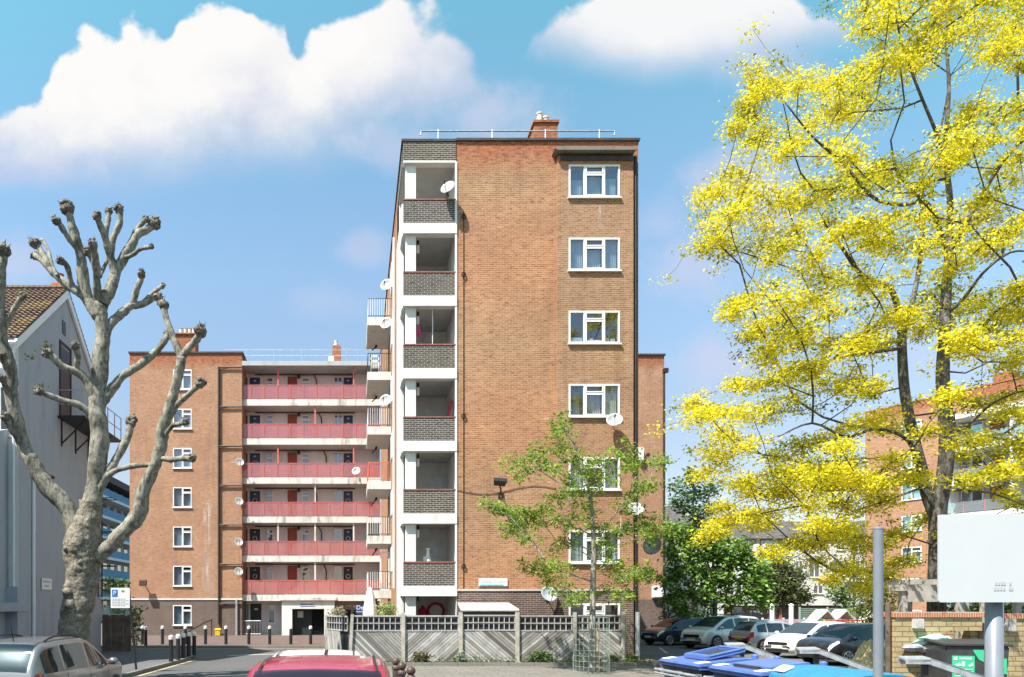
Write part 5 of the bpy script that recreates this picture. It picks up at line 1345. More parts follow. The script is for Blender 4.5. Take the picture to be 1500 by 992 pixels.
# ---------------------------------------------------------------- yellow brick wall with red coping, bin niche
BD = 18.3; bk = BD / FPX
def yx(px, D=BD): return (px - PX0) * D / FPX
def yz(py, D=BD): return EYE + (PY0 - py) * D / FPX
t = thing('brick_wall', 'yellow brick garden wall with red tile coping behind the black bin, at the right', 'wall', (yx(1311), BD, 0))
m = MB(); x0, x1, x2, x3 = yx(1311), yx(1381), yx(1439), 24
zt = yz(904.5); nz_ = yz(924)
m.box(x0, x1, BD, BD + .33, 0, zt); m.box(x1, x2, BD + .003, BD + .33, nz_, zt); m.box(x2, x3, BD + .35, BD + .65, 0, zt - .04)
m.box(x1, x2 + .3, BD + 1.2, BD + 1.4, 0, zt - .1); m.box(x1 - .2, x1 - .01, BD + .33, BD + 1.2, 0, zt - .1)
m.build('brickwork', M['yellow'], t, world=True)
m = MB(); m.box(x0 - .03, x2 + .03, BD - .04, BD + .36, zt + .002, zt + .13); m.box(x2 + .032, x3, BD + .31, BD + .7, zt - .038, zt + .09)
o = m.build('coping', brick('red_tile_on_edge', (.5, .16, .08), (.42, .12, .06), (.5, .4, .3), (.55, .2, .1), (.2, .06, .04), bw=.06, bh=.3, ms=.012, streak=False), t, world=True)
m = MB(); c = at(1341.5, 912.5, BD); m.box(c.x - .1, c.x + .1, BD - .14, BD - .002, c.z - .13, c.z + .1); vb = m.build('light_block', M['render'], t, world=True)
m = MB(); m.prism([(c.x + .085 * math.cos(a), BD - .146, c.z - .015 + .1 * math.sin(a)) for a in np.linspace(0, 2 * math.pi, 9)[:-1]], (0, .004, 0)); m.build('lens', M['soffit'], vb, world=True)
m = MB(); c = at(1478.5, 914, BD + .3); m.box(c.x - .09, c.x + .09, BD + .2, BD + .348, c.z - .18, c.z + .12); m.build('light_block', M['soffit'], t, world=True)
m = MB(); m.tube([(x0 - .09, BD + .1, 0), (x0 - .1, BD + .1, 2.35)], .06, 8); m.build('end_post', M['fence_dark'], t, world=True)
# pergola behind the wall
M['pergola'] = pm('silvered_timber', (.42, .39, .35), var=.25, scale=3)
t = thing('pergola', 'grey timber pergola on posts behind the brick wall, under the yellow tree', 'pergola', (yx(1326, 19.6), 19.6, 0))
zz = yz(866, 19.6)
for px, D in ((1325.5, 19.4), (1333, 21.4), (1408, 19.4), (1416, 21.4), (1445.5, 18.45), (1493, 19.4)):
    m = MB(); m.box(yx(px, D) - .07, yx(px, D) + .07, D, D + .14, 0, zz if px != 1445.5 else zz - .1); m.build('post', M['pergola'], t, world=True)
m = MB(); m.box(yx(1303, 19.4), yx(1520, 19.4), 19.35, 19.45, zz, zz + .16); m.box(yx(1303, 21.4), yx(1520, 21.4), 21.35, 21.45, zz, zz + .16); m.build('beam', M['pergola'], t, world=True)
for i in range(9):
    x = yx(1330, 19.4) + .55 * i; m = MB(); m.box(x, x + .06, 19.0, 21.8, zz + .162, zz + .3); m.build('rafter', M['pergola'], t, world=True)
m = MB(); m.box(yx(1327, 19.4), yx(1390, 19.4), 19.3, 19.34, zz - .28, zz); m.build('side_board', M['pergola'], t, world=True)
# ---------------------------------------------------------------- trees
class Skeleton:
    def __init__(self): self.P = []; self.par = []; self.pl = []; self.r0 = []
    def add(self, p, parent, r=None):
        self.P.append(np.array(p, float)); self.par.append(parent); self.r0.append(r)
        self.pl.append(0 if parent < 0 else self.pl[parent] + np.linalg.norm(self.P[-1] - self.P[parent])); return len(self.P) - 1
    def chain(self, pts, rads, parent=-1, k=4):
        out, par = smooth_path(pts, k)
        last = parent; ids = []
        for q, t in zip(out, par):
            i = min(int(t), len(rads) - 2); f = t - i
            last = self.add(q, last, rads[i] * (1 - f) + rads[i + 1] * f); ids.append(last)
        return ids
    def attach(self, p, rng, w=.3, sag=.0, seg=.7, wob=.08, zbias=.0):
        A = np.array(self.P); d = A - p
        c = np.linalg.norm(d, axis=1) + w * np.array(self.pl) + zbias * np.maximum(0, d[:, 2])
        j = int(np.argmin(c)); q = self.P[j]; L = np.linalg.norm(p - q)
        n = max(1, int(L / seg)); last = j
        for i in range(1, n + 1):
            t = i / n
            x = q + (p - q) * t
            if i < n: x = x + rng.normal(0, wob * L ** .5 * .5, 3) + np.array([0, 0, -sag * L * math.sin(math.pi * t)])
            last = self.add(x, last)
        return last
    def radii(self, tip=.008, expo=.42, rmax=.3):
        n = len(self.P); cnt = np.zeros(n)
        ch = [0] * n
        for i in range(n):
            if self.par[i] >= 0: ch[self.par[i]] += 1
        for i in range(n - 1, -1, -1):
            if ch[i] == 0: cnt[i] += 1
            if self.par[i] >= 0: cnt[self.par[i]] += cnt[i]
        return [self.r0[i] if self.r0[i] is not None else min(rmax, tip * cnt[i] ** expo) for i in range(n)], ch
    def mesh(self, mb, rad, sides=5, skip_root=0):
        """tapered tubes, one per run of nodes"""
        n = len(self.P); main = {}
        kids = [[] for _ in range(n)]
        for i in range(n):
            if self.par[i] >= 0: kids[self.par[i]].append(i)
        starts = [i for i in range(n) if self.par[i] < 0]
        stack = [(None, i) for i in starts]
        while stack:
            p, i = stack.pop(); run = ([p] if p is not None else []) + [i]
            while kids[run[-1]]:
                ks = sorted(kids[run[-1]], key=lambda a: -rad[a])
                for k in ks[1:]: stack.append((run[-1], k))
                run.append(ks[0])
            if len(run) < 2: continue
            rr = [rad[a] for a in run]
            if p is not None: rr[0] = min(rr[0], rr[1] * 1.25)
            mb.tube([self.P[a] for a in run], rr, 8 if max(rr) > .08 else sides if max(rr) > .02 else 4)

def leaf_mesh(name, pts, per, spread, L, W, mat, parent, rng, up=.5, droop=0.0, tint=(.5, .3), fan=0, sq=.7):
    """pts: (x,y,z,tint) sprays; per leaves each"""
    n = len(pts) * per
    P = np.repeat(np.array(pts)[:, :3], per, axis=0); T = np.repeat(np.array(pts)[:, 3], per)
    off = rng.normal(0, 1, (n, 3)) * spread * np.array([1, 1, sq]); P = P + off
    ax_ = rng.normal(0, 1, (n, 3)); ax_[:, 2] = ax_[:, 2] * .5 - droop; ax_ /= np.linalg.norm(ax_, axis=1)[:, None]
    nr = rng.normal(0, 1, (n, 3)); nr[:, 2] += up * 2
    sd = np.cross(ax_, nr); sd /= np.linalg.norm(sd, axis=1)[:, None] + 1e-9
    nr = np.cross(sd, ax_)
    s = rng.uniform(.65, 1.35, n)[:, None]
    a = P; b = P + (ax_ * .45 * L + sd * .5 * W + nr * .12 * W) * s; c = P + (ax_ * L - nr * .1 * L) * s; d = P + (ax_ * .45 * L - sd * .5 * W + nr * .12 * W) * s
    V = np.stack([a, b, c, d], axis=1).reshape(-1, 3)
    loc = np.array(parent.location)
    V = V - loc
    me = bpy.data.meshes.new(name)
    me.vertices.add(4 * n); me.vertices.foreach_set('co', V.ravel())
    me.loops.add(4 * n); me.loops.foreach_set('vertex_index', np.arange(4 * n, dtype=np.int32))
    me.polygons.add(n); me.polygons.foreach_set('loop_start', np.arange(0, 4 * n, 4, dtype=np.int32)); me.polygons.foreach_set('loop_total', np.full(n, 4, dtype=np.int32))
    me.update(); me.validate()
    at_ = me.attributes.new('tint', 'FLOAT', 'POINT')
    tv = np.clip(T + rng.normal(0, tint[1], n), 0, 1); at_.data.foreach_set('value', np.repeat(tv, 4).astype(np.float32))
    me.materials.append(mat)
    o = bpy.data.objects.new(name, me); COL.objects.link(o); o.parent = parent
    return o

# ---- pollarded plane tree at the left
M['plane_bark'] = bark_mat('plane_bark', [(.085, .075, .06), (.24, .225, .18), (.31, .29, .235), (.165, .152, .12)], scale=2.2, bump=.5)
M['burr'] = bark_mat('pollard_burr', [(.08, .065, .055), (.22, .19, .155), (.42, .39, .34)], scale=7, bump=.9, stretch=1)
M['plane_trunk'] = bark_mat('rugged_trunk_bark', [(.12, .10, .075), (.24, .21, .165), (.32, .285, .23)], scale=3, bump=1.0, stretch=.8)
PD = 22.0; pk = PD / FPX
ptree = thing('pollarded_tree', 'bare pollarded plane tree with knobbly cut limbs, at the left beside the grey car', 'tree', (at(110, 900, PD).x, PD, .1))
prng = random.Random(5)
def limb(path, r0, r1, name='limb', depth=0.0, seed=1, knob=1.0, mat='plane_bark', bow=0):
    """path in photo pixels at the tree's distance; depth: metres of lean away from us at the tip"""
    n = len(path); L = [0]
    for i in range(1, n): L.append(L[-1] + math.hypot(path[i][0] - path[i - 1][0], path[i][1] - path[i - 1][1]))
    base = limb.base.get(path[0], 0.0)
    pts = []
    for i, (x, y) in enumerate(path):
        yy = PD + base + depth * (L[i] / L[-1]) ** 1.3
        limb.base[(x, y)] = yy - PD
        pts.append(at(x, y, yy) )
    out, par = smooth_path(pts, 7)
    rr = []
    for t in par:
        f = t / (n - 1); rr.append((r0 + (r1 - r0) * f) * .78 * pk * (1 + .07 * math.sin(f * 17 + seed)))
    m = MB(); out = [q + Vector((mnoise.noise(q * 1.1 + Vector((seed, 0, 0))), mnoise.noise(q * 1.1 + Vector((0, seed, 0))), mnoise.noise(q * 1.1))) * min(.11, r0 * pk * .4) * (0 < j_ < len(out) - 1) for j_, q in enumerate(out)]
    m.tube(out, rr, 14, jit=.2, seed=seed)
    o = m.build(name, M[mat], ptree, smooth=True, world=True)
    if knob:
        e = out[-1]; d = (out[-1] - out[-3]).normalized(); kr = r1 * pk * 1.05 * knob
        m = MB(); rnd = random.Random(seed)
        m.blob(e - d * kr * .2, kr, 12, .45, seed)
        for i in range(11):
            q = Vector((rnd.gauss(0, 1), rnd.gauss(0, 1), rnd.gauss(0, 1))).normalized(); q = (q + d * .6).normalized()
            m.blob(e + q * kr * .85, kr * rnd.uniform(.28, .5), 8, .4, seed + i)
        for i in range(6):
            q = (Vector((rnd.gauss(0, 1), rnd.gauss(0, 1), rnd.gauss(.3, 1))).normalized() + d).normalized()
            b = e + q * kr * .9; m.tube([b, b + q * kr * rnd.uniform(.4, 1.0)], [kr * .1, kr * .04], 5)
        m.build('knuckle', M['burr'], o, smooth=True, world=True)
    return o
limb.base = {}
# trunk
tp = [(112, 1012, 34), (110, 980, 29), (109, 950, 25.5), (110, 925, 24), (112, 895, 24.5), (115, 870, 25), (119, 845, 27), (120, 820, 29), (121, 800, 29), (124, 780, 26), (129, 760, 21), (133, 735, 18)]
out, par = smooth_path([at(x, y, PD) for x, y, r in tp], 12)
rr = []
for t in par:
    i = min(int(t), len(tp) - 2); f = t - i; rr.append((tp[i][2] * (1 - f) + tp[i + 1][2] * f) * .9 * pk)
m = MB(); m.tube(out, rr, 44, jit=.19, seed=2)
rnd = random.Random(11)
for i in range(9):
    y = rnd.choice([rnd.uniform(790, 850), rnd.uniform(790, 960)]); a = rnd.uniform(-3.1, .2); c = at(112 + (850 - y) * .06, y, PD); r = 25 * pk
    m.blob(c + Vector((math.cos(a) * r, math.sin(a) * r, 0)) * .8, rnd.uniform(.1, .2), 9, .5, i, (1, 1, .8))
m.build('trunk', M['plane_trunk'], ptree, smooth=True, world=True)
limb([(133, 740), (139, 690), (143, 640), (145, 590), (147, 545), (149, 505), (149, 475), (150, 446)], 17.5, 13, seed=3, knob=0)
limb.base[(118, 790)] = 0; 
limb([(118, 798), (104, 763), (82, 730), (59, 698), (41, 668), (30, 644), (20, 594), (12, 545), (5, 505), (2, 470), (1, 437), (3, 400), (6, 366)], 17, 7, depth=-1.2, seed=4, knob=1.1)
limb([(5, 505), (6, 480), (19, 455), (33, 434)], 6, 5, depth=-.3, seed=5)
limb([(30, 644), (18, 630), (8, 610)], 6, 6, depth=-.4, seed=6); limb([(20, 594), (12, 580), (4, 555)], 5, 5, depth=-.5, seed=7)
limb([(12, 545), (8, 534), (3, 522)], 5, 6, depth=-.5, seed=8)
limb([(140, 815), (156, 806), (173, 792), (191, 768), (204, 742), (213, 718), (223, 690), (230, 668), (238, 643), (246, 612), (253, 584), (260, 552), (266, 524)], 16, 8, depth=-.8, seed=9, knob=0)
limb([(266, 524), (258, 505), (249, 482), (239, 446)], 7, 5.5, depth=.3, seed=10, knob=1.2)
limb([(266, 524), (281, 507), (290, 495), (294, 484)], 7, 6.5, depth=-.3, seed=11, knob=1.15)
limb([(246, 612), (258, 594), (275, 578), (294, 561)], 6, 5, depth=-.5, seed=12, knob=1.25)
limb([(238, 643), (252, 624), (262, 621), (272, 618)], 4, 4.5, depth=-.8, seed=13)
limb([(230, 668), (248, 674), (266, 673), (281, 671)], 5.5, 4.5, depth=-.9, seed=14, knob=1.2)
limb([(149, 704), (154, 699), (167, 690), (185, 684), (205, 682), (222, 681)], 5.5, 4.5, depth=-.4, seed=15, knob=0)
limb([(140, 725), (154, 699), (168, 676), (178, 655), (186, 637), (192, 617)], 9, 7, depth=.3, seed=16, knob=1.1)
limb([(144, 600), (157, 575), (177, 556), (198, 538), (220, 520), (234, 507), (245, 491)], 9, 5.5, depth=.6, seed=17)
limb([(144, 590), (134, 566), (118, 549), (89, 534), (70, 517)], 10, 5.5, depth=-.6, seed=18, knob=1.2)
limb([(118, 549), (112, 538), (113, 522), (110, 507)], 5, 5.5, depth=-.3, seed=19)
limb([(143, 625), (125, 597), (99, 589), (78, 582), (57, 573)], 7, 4.5, depth=-.7, seed=20, knob=1.3)
limb([(153, 500), (162, 475), (178, 461), (194, 449), (208, 446), (222, 441), (232, 436)], 9.5, 5, depth=.5, seed=21, knob=1.2)
limb([(194, 449), (199, 432), (204, 415), (207, 401)], 6, 5.5, depth=-.2, seed=22)
limb([(208, 446), (222, 432), (238, 419)], 4.5, 4, depth=.4, seed=23)
limb([(150, 448), (159, 431), (170, 406), (178, 387), (187, 367), (200, 347), (213, 338), (226, 327)], 12, 6, depth=.7, seed=24, knob=1.3)
limb([(187, 367), (195, 348), (204, 333), (214, 321)], 5, 4.5, depth=.2, seed=25)
limb([(184, 378), (194, 374), (207, 364), (222, 361)], 4, 3.5, depth=-.5, seed=26)
limb([(170, 406), (163, 382), (157, 362), (153, 344), (148, 330), (142, 316)], 8, 5.5, depth=-.6, seed=27)
limb([(154, 348), (156, 338), (158, 322), (159, 309)], 5, 5, depth=.3, seed=28)
limb([(163, 382), (164, 358), (171, 338), (175, 324), (174, 306)], 6.5, 5, depth=.1, seed=29, knob=1.2)
limb([(143, 445), (141, 420), (141, 395), (139, 370), (136, 357)], 8, 6, depth=-1.0, seed=30)
limb([(141, 395), (135, 380), (128, 368)], 5, 5, depth=-.2, seed=31)
limb([(146, 406), (153, 392), (158, 378)], 3.5, 3.5, depth=.4, seed=32, knob=0)
limb([(147, 462), (132, 445), (125, 430), (120, 390), (115, 367), (109, 342), (103, 322), (98, 304)], 12, 6.5, depth=-.4, seed=33, knob=1.35)
limb([(115, 367), (104, 354), (96, 343), (88, 330), (82, 323)], 5.5, 5, depth=-.4, seed=34, knob=1.1)
limb([(125, 436), (110, 424), (94, 414), (82, 404), (74, 394), (62, 383), (51, 375)], 9, 5.5, depth=.5, seed=35)
limb([(74, 394), (66, 380), (58, 368), (51, 357)], 6, 6, depth=.2, seed=36, knob=1.2)
limb([(84, 404), (77, 388), (70, 366), (61, 351)], 3, 3, depth=.5, seed=37, knob=0)
limb([(106, 421), (101, 400), (96, 388), (88, 382)], 5.5, 5, depth=-.5, seed=38)
# few green shoots on the knuckles
rg = np.random.default_rng(4)
M['shoot_leaf'] = leaf_mat('young_plane_leaf', [(.10, .16, .03), (.2, .28, .05)])
leaf_mesh('shoot_leaves', [(*at(x, y, PD - .4), .5) for x, y in [(67, 510), (70, 508), (57, 566), (33, 430), (5, 520), (45, 523), (262, 615)]], 14, .09, .12, .06, M['shoot_leaf'], ptree, rg)

# ---- yellow robinia at the right
M['robinia_leaf'] = leaf_mat('golden_leaf', [(.13, .17, .015), (.44, .43, .02), (.74, .63, .02), (.80, .71, .035)], trans=.45)
M['robinia_bark'] = bark_mat('robinia_bark', [(.05, .045, .04), (.13, .115, .1), (.28, .26, .23)], scale=4, bump=.9, stretch=.25)
YD = 22.0
rg = np.random.default_rng(12)
c3 = "300,310,35 400,350,50 330,380,40 270,440,35 300,480,40 230,530,25 480,370,30 560,350,50 640,330,40 330,560,50 520,530,50 590,440,60 450,600,40 640,500,50 700,390,60 790,460,60 700,460,50 740,130,40 830,170,50 760,40,40 860,30,40 950,60,40 1050,80,50 1110,20,30 1080,140,50 960,210,60 980,270,60 900,250,50 740,280,50 830,280,40 1150,150,60 1230,130,60 1290,170,50 1210,30,50 1330,30,50 1400,80,40 1330,230,40 1390,280,40 1220,440,40 1290,510,60 1390,470,40 1180,500,30 1110,580,50 1200,610,60 1280,600,50 1130,640,40 960,690,50 1060,690,50 880,700,50 830,740,50 750,720,50 680,650,50 600,610,40 640,780,50 720,800,40 590,800,50 500,770,40 420,650,40 270,750,40 200,720,35 150,790,30 80,820,30 330,830,50 280,880,50 430,840,50 500,850,50 190,890,45 130,960,50 350,930,50 600,910,40 780,960,50 850,920,50 960,800,50 1000,900,60 1100,900,60 1200,930,60 1270,870,40 1380,740,40 1400,650,40 1300,700,40 1390,930,30 470,960,40 660,960,40"
c4 = "80,60,30 200,70,40 130,40,30 300,60,40 390,60,40 330,110,40 450,150,60 540,170,60 620,190,60 700,200,50 780,210,50 800,60,50 760,40,40 880,50,50 970,30,50 1040,50,50 1160,40,40 1220,40,40 220,250,40 300,220,40 360,260,40 330,330,40 440,280,50 500,260,50 560,300,50 420,330,50 380,390,40 260,400,25 200,310,25 340,440,30 460,430,40 560,420,40 640,440,40 700,420,35 680,400,30 760,430,35 780,330,30 860,340,35 900,300,40 960,240,40 950,330,40 1010,330,40 1080,260,50 1140,270,50 1200,300,40 1250,340,50 1150,360,50 1060,400,40 1080,450,40 1160,450,40 1230,410,40 1290,210,30 1280,470,40 320,480,30 190,580,25 270,590,40 350,570,40 420,540,40 490,520,40 530,580,40 640,550,40 620,600,40 700,580,35 730,610,30 430,640,45 330,660,50 380,690,40 260,690,50 180,680,40 80,680,40 30,650,25 60,730,45 150,760,50 200,790,50 100,850,50 230,830,50 150,880,40 90,930,35 250,950,30 340,920,40 400,860,50 460,820,50 540,800,50 480,890,50 560,900,50 520,950,50 600,820,40 640,740,40 720,720,35 780,740,30 640,870,40 600,960,50 700,960,50 750,970,40 820,870,30 870,940,30 1040,620,40 1120,650,30 1080,800,40 1060,850,30 1160,780,35 1220,640,35 1270,800,40 1280,920,30 1220,910,30 930,760,25 1210,700,30"
c5 = "40,30,50 120,40,50 60,120,50 180,90,50 240,60,40 290,100,50 340,150,45 380,170,40 150,180,40 220,220,40 180,280,50 130,320,40 230,340,40 270,380,40 60,370,40 50,450,40 180,480,40 200,500,35 100,540,30 390,470,40 370,530,30 290,570,25 360,370,35 450,70,30 560,250,30 470,440,25 420,320,25 770,80,25 900,30,30 930,140,25 1000,180,25"
c6 = "500,90,30 640,130,40 540,150,40 420,200,30 430,250,40 530,240,40 590,230,40 600,290,40 400,290,40 370,320,25 700,130,40 790,190,40 820,90,50 740,50,50 880,60,50 960,30,50 640,410,20 840,280,30 740,370,25"
CL = []
for txt, sc, ox, oy in ((c3, 2.834, 1000, 0), (c4, 2.61, 1000, 340), (c5, 3.178, 1180, 680), (c6, 3.179, 930, 680)):
    for w in txt.split():
        a, b, r = (float(q) for q in w.split(',')); CL.append((a / sc + ox, b / sc + oy, r / sc))
for q in list(CL)[::5]: CL.append((q[0] + rg.normal(0, 30), q[1] + rg.normal(0, 24), q[2] * .8)) if q[0] > 1080 and q[1] < 560 else None
# the part of the crown beyond the right and top edges of the frame
for _ in range(70):
    x, y = rg.uniform(1500, 1760), rg.uniform(-120, 720)
    if ((x - 1400) / 360) ** 2 + ((y - 330) / 430) ** 2 < 1: CL.append((x, y, 16))
for _ in range(30): CL.append((rg.uniform(1240, 1560), rg.uniform(-130, -5), 16))
ytree = thing('robinia_tree', 'tall golden yellow robinia with two dark stems, behind the brick wall at the right', 'tree', (at(1372, 900, YD).x, YD, 0))
sk = Skeleton()
def ypts(path, dep): return [at(x, y, YD + d) for (x, y), d in zip(path, dep)]
main = sk.chain(ypts([(1375, 1003), (1372, 900), (1373, 800), (1374, 745), (1383, 700), (1387, 640), (1381, 560), (1383, 500), (1386, 430), (1390, 370), (1392, 300), (1385, 220), (1390, 130), (1385, 40), (1390, -60)], [0, 0, 0, 0, -.2, -.4, -.5, -.5, -.3, 0, .2, .3, .3, .2, 0]), [x * pk for x in (15, 12, 10.5, 11.5, 10, 9.5, 8.5, 7.5, 6.5, 5.5, 4, 3.2, 2.4, 1.6, 1)])
def yl(path, dep, r, k=4):
    A = np.array(sk.P); p = np.array(ypts(path[:1], dep[:1])[0]); j = int(np.argmin(np.linalg.norm(A - p, axis=1)))
    return sk.chain(ypts(path, dep), [q * pk * (.82 if q < 6 else .92) for q in r], j, k)
yl([(1372, 760), (1358, 725), (1351, 690), (1338, 640), (1326, 580), (1322, 530), (1320, 480), (1312, 440), (1300, 420), (1262, 402), (1235, 365), (1210, 330)], [0, .1, .3, .6, .8, .9, .9, .8, .6, .2, -.3, -.8], [9, 8.5, 8, 8, 7.5, 7, 6, 5, 4.5, 3.8, 2.8, 1.5])
yl([(1320, 500), (1332, 460), (1345, 400), (1352, 330), (1350, 250), (1375, 200), (1393, 110)], [.9, 1.1, 1.4, 1.6, 1.8, 1.9, 2.0], [5, 4.5, 4, 3.5, 3, 2, 1.2])
yl([(1390, 370), (1430, 300), (1460, 250), (1500, 200), (1540, 150)], [0, -.3, -.6, -.9, -1], [4.5, 4, 3.4, 2.5, 1.2])
yl([(1385, 230), (1370, 190), (1345, 130), (1320, 60), (1310, 0)], [.3, .2, 0, -.3, -.5], [3.5, 3, 2.4, 1.8, 1])
yl([(1388, 370), (1360, 300), (1322, 300), (1280, 290), (1235, 240), (1190, 200), (1150, 150)], [0, -.6, -1.2, -1.7, -2.1, -2.5, -2.8], [4, 3.6, 3.2, 2.8, 2.2, 1.6, .9])
yl([(1322, 510), (1290, 515), (1250, 520), (1215, 530), (1180, 560)], [.9, .4, -.3, -1, -1.6], [3.5, 3, 2.4, 1.8, 1])
yl([(1350, 690), (1330, 645), (1285, 628), (1240, 640), (1190, 620), (1140, 640)], [.3, -.3, -1.1, -1.8, -2.4, -3], [4.2, 3.6, 3, 2.4, 1.7, 1])
yl([(1372, 750), (1320, 680), (1290, 690), (1250, 720), (1220, 770)], [0, -.8, -1.4, -2, -2.5], [3.4, 2.6, 2.2, 1.6, .9])
yl([(1385, 640), (1420, 620), (1455, 590), (1490, 575)], [-.3, -.9, -1.4, -1.9], [3.2, 2.6, 2, 1])
yl([(1380, 715), (1400, 718), (1450, 722), (1500, 740)], [-.2, -.8, -1.5, -2], [3, 2.2, 1.6, .9])
yl([(1386, 460), (1410, 440), (1440, 400), (1480, 370), (1520, 370)], [-.4, -.8, -1.2, -1.6, -2], [3.4, 3, 2.4, 1.8, 1])
centers = []
for px, py, r in CL:
    dx = (px - 1385) * pk; hfac = max(.25, 1 - ((py - 420) / 620) ** 2)
    R_ = 5.2 * math.sqrt(max(.06, 1 - (dx / 9.0) ** 2)) * math.sqrt(hfac)
    dd = rg.uniform(-1, 1) * R_
    centers.append((np.array(at(px, py, YD + dd)), r * (YD + dd) / FPX))
order = sorted(range(len(centers)), key=lambda i: np.linalg.norm(centers[i][0] - np.array(at(1385, 520, YD))))
sprays = []
for i in order: sk.attach(centers[i][0], rg, .22, .05, .7, .16, .25)
for i in order:
    c, r = centers[i]
    base_t = np.clip(rg.normal(.74, .15), .1, 1)
    for _ in range(9):
        p = c + rg.normal(0, 1, 3) * np.array([r * .6, r * .8, r * .34]); sk.attach(p, rg, .15, .05, .5, .06, .1)
        sprays.append((*p, base_t + rg.normal(0, .10)))
# loose thin sprays between the clumps
for _ in range(330):
    c, r = centers[int(rg.integers(len(centers)))]; p = c + rg.normal(0, 1, 3) * np.array([.5, .8, .4]); sk.attach(p, rg, .12, .08, .5, .08, .1); sprays.append((*p, rg.uniform(.0, .7)))
rad, _ = sk.radii(.006, .38, .06)
mb = MB(); sk.mesh(mb, rad)
mb.build('trunk', M['robinia_bark'], ytree, smooth=True, world=True)
leaf_mesh('crown', sprays, 48, .19, .105, .048, M['robinia_leaf'], ytree, rg, up=.5, droop=.3, tint=(.5, .2), sq=.5)

# ---- young tree in front of the fence
M['young_leaf'] = leaf_mat('fresh_green_leaf', [(.09, .17, .015), (.22, .33, .03), (.36, .46, .08)], trans=.45)
M['young_bark'] = bark_mat('young_bark', [(.15, .13, .11), (.32, .30, .27), (.42, .40, .36)], scale=6, bump=.4)
GD = 24.0; gk = GD / FPX
gt = thing('young_tree', 'slender young street tree with fresh green leaves inside a mesh guard', 'tree', (at(868, 990, GD).x, GD, .12))
sk = Skeleton(); rg = np.random.default_rng(31)
sk.chain([at(x, y, GD) for x, y in [(868, 995), (868, 900), (869, 840), (870, 800), (866, 740), (858, 700), (845, 660), (826, 622)]], [q * gk for q in (5.2, 4.6, 4, 3.6, 2.6, 2, 1.3, .6)])
cy_ = "310,70 300,50 290,100 320,95 130,190 150,205 230,180 200,165 255,195 150,240 330,140 280,150 350,190 370,170 280,220 230,225 60,360 40,350 80,375 100,370 130,395 170,380 190,395 120,440 150,430 110,450 160,470 185,465 250,360 220,375 240,420 210,400 270,400 330,310 300,330 400,320 370,300 430,220 400,210 460,190 520,150 540,165 560,200 590,215 650,190 680,205 620,290 640,270 560,320 590,310 480,260 440,270 350,400 330,430 420,380 390,350 500,460 470,440 530,440 560,450 600,430 640,440 680,450 480,490 500,510 180,580 200,590 250,560 230,600 310,600 260,640 290,650 500,570 480,600 560,600 540,620 600,620 640,600 660,630 610,590 380,690 350,700 440,690 470,680 530,690 560,680 470,530 320,490 305,510 410,430 380,240 340,260 620,480 650,400 580,380 540,350 330,690 660,470 300,570".split()
cs = []
for w in cy_:
    a, b = (float(q) for q in w.split(',')); px, py = a / 2.531 + 700, b / 2.531 + 600
    dx = abs(px - 868) * gk; dd = rg.uniform(-1, 1) * (1.5 * math.sqrt(max(.1, 1 - (dx / 3.6) ** 2)))
    cs.append(np.array(at(px, py, GD + dd)))
cs.sort(key=lambda p: np.linalg.norm(p - np.array(at(868, 760, GD))))
for p in cs: sk.attach(p, rg, .35, -.06, .35, .05, .5)
sp_l = []
for p in cs:
    t0 = rg.normal(.5, .2)
    for _ in range(9): q = p + rg.normal(0, 1, 3) * np.array([.18, .22, .11]); sk.attach(q, rg, .2, 0, .3, .02, .2); sp_l.append((*q, t0 + rg.normal(0, .1)))
rad, _ = sk.radii(.004, .42, .03)
mb = MB(); sk.mesh(mb, rad); mb.build('trunk', M['young_bark'], gt, smooth=True, world=True)
leaf_mesh('crown', sp_l, 13, .09, .115, .058, M['young_leaf'], gt, rg, up=.6, droop=.35, tint=(.5, .2))
m = MB(); m.tube([(at(875.5, 990, GD - .05).x, GD - .05, .1), (at(876, 910, GD - .05).x, GD - .05, at(876, 915, GD).z)], .055, 8)
tag(m.build('tree_stake', pm('pale_timber_stake', (.42, .33, .23), var=.3)), 'pale wooden stake beside the young tree trunk inside the guard', 'stake')
t = thing('tree_guard', 'open wire mesh guard round the young tree and its stake', 'tree guard', (at(866, 990, GD).x, GD, .12))
m = MB(); Rg = .56
for k in range(22):
    a = 2 * math.pi * k / 22; m.tube([(Rg * math.cos(a), Rg * math.sin(a), 0), (Rg * math.cos(a), Rg * math.sin(a), 1.75)], .0055, 3)
for z in np.linspace(.03, 1.75, 11):
    m.tube([(Rg * math.cos(a), Rg * math.sin(a), z) for a in np.linspace(0, 2 * math.pi, 25)], .0055, 3)
m.build('mesh', bpy.data.materials['pale_green_wire'], t)

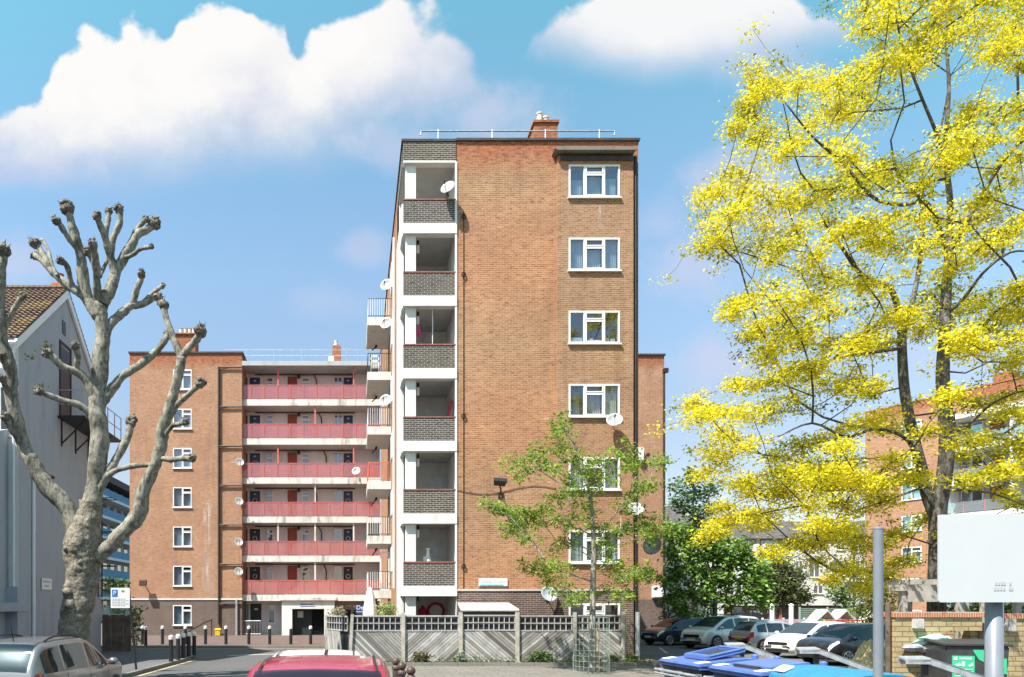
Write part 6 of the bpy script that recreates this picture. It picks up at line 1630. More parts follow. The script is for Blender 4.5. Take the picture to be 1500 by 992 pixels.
# ---- green trees beyond the car park
def bushy(name, label, D, cl, base_px, rs, cols, seed, per, L, W, trunk_r=.12, dep=2.0, n=9, ox=930, oy=680, sc=3.179, group=None, clumpf=1.0, tr=.3):
    rg = np.random.default_rng(seed); k = D / FPX
    b = at(base_px, 900, D)
    t = thing(name, label, 'tree', (b.x, D, 0), 0, group)
    C = [(a / sc + ox, q / sc + oy, r / sc) for a, q, r in cl]
    sk = Skeleton(); topy = min(c[1] for c in C); cx_ = sum(c[0] for c in C) / len(C)
    zt = at(cx_, topy, D).z
    sk.chain([(b.x, D, 0), (b.x + .1, D, zt * .3), (at(cx_, 0, D).x, D, zt * .65), (at(cx_, 0, D).x, D, zt * .95)], [trunk_r, trunk_r * .8, trunk_r * .5, trunk_r * .12])
    sp = []
    for px, py, r in C:
        c0 = np.array(at(px, py, D)); rr = r * k
        nn = max(12, int(n * 5.5 * (rr / .8) ** 1.7))
        for _ in range(nn):
            v = rg.normal(0, 1, 3); v /= np.linalg.norm(v); p = c0 + v * rr * rg.uniform(.35, 1.0) * np.array([1, dep, .9])
            if p[2] < .3: continue
            sp.append((*p, np.clip(rg.normal(.45, .2), 0, 1)))
    for p in sorted(sp, key=lambda p: p[2])[::3]: sk.attach(np.array(p[:3]), rg, .3, 0, .8, .08, .5)
    rad, _ = sk.radii(.012, .4, trunk_r)
    mb = MB(); sk.mesh(mb, rad, 4); mb.build('trunk', M['robinia_bark'], t, smooth=True, world=True)
    nm = 'leaf_' + name + str(seed); M[nm] = leaf_mat(nm, cols, trans=tr)
    leaf_mesh('crown', sp, per, .22 * clumpf, L, W, M[nm], t, rg, up=.5, tint=(.5, .14), sq=.8)
    return t
bushy('green_tree', 'tall thin bluish green tree rising behind the right of the tower', 47, [(190, 110, 30), (260, 80, 30), (330, 130, 35), (230, 170, 45), (330, 200, 40), (260, 40, 18), (370, 100, 25), (185, 180, 28), (280, 130, 30), (250, 230, 40), (310, 260, 40)], 1010, 1, [(.07, .14, .06), (.15, .25, .11), (.24, .34, .16)], 51, 9, .24, .13, dep=1.3)
bushy('green_tree', 'broad leafy green tree over the dark parked cars right of the tower', 43, [(180, 300, 55), (250, 330, 60), (200, 400, 65), (300, 400, 70), (380, 420, 70), (450, 440, 60), (520, 450, 50), (250, 500, 70), (350, 520, 70), (450, 530, 70), (540, 540, 55), (180, 520, 45), (250, 600, 60), (350, 620, 60), (440, 630, 50), (520, 610, 50), (170, 630, 40), (230, 680, 35), (160, 560, 35), (330, 340, 40), (400, 350, 35), (490, 390, 45), (560, 490, 50), (590, 570, 45), (580, 640, 40)], 1045, 1, [(.07, .15, .025), (.17, .30, .05), (.31, .45, .09)], 52, 9, .26, .15, trunk_r=.16, dep=1.5)
bushy('round_tree', 'dense round olive green tree in front of the white building', 58, [(680, 480, 60), (620, 500, 60), (740, 520, 50), (680, 560, 80), (620, 590, 60), (740, 600, 60), (600, 640, 40), (780, 620, 40), (650, 630, 50), (720, 640, 40)], 1147, 1, [(.09, .11, .04), (.15, .175, .06), (.21, .235, .09)], 53, 10, .24, .12, trunk_r=.2, dep=1.2, n=12)
bushy('small_tree', 'small green tree in front of the white building, right of the round olive tree', 56, [(950, 570, 40), (990, 610, 40), (920, 610, 30), (970, 640, 35), (1010, 580, 25)], 1238, 1, [(.06, .12, .03), (.13, .21, .06), (.2, .29, .09)], 54, 8, .22, .12, dep=1.2)
bushy('conifer_shrub', 'bushy yellow green evergreen beside the playground, behind the slim grey post', 41, [(1110, 520, 40), (1130, 580, 60), (1080, 620, 50), (1160, 640, 60), (1090, 690, 60), (1170, 700, 60), (1050, 680, 40), (1130, 500, 30), (1190, 600, 35), (1120, 740, 60)], 1290, 1, [(.07, .11, .02), (.15, .19, .035), (.24, .27, .06)], 55, 10, .18, .07, dep=1.2, n=11)
bushy('green_bush', 'green bush at the foot of the tower corner behind the dark blue hatchback', 46, [(170, 650, 35), (210, 700, 35), (150, 700, 30), (280, 720, 35), (340, 700, 30)], 985, 1, [(.03, .075, .015), (.08, .16, .03), (.15, .24, .05)], 56, 8, .2, .12, dep=1.2)
# hedge behind the brick wall; shrubs beyond the board fence; plants over the fence; weeds
def shrub(name, label, cat, boxes, n, per, L, W, cols, seed, spread=.1, group=None, stem=True):
    rg = np.random.default_rng(seed); b0 = boxes[0]
    t = thing(name, label, cat, ((b0[0] + b0[1]) / 2, (b0[2] + b0[3]) / 2, max(0, b0[4])), 0, group)
    sp = []
    for x0, x1, y0, y1, z0, z1 in boxes:
        for _ in range(n): sp.append((rg.uniform(x0, x1), rg.uniform(y0, y1), z0 + (z1 - z0) * math.sqrt(rg.uniform()), np.clip(rg.normal(.5, .22), 0, 1)))
    nm = 'leaf_' + name + str(seed); M[nm] = leaf_mat(nm, cols, trans=.3)
    leaf_mesh('foliage', sp, per, spread, L, W, M[nm], t, rg, up=.4, tint=(.5, .15))
    if stem:
        mb = MB()
        for p in sp[::max(1, len(sp) // 12)]: mb.tube([((b0[0] + b0[1]) / 2 * .6 + p[0] * .4, (b0[2] + b0[3]) / 2, b0[4] - .02), p[:3]], [.012, .005], 4)
        mb.build('stem', M['young_bark'], t, world=True)
    return t
GR = [(.03, .06, .015), (.08, .14, .03), (.17, .24, .06)]
shrub('hedge', 'leafy green hedge behind the brick wall under the sign board', 'hedge', [(yx(1383, 25), yx(1530, 25), 24.2, 25.2, .3, yz(884, 25))], 420, 9, .16, .09, GR, 61, .16)
shrub('shrub', 'bright green shrub beyond the board fence, left of the parking sign', 'shrub', [(-12.6, -11.7, 37.5, 38.6, .2, 3.6)], 70, 8, .2, .1, [(.06, .12, .02), (.14, .24, .04), (.25, .36, .08)], 62, .15)
shrub('shrub', 'small shrub beyond the board fence, right under the parking sign', 'shrub', [(-11.3, -10.7, 37, 38, .2, 2.1)], 40, 8, .18, .1, GR, 63, .13)
shrub('potted_plant', 'leafy plant showing above the fence beside the closed parasol', 'plant', [(at(556, 0, 30).x, at(577, 0, 30).x, 29.6, 30.4, 1.2, 2.25)], 70, 7, .14, .06, [(.08, .13, .03), (.2, .28, .07), (.4, .45, .2)], 64, .1)
shrub('potted_plant', 'straggly pale plant over the left end of the fence', 'plant', [(at(484, 0, 29.4).x, at(503, 0, 29.4).x, 29.2, 29.6, 1.7, 2.1)], 40, 5, .12, .05, [(.2, .18, .1), (.35, .33, .18), (.5, .46, .3)], 65, .08)
shrub('weed_clump', 'purple leaved weed clump at the foot of the fence', 'weed', [(at(607, 0, 26.7).x, at(626, 0, 26.7).x, 26.55, 26.85, .2, .5)], 26, 8, .14, .06, [(.05, .015, .025), (.1, .05, .03), (.16, .2, .04)], 66, .07)
shrub('weed_clump', 'bushy green weed clump in the middle of the fence foot', 'weed', [(at(782, 0, 26.7).x, at(803, 0, 26.7).x, 26.55, 26.85, .2, .55)], 40, 8, .15, .05, GR, 67, .08)
shrub('weed_clump', 'pale sage weed clump by the second fence post', 'weed', [(at(668, 0, 26.7).x, at(680, 0, 26.7).x, 26.55, 26.85, .2, .62)], 26, 8, .1, .04, [(.18, .22, .16), (.28, .33, .25), (.4, .44, .34)], 68, .06)
shrub('weed_clump', 'green weed clump at the right end of the fence foot', 'weed', [(at(893, 0, 26.7).x, at(906, 0, 26.7).x, 26.55, 26.85, .2, .45)], 24, 8, .13, .05, GR, 69, .07)
shrub('weed_clump', 'tufted yellow green weed clump at the foot of the tower drainpipe', 'weed', [(at(917, 0, 27.2).x, at(938, 0, 27.2).x, 26.9, 28.2, .2, .42)], 40, 8, .13, .05, [(.1, .12, .02), (.2, .22, .05), (.3, .3, .1)], 70, .07)
rg = np.random.default_rng(71); t = MB(); spw = [(rg.uniform(.2, 10.7), rg.uniform(26.55, 26.9), .2 + .09 * abs(rg.normal()), np.clip(rg.normal(.5, .25), 0, 1)) for _ in range(230)]
M['weed'] = leaf_mat('low_weed_leaf', GR, trans=.3)
lowt = bpy.data.objects.new('x', None); lowt.location = (0, 0, 0)
o = leaf_mesh('low_weeds', spw, 6, .06, .1, .035, M['weed'], lowt, rg, up=.4, tint=(.5, .15)); o.parent = None; bpy.data.objects.remove(lowt)
tag(o, 'thin low weeds scattered along the foot of the fence', 'weeds', kind='stuff')
# ---------------------------------------------------------------- cars
M['tyre'] = pm('tyre_rubber', (.02, .02, .02), var=.2); M['alloy'] = pm('wheel_alloy', (.5, .51, .53), metal=.7, rough=.35, var=.1)
M['trim'] = pm('black_plastic_trim', (.02, .02, .022), rough=.5, var=.15)
M['carglass'] = glass_mat('car_glass', refl=.03, trans=.3, dark=(.008, .01, .013), fres=.22)
M['headlamp'] = pm('headlamp_glass', (.7, .72, .74), rough=.1, var=.1, spec=.8, coat=1)
M['redlamp'] = pm('red_lamp_glass', (.45, .02, .02), rough=.12, var=.05, coat=1)
M['plate_w'] = pm('white_number_plate', (.75, .75, .72), var=.05); M['plate_y'] = pm('yellow_number_plate', (.7, .5, .06), var=.05)
PROF = {
 # (x, z_top) from the tail to the nose for a car 4.1 long, 1.5 high
 'hatch': [(-2.05, .62), (-2.02, .86), (-1.90, 1.02), (-1.62, 1.34), (-1.45, 1.43), (-1.0, 1.49), (-.4, 1.51), (.1, 1.49), (.42, 1.42), (.75, 1.25), (1.12, 1.03), (1.25, .97), (1.6, .89), (1.86, .78), (1.98, .64), (2.05, .5)],
 'mpv': [(-2.05, .62), (-2.02, .9), (-1.95, 1.1), (-1.78, 1.42), (-1.6, 1.5), (-1.0, 1.54), (-.4, 1.55), (.2, 1.52), (.5, 1.44), (.9, 1.24), (1.25, 1.04), (1.35, 1.0), (1.68, .92), (1.88, .8), (1.99, .66), (2.05, .5)],
 'suv': [(-2.05, .66), (-2.02, .95), (-1.92, 1.12), (-1.72, 1.42), (-1.55, 1.49), (-1.0, 1.54), (-.4, 1.55), (.1, 1.53), (.36, 1.46), (.7, 1.28), (1.02, 1.08), (1.15, 1.04), (1.6, .98), (1.88, .88), (1.99, .7), (2.05, .5)],
}
def car(label, prof, body, pos, heading, L=4.1, W=1.75, H=1.5, group=None, rails=False, plate_f=True, name='parked_car', gl='carglass', antenna=None, dark_low=True):
    t = thing(name, label, 'car', (pos[0], pos[1], pos[2] if len(pos) > 2 else .005), heading, group)
    P = PROF[prof]; sx = L / 4.1; hmax = max(z for _, z in P); sz = H / hmax
    px = np.array([p[0] for p in P]) * sx; pz = np.array([p[1] for p in P]) * sz
    zt = lambda x: float(np.interp(x, px, pz))
    def zts(x): return .25 * zt(x - .05) + .5 * zt(x) + .25 * zt(x + .05)
    hb = .93 * sz
    cowl = [p for p in P if p[0] > .9][1][0] * sx
    def plan(x):
        f = abs(x) / (L / 2); q = W / 2 * (1 - .035 * f ** 2 - .20 * max(0, f - .72) ** 2 / .0784 * .9); return q
    def belt(x): return min(zts(x) - .03, hb + .03 * (-x / 2))
    xr0 = -1.95 * sx
    def wtop(x):
        z = zts(x); b = belt(x)
        f = min(1, max(0, (z - b) / (H - hb)))
        return plan(x) * (.93 - .17 * f)
    def zbot(x): return .2 + .1 * max(0, (abs(x) / (L / 2) - .8) / .2)
    def sec(x):
        z = zts(x); b = belt(x); w = plan(x); wt = wtop(x); zb = zbot(x)
        e = min(.05, (z - b) * .35)
        return [(0, zb), (w * .86, zb), (w * .965, zb + .06), (w * .995, zb + (b - zb) * .35), (w, zb + (b - zb) * .62), (w * .985, b - .04), (w * .96, b), (wt + .004, z - e - .03 * min(1, (z - b) * 3)), (wt * .97, z - e * .5), (wt * .88, z), (wt * .5, z + .028 * wt), (0, z + .038 * wt)]
    xs = np.unique(np.concatenate([np.linspace(-L / 2, L / 2, 64), [-L / 2 + .015, L / 2 - .015]]))
    m = MB(); vs = []; ns = 12
    for x in xs:
        s = sec(x); e = min(1, (L / 2 - abs(x)) / .05)
        q = .93 + .07 * math.sqrt(max(0, e))
        full = [(y * q, z) for y, z in s] + [(-y * q, z) for y, z in s[-2:0:-1]]
        vs += [(x, y, z) for y, z in full]
    k = 2 * ns - 2; fs = []
    R_w = .315 * (1 if H < 1.6 else 1.08)
    fxw, rxw = 1.28 * sx, -1.25 * sx
    for i in range(len(xs) - 1):
        for j in range(k):
            j2 = (j + 1) % k; fs.append((i * k + j, i * k + j2, (i + 1) * k + j2, (i + 1) * k + j))
    fs.append(tuple(range(k))); fs.append(tuple((len(xs) - 1) * k + j for j in range(k))[::-1])
    m.add(vs, fs); bo = m.build('body', body, t, smooth=True)
    # windows: patches lying just proud of the shell
    def sidepatch(xa, xb, sgn, nm, lo=.035, hi=.10, n=14):
        v = []; 
        for i in range(n + 1):
            x = xa + (xb - xa) * i / n; b = belt(x) + lo; z = zts(x) - hi
            if z < b + .01: z = b + .01
            s = sec(x); (y0, zb0), (y1, zt0) = s[6], s[7]
            for zz in (b, (b + z) / 2, z):
                f = (zz - zb0) / max(1e-4, zt0 - zb0); v.append((x, sgn * (y0 + (y1 - y0) * f + .008), zz))
        f_ = [(3 * i + a, 3 * i + 3 + a, 3 * i + 4 + a, 3 * i + 1 + a) for i in range(n) for a in (0, 1)]
        mm = MB(); mm.add(v, f_); return mm.build(nm, M[gl], t, smooth=True)
    xw0 = next(x for x in np.linspace(-L / 2, 0, 200) if zts(x) - .1 > belt(x) + .12) ; xw1 = next(x for x in np.linspace(L / 2, 0, 200) if zts(x) - .1 > belt(x) + .04)
    tail = xw0 + .16; mid = .02 * sx
    for sgn in (1, -1):
        sidepatch(mid + .05, xw1 - .03, sgn, 'front_window'); sidepatch(max(tail + .3, -.98 * sx), mid - .05, sgn, 'rear_window')
        if tail + .24 < -.98 * sx: sidepatch(tail, max(tail + .24, -1.04 * sx), sgn, 'quarter_window')
    def toppatch(xa, xb, nm, fr=.86, n=12, mat=gl, bulge=.006):
        v = []
        for i in range(n + 1):
            x = xa + (xb - xa) * i / n; wt = wtop(x); z = zts(x)
            for f in np.linspace(-1, 1, 9):
                y = f * fr * wt; v.append((x, y, z + .038 * wt * (1 - (f * fr) ** 2) + .012))
        f_ = [(9 * i + a, 9 * i + 9 + a, 9 * i + 10 + a, 9 * i + 1 + a) for i in range(n) for a in range(8)]
        mm = MB(); mm.add(v, f_); return mm.build(nm, M[mat], t, smooth=True)
    roof_f = next(x for x in np.linspace(1.3 * sx, -.5, 300) if zts(x) > H * .958)
    toppatch(roof_f + .02, cowl - .04, 'windscreen')
    rb = [x for x in np.linspace(-L / 2, -.8, 200) if hb + .08 < zts(x) < H * .945]
    toppatch(rb[0], rb[-1], 'tailgate_window', .84)
    for sgn in (1, -1):
        mm = MB(); v = []; q_ = np.linspace(roof_f + .03, rb[-1], 14)
        for x in q_:
            wt = wtop(x)
            for f in (.80, .83): v.append((x, sgn * f * wt, zts(x) + .038 * wt * (1 - f * f) + .014))
        mm.add(v, [(2 * i, 2 * i + 2, 2 * i + 3, 2 * i + 1) for i in range(13)]); mm.build('roof_seam', M['trim'], t)
    # lamps
    for sgn in (1, -1):
        mm = MB(); v = []
        x0, x1 = (1.60 * sx, 1.98 * sx)
        for i in range(7):
            x = x0 + (x1 - x0) * i / 6; s = sec(x)
            for (y, z), dz in ((s[5], -.03 - .05 * i / 6), (s[6], 0), (s[7], 0)): v.append((x + .006, sgn * (y + .008), z + dz + .005))
        mm.add(v, [(3 * i + a, 3 * i + 3 + a, 3 * i + 4 + a, 3 * i + 1 + a) for i in range(6) for a in (0, 1)]); mm.build('headlight', M['headlamp'], t, smooth=True)
        mm = MB(); v = []; x0, x1 = -2.035 * sx, -1.80 * sx
        for i in range(6):
            x = x0 + (x1 - x0) * i / 5; s = sec(x); b = belt(x); y = s[5][0]
            for z in (b - .22, b - .08, b + .04): v.append((x - .006, sgn * (y + .012), z))
        mm.add(v, [(3 * i + a, 3 * i + 3 + a, 3 * i + 4 + a, 3 * i + 1 + a) for i in range(5) for a in (0, 1)])
        b = belt(-L / 2 + .02); mm.box(-L / 2 - .012, -L / 2 + .06, sgn * W * .36 - .09, sgn * W * .36 + .09, b - .2, b + .0); mm.build('taillight', M['redlamp'], t, smooth=False)
        # mirror
        mm = MB(); xm = cowl - .28; mm.blob((xm, sgn * (plan(xm) + .10), belt(xm) + .10), .11, 10, .05, 1, (.7, 1, .75)); mm.tube([(xm, sgn * plan(xm) * .95, belt(xm) + .04), (xm, sgn * (plan(xm) + .08), belt(xm) + .07)], .03, 6); mm.build('mirror', body, t, smooth=True)
        for xh in (.0, -.95 * sx):
            mm = MB(); mm.box(xh - .02, xh + .15, sgn * (plan(xh) - .005) - .012, sgn * (plan(xh) - .005) + .022, belt(xh) - .15, belt(xh) - .115); mm.build('door_handle', body, t)
        # door seams and sill
        mm = MB()
        for xd in (.92 * sx, .0, -.98 * sx):
            v = []
            for (y, z) in [sec(xd)[q] for q in (2, 3, 4, 5, 6)]: v += [(xd - .006, sgn * (y + .003), z), (xd + .006, sgn * (y + .003), z)]
            mm.add(v, [(2 * i, 2 * i + 1, 2 * i + 3, 2 * i + 2) for i in range(4)])
        s = sec(0); mm.box(rxw + .3, fxw - .3, sgn * (s[2][0]) - .03, sgn * (s[2][0]) + .018, .17, .28); mm.build('door_seam', M['trim'], t)
        for xw in (fxw, rxw):
            wy = sgn * (plan(xw) - .0)
            mm = MB(); ra = R_w + .055
            v = []; n = 20
            for a in np.linspace(-.35, math.pi + .35, n):
                for q in (0, 1): v.append((xw + ra * math.cos(a) * 1.0, wy + sgn * (.006 - .16 * q), max(.12, R_w + ra * math.sin(a))))
            disk = [(xw + ra * math.cos(a), wy + sgn * .006, max(.15, R_w + ra * math.sin(a))) for a in np.linspace(-.5, math.pi + .5, n)]
            mm.add(disk, [tuple(range(n))]); mm.build('wheel_arch', M['trim'], t)
            mm = MB(); mm.lathe([(R_w - .12, -.09), (R_w - .02, -.1), (R_w, -.07), (R_w, .07), (R_w - .02, .1), (R_w - .09, .1), (R_w - .1, .07)], (xw, wy - sgn * .08, R_w), 24, axis='y'); wh = mm.build('wheel', M['tyre'], t, smooth=False)
            mm = MB(); yo = wy + sgn * .024
            for q in range(7):
                a = 2 * math.pi * q / 7; a2 = .16
                pts = [(xw + r_ * math.cos(a + s_), yo, R_w + r_ * math.sin(a + s_)) for r_, s_ in ((.05, -.5), (R_w - .1, -a2), (R_w - .1, a2), (.05, .5))]
                mm.prism(pts, (0, sgn * .012, 0))
            ring = [(xw + (R_w - .1) * math.cos(a), yo, R_w + (R_w - .1) * math.sin(a)) for a in np.linspace(0, 2 * math.pi, 25)]
            mm.tube(ring, .018, 5); mm.build('rim', M['alloy'], wh)
    # nose and tail details
    mm = MB(); mm.box(L / 2 - .03, L / 2 + .006, -W * .27, W * .27, .56 * sz, .68 * sz); mm.box(L / 2 - .03, L / 2 + .008, -W * .33, W * .33, .28, .4); mm.build('grille', M['trim'], t)
    if plate_f:
        mm = MB(); mm.box(L / 2, L / 2 + .02, -.26, .26, .42, .53); mm.build('number_plate', M['plate_w'], t)
    mm = MB(); mm.box(-L / 2 - .02, -L / 2, -.26, .26, .62 * sz, .62 * sz + .11); mm.build('number_plate', M['plate_y'], t)
    mm = MB(); mm.box(-L / 2 - .02, -L / 2 + .1, -W * .42, W * .42, .24, .44); mm.build('rear_bumper', M['trim'] if dark_low else body, t)
    if rails:
        for sgn in (1, -1):
            xsr = np.linspace(-1.35 * sx, .05 * sx, 9); mm = MB()
            pts = [(x, sgn * wtop(x) * .86, zts(x) + .02 + .05 * math.sin(math.pi * i / 8) ** .5) for i, x in enumerate(xsr)]; mm.tube(pts, .018, 6); mm.build('roof_rail', M['trim'] if rails == 'dark' else M['alloy'], t)
    if antenna == 'fin':
        x = -1.3 * sx; mm = MB(); mm.prism([(x - .09, -.02, zts(x) + .03), (x + .09, -.02, zts(x) + .03), (x - .04, -.01, zts(x) + .09), (x - .08, -.01, zts(x) + .09)], (0, .04, 0)); mm.build('shark_fin_aerial', M['trim'], t)
    elif antenna:
        x = -1.35 * sx; mm = MB(); mm.tube([(x, 0, zts(x) + .02), (x - .1, 0, zts(x) + .32)], [.012, .005], 5); mm.build('aerial', M['trim'], t)
    return t
C_ = {'red': paint_mat('crimson_car_paint', (.27, .006, .035)), 'white': paint_mat('white_car_paint', (.80, .80, .79)), 'silver': paint_mat('silver_car_paint', (.52, .53, .55), .5), 'bluedark': paint_mat('midnight_blue_paint', (.012, .018, .04)), 'black': paint_mat('black_car_paint', (.012, .012, .018)), 'greybrown': paint_mat('grey_brown_car_paint', (.21, .205, .21), .55), 'silverdark': paint_mat('dull_silver_paint', (.32, .33, .36), .5)}
red = car('crimson red car facing us, close in the middle of the road', 'suv', C_['red'], (-.36, 7.6), R(-90.5), 4.25, 1.82, 1.70, 'cars on the road', antenna='fin')
# windscreen sticker, wipers
m = MB(); m.box(.88, .90, .44, .52, 1.47, 1.52); 
car('white car parked behind the crimson one, only its roof showing', 'suv', C_['white'], (-.62, 13.0), R(90), 4.3, 1.92, 1.5, 'cars on the road')
car('grey brown car with roof rails seen from behind, at the left edge beside the trunk', 'suv', C_['greybrown'], (-6.32, 15.5), R(86.5), 4.3, 1.8, 1.62, 'cars on the road', rails='dark', antenna='rod')
cg = 'cars in the car park'
car('midnight blue hatchback, furthest left in the car park at the tower corner', 'hatch', C_['bluedark'], (18.3, 42.6), R(197), 4.0, 1.72, 1.5, cg)
car('black car half hidden between the midnight blue hatchback and the people carrier', 'hatch', C_['black'], (22.0, 45.4), R(197), 4.1, 1.75, 1.5, cg)
car('pale silver people carrier with a white roof line, nose to the left', 'mpv', paint_mat('pale_silver_paint', (.66, .66, .66), .25), (19.2, 39.3), R(203), 4.35, 1.8, 1.68, cg, rails='dark')
car('silver hatchback seen from its tail, nose to the right, beside the people carrier', 'hatch', C_['silver'], (20.1, 36.2), R(12), 3.7, 1.66, 1.5, cg)
car('white hatchback with its nose to the left, beside the black hatchback', 'hatch', C_['white'], (19.9, 32.6), R(199), 4.15, 1.75, 1.53, cg)
car('black hatchback in the front row of the car park, behind the blue bins', 'mpv', C_['black'], (19.3, 29.0), R(196), 4.35, 1.78, 1.56, cg)
car('dull silver car with only its nose showing, behind the tan sheet', 'suv', C_['silverdark'], (19.55, 25.3), R(194), 4.3, 1.8, 1.5, cg)

# ---------------------------------------------------------------- communal bins
M['binblue'] = pm('blue_bin_plastic', (.085, .15, .39), rough=.35, var=.12, spec=.5); M['bincyan'] = pm('cyan_bin_plastic', (.03, .19, .35), rough=.35, var=.1, spec=.5)
M['bindark'] = pm('dark_bin_metal', (.05, .05, .055), rough=.5, var=.3); M['sticker'] = pm('white_sticker', (.78, .78, .76), var=.1)
def bin_(label, x, y, rz, lidm, kind, group='communal bins in a row'):
    """local: front looks to -x, long side along y"""
    t = thing('wheelie_bin', label, 'bin', (x, y, .12), rz, group)
    m = MB(); W2, D2 = .62, .5
    bot = [(-.40, -.52, .22), (.40, -.52, .22), (.40, .52, .22), (-.40, .52, .22)]; top = [(-D2, -W2, 1.16), (D2, -W2, 1.16), (D2, W2, 1.16), (-D2, W2, 1.16)]
    m.add(bot + top, [(3, 2, 1, 0), (4, 5, 6, 7), (0, 1, 5, 4), (1, 2, 6, 5), (2, 3, 7, 6), (3, 0, 4, 7)])
    for yy in (-.3, 0, .3): m.box(-.53, -.44, yy - .03, yy + .03, .35, 1.1)
    bd = m.build('body', M['bindark'], t, bevel=.015)
    m = MB(); m.tube([(-.60, -.66, 1.08), (-.60, .66, 1.08)], .022, 8); m.tube([(-.60, -.66, 1.02), (-.60, .66, 1.02)], .018, 8)
    for yy in (-.6, 0, .6): m.box(-.6, -.48, yy - .02, yy + .02, 1.0, 1.1)
    m.build('lifting_bar', M['galv'], t)
    m = MB(); m.box(-.53, .53, -.66, .66, 1.16, 1.20); m.build('rim', M[lidm], t, bevel=.01)
    m = MB()
    if kind == 'dome':
        n = 14; v = []
        for yy in np.linspace(-.66, .66, 34):
            rib = .018 if int((yy + .66) / .11) % 2 else 0
            for i in range(n + 1):
                a = math.pi * i / n; v.append((-.54 * math.cos(a), yy, 1.20 + (.16 + rib) * math.sin(a) ** .8))
        w = n + 1; f = [(j * w + i, j * w + i + 1, (j + 1) * w + i + 1, (j + 1) * w + i) for j in range(33) for i in range(n)] + [tuple(range(w))[::-1], tuple(33 * w + i for i in range(w))]
        m.add(v, f); ld = m.build('lid', M[lidm], t, smooth=False)
        m = MB(); m.prism([(-.50, .4, 1.30), (-.36, .4, 1.36), (-.36, .62, 1.36), (-.50, .62, 1.30)], (0, 0, .02))
    else:
        # sloping lid with raised ends
        m.prism([(-.57, -.67, 1.2), (.55, -.67, 1.2), (.5, -.67, 1.33), (.2, -.67, 1.335), (-.55, -.67, 1.25)], (0, 1.34, 0))
        ld = m.build('lid', M[lidm], t, bevel=.025)
        m = MB()
        if kind == 'slot':
            # raised hopper with a dark mouth
            a0, a1 = -.36, .36
            def zz(x): return 1.235 + (x + .55) * .21
            for (xa, xb, ya, yb) in ((-.26, -.18, a0, a1), (.30, .38, a0, a1), (-.18, .30, a0, a0 + .08), (-.18, .30, a1 - .08, a1)):
                m.prism([(xa, ya, zz(xa) - .01), (xb, ya, zz(xb) - .01), (xb, yb, zz(xb) - .01), (xa, yb, zz(xa) - .01)], (0, 0, .075))
            m.build('hopper', M[lidm], t, bevel=.012)
            m = MB(); m.prism([(-.18, a0 + .08, zz(-.18) + .012), (.30, a0 + .08, zz(.30) + .012), (.30, a1 - .08, zz(.30) + .012), (-.18, a1 - .08, zz(-.18) + .012)], (0, 0, .006)); m.build('mouth', M['room'], t)
        else:
            m.prism([(-.3, -.45, 1.275), (.3, -.45, 1.345), (.3, .45, 1.345), (-.3, .45, 1.275)], (0, 0, .035)); m.build('lid_panel', M[lidm], t, bevel=.012)
            m = MB(); m.box(-.37, -.31, -.28, .28, 1.265, 1.31); m.build('grip', M['bindark'], t)
        for yy in (-.5, .5): m = MB(); m.lathe([(.05, 1.31), (.05, 1.38), (.03, 1.40)], (.44, yy, 0), 10); m.build('hinge', M[lidm], t)
        m = MB(); 
        m.prism([(-.5, .46, 1.262), (-.32, .46, 1.284), (-.32, .63, 1.284), (-.5, .63, 1.262)], (0, 0, .006)); m.build('sticker', M['sticker'], t)
        m = MB(); m.prism([(-.5, -.58, 1.262), (-.32, -.58, 1.284), (-.32, -.41, 1.284), (-.5, -.41, 1.262)], (0, 0, .006))
    m.build('sticker', M['sticker'], t)
    for (xx, yy) in ((-.32, -.45), (-.32, .45), (.32, -.45), (.32, .45)):
        m = MB(); m.lathe([(.1, -.03), (.1, .03)], (xx, yy, .1), 12, axis='y'); m.box(xx - .03, xx + .03, yy - .05, yy + .05, .1, .24); m.build('castor', M['tyre'], t)
    return t
bin_('royal blue lidded bin with a dark square mouth, furthest left of the bin row', 5.75, 12.15, R(4), 'binblue', 'slot')
bin_('royal blue bin with a closed flat lid, between the slotted bin and the cyan one', 5.92, 10.72, R(4), 'binblue', 'flat')
bin_('bright cyan bin with a domed ribbed lid, nearest of the bin row', 6.08, 9.35, R(5), 'bincyan', 'dome')
# black bin with green labels in the niche
ND = 17.0
t = thing('black_bin', 'black communal bin with green labels, in front of the yellow brick wall', 'bin', (yx(1440, ND) + .05, ND + .55, .12), R(-14))
m = MB(); m.prism([(-.62, -.5, .2), (.55, -.5, .2), (.62, -.5, 1.22), (-.62, -.5, 1.22)], (0, 1.0, 0)); m.build('body', M['bindark'], t, bevel=.02)
m = MB(); m.prism([(-.66, -.55, 1.22), (.66, -.55, 1.22), (.66, .55, 1.30), (-.66, .55, 1.30)], (0, 0, .05)); m.build('lid', M['bindark'], t, bevel=.015)
M['greenlabel'] = pm('green_label', (.04, .42, .22), var=.06); M['mintlabel'] = pm('mint_label', (.45, .75, .62), var=.06)
m = MB(); m.box(-.50, -.06, -.512, -.502, .45, 1.0); lb = m.build('green_label', M['greenlabel'], t)
m = MB(); m.box(-.36, -.12, -.519, -.513, .92, .965); m.box(-.47, -.40, -.519, -.513, .90, .975)
m.prism([(-.46, -.519, .80), (-.36, -.519, .84), (-.30, -.519, .78), (-.40, -.519, .76)], (0, .005, 0)); m.prism([(-.2, -.519, .78), (-.1, -.519, .84), (-.09, -.519, .78), (-.16, -.519, .75)], (0, .005, 0))
m.box(-.31, -.25, -.519, -.513, .76, .87)
for z in (.68, .63, .58, .53): m.box(-.46, -.34, -.519, -.513, z, z + .02); m.box(-.30, -.1, -.519, -.513, z, z + .02)
m.build('label_print', M['mintlabel'], lb)
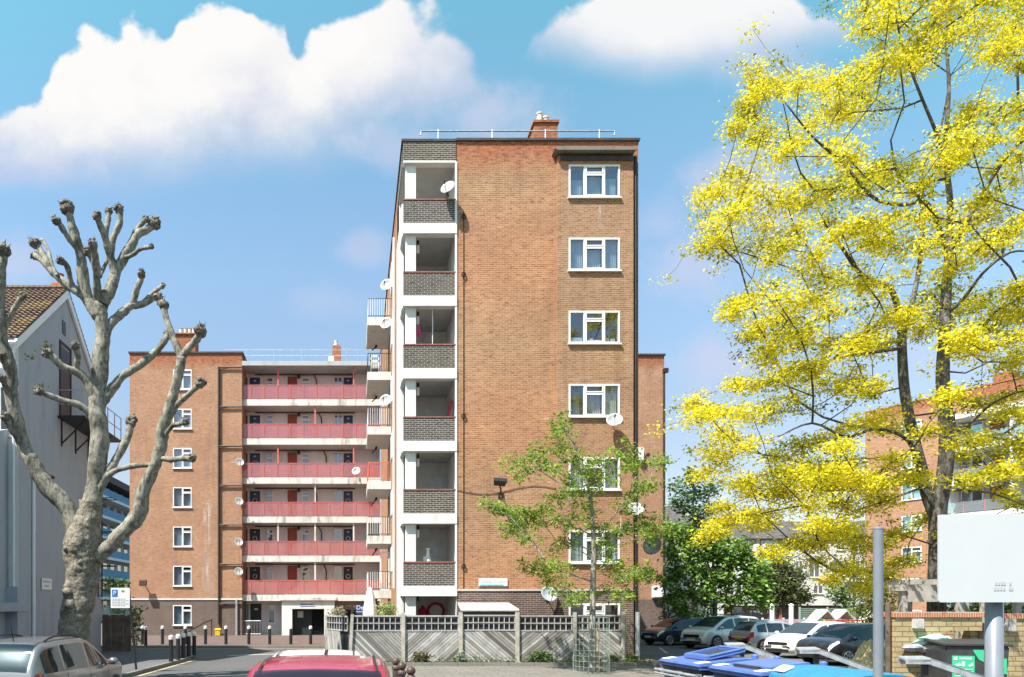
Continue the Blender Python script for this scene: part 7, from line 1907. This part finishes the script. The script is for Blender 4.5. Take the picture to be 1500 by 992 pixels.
m = MB(); m.prism([(-.10, -.512, 1.14), (.12, -.512, 1.14), (.12, -.512, .86), (.02, -.512, .92)], (0, .008, 0)); m.build('green_flash', M['greenlabel'], t)
m = MB(); m.box(.34, .56, -.512, -.502, .6, .95); m.build('green_label', M['greenlabel'], t)
for (xx, yy) in ((-.42, -.38), (.38, -.38), (-.42, .38), (.38, .38)): m = MB(); m.lathe([(.1, -.03), (.1, .03)], (xx, yy, .1), 12, axis='y'); m.build('castor', M['tyre'], t)
for i, (dx, dy, c, lb) in enumerate([(-.15, .75, 'mintlabel', 'torn mint coloured sack on top of the bin niche'), (-.75, .6, 'galv', 'crumpled grey sack left of the black bin')]):
    m = MB(); m.blob((yx(1440, ND) + dx, ND + .55 + dy, 1.42 if i == 0 else 1.25), (.34, .2)[i], 14, .4, i + 3, (1.25, .8, .42)); m.blob((yx(1440, ND) + dx + .3, ND + .6 + dy, 1.40 if i == 0 else 1.2), (.22, .14)[i], 12, .4, i + 8, (1.2, .8, .5))
    tag(m.build('rubbish_sack', M[c], smooth=False), lb, 'sack')
# galvanised folding barrier arms behind the bins
def arm(px, py, D, rz, label, Ls=1.15):
    p = at(px, py, D); t = thing('barrier_arm', label, 'barrier', (p.x, D, .0), rz, 'galvanised barrier arms behind the bins')
    z = p.z
    m = MB(); m.box(.31, .39, -.04, .04, 0, z - .02); m.build('post', M['metal_dark'], t)
    m = MB(); v = [(0, -.14, z - .02), (.38, -.14, z + .0), (.38, .14, z + .03), (0, .14, z + .02)]; m.prism(v, (0, 0, .03)); m.box(0, .38, -.14, -.125, z - .07, z - .02); m.box(0, .38, .125, .14, z - .09, z + .0); m.build('short_arm', M['galv'], t)
    m = MB(); c = [(.38, -.14, z + .04), (.38 + Ls, -.14, z - .42), (.38 + Ls, .14, z - .40), (.38, .14, z + .06)]; m.prism(c, (0, 0, -.03)); m.prism([(.38, -.14, z + .04), (.38 + Ls, -.14, z - .42), (.38 + Ls, -.14, z - .54), (.38, -.14, z - .08)], (0, .014, 0)); m.prism([(.38, .126, z + .06), (.38 + Ls, .126, z - .40), (.38 + Ls, .126, z - .52), (.38, .126, z - .06)], (0, .014, 0)); m.build('sloping_arm', M['galv'], t)
arm(1063, 945, 17.5, R(-12), 'galvanised barrier arm furthest left, before the silver hatchback')
arm(1168, 952, 15.6, R(-12), 'galvanised barrier arm in the middle, below the black hatchback')
arm(1321, 966, 13.0, R(-12), 'galvanised barrier arm nearest right, before the yellow brick wall', 1.25)
# tan sheet heaped over something beside the slim post
m, nt, out = newmat('tan_plastic_sheet'); h = N(nt)
tc = h.n('ShaderNodeTexCoord').outputs['Object']; n1 = h.noise(tc, 3, 4, .6)
b = h.n('ShaderNodeBsdfPrincipled', i_Base_Color=h.mix(n1, (.40, .30, .13), (.56, .48, .33)), i_Roughness=.3); h.set(b.inputs['Normal'], h.bump(h.noise(tc, 5, 3, .5, dist=1.2), .9, .1)); nt.links.new(b.outputs[0], out.inputs[0])
TDp = 20.5
x0, x1 = at(1250, 0, TDp).x, at(1318, 0, TDp).x
mm = MB(); v = []; n = 40; r = 14
cxm = (x0 + x1) / 2
for j in range(r + 1):
    f = j / r
    for i in range(n):
        a = 2 * math.pi * i / n
        fold = 1 + .16 * (1 - f) * math.sin(5 * a + 1.3 * math.sin(2 * a)) + .10 * mnoise.noise(Vector((3 * math.cos(a), 3 * math.sin(a), f * 3)))
        rx_ = (x1 - x0) / 2 * (1.05 - .75 * f ** 1.6) * fold; ry_ = .6 * (1.05 - .8 * f ** 2) * fold
        zz = 1.28 * f ** .75 * (1 + .13 * mnoise.noise(Vector((2 * math.cos(a), 2 * math.sin(a), 5)))) - .22 * f * (math.cos(a) > 0) * math.cos(a)
        v.append((cxm + rx_ * math.cos(a) - .1 * f, TDp + ry_ * math.sin(a), .01 + zz))
mm.add(v, [(j * n + i, j * n + (i + 1) % n, (j + 1) * n + (i + 1) % n, (j + 1) * n + i) for j in range(r) for i in range(n)] + [tuple(r * n + i for i in range(n))])
o = mm.build('plastic_sheet', m, smooth=True); tag(o, 'crumpled tan plastic sheet heaped up behind the slim grey post', 'tarpaulin')
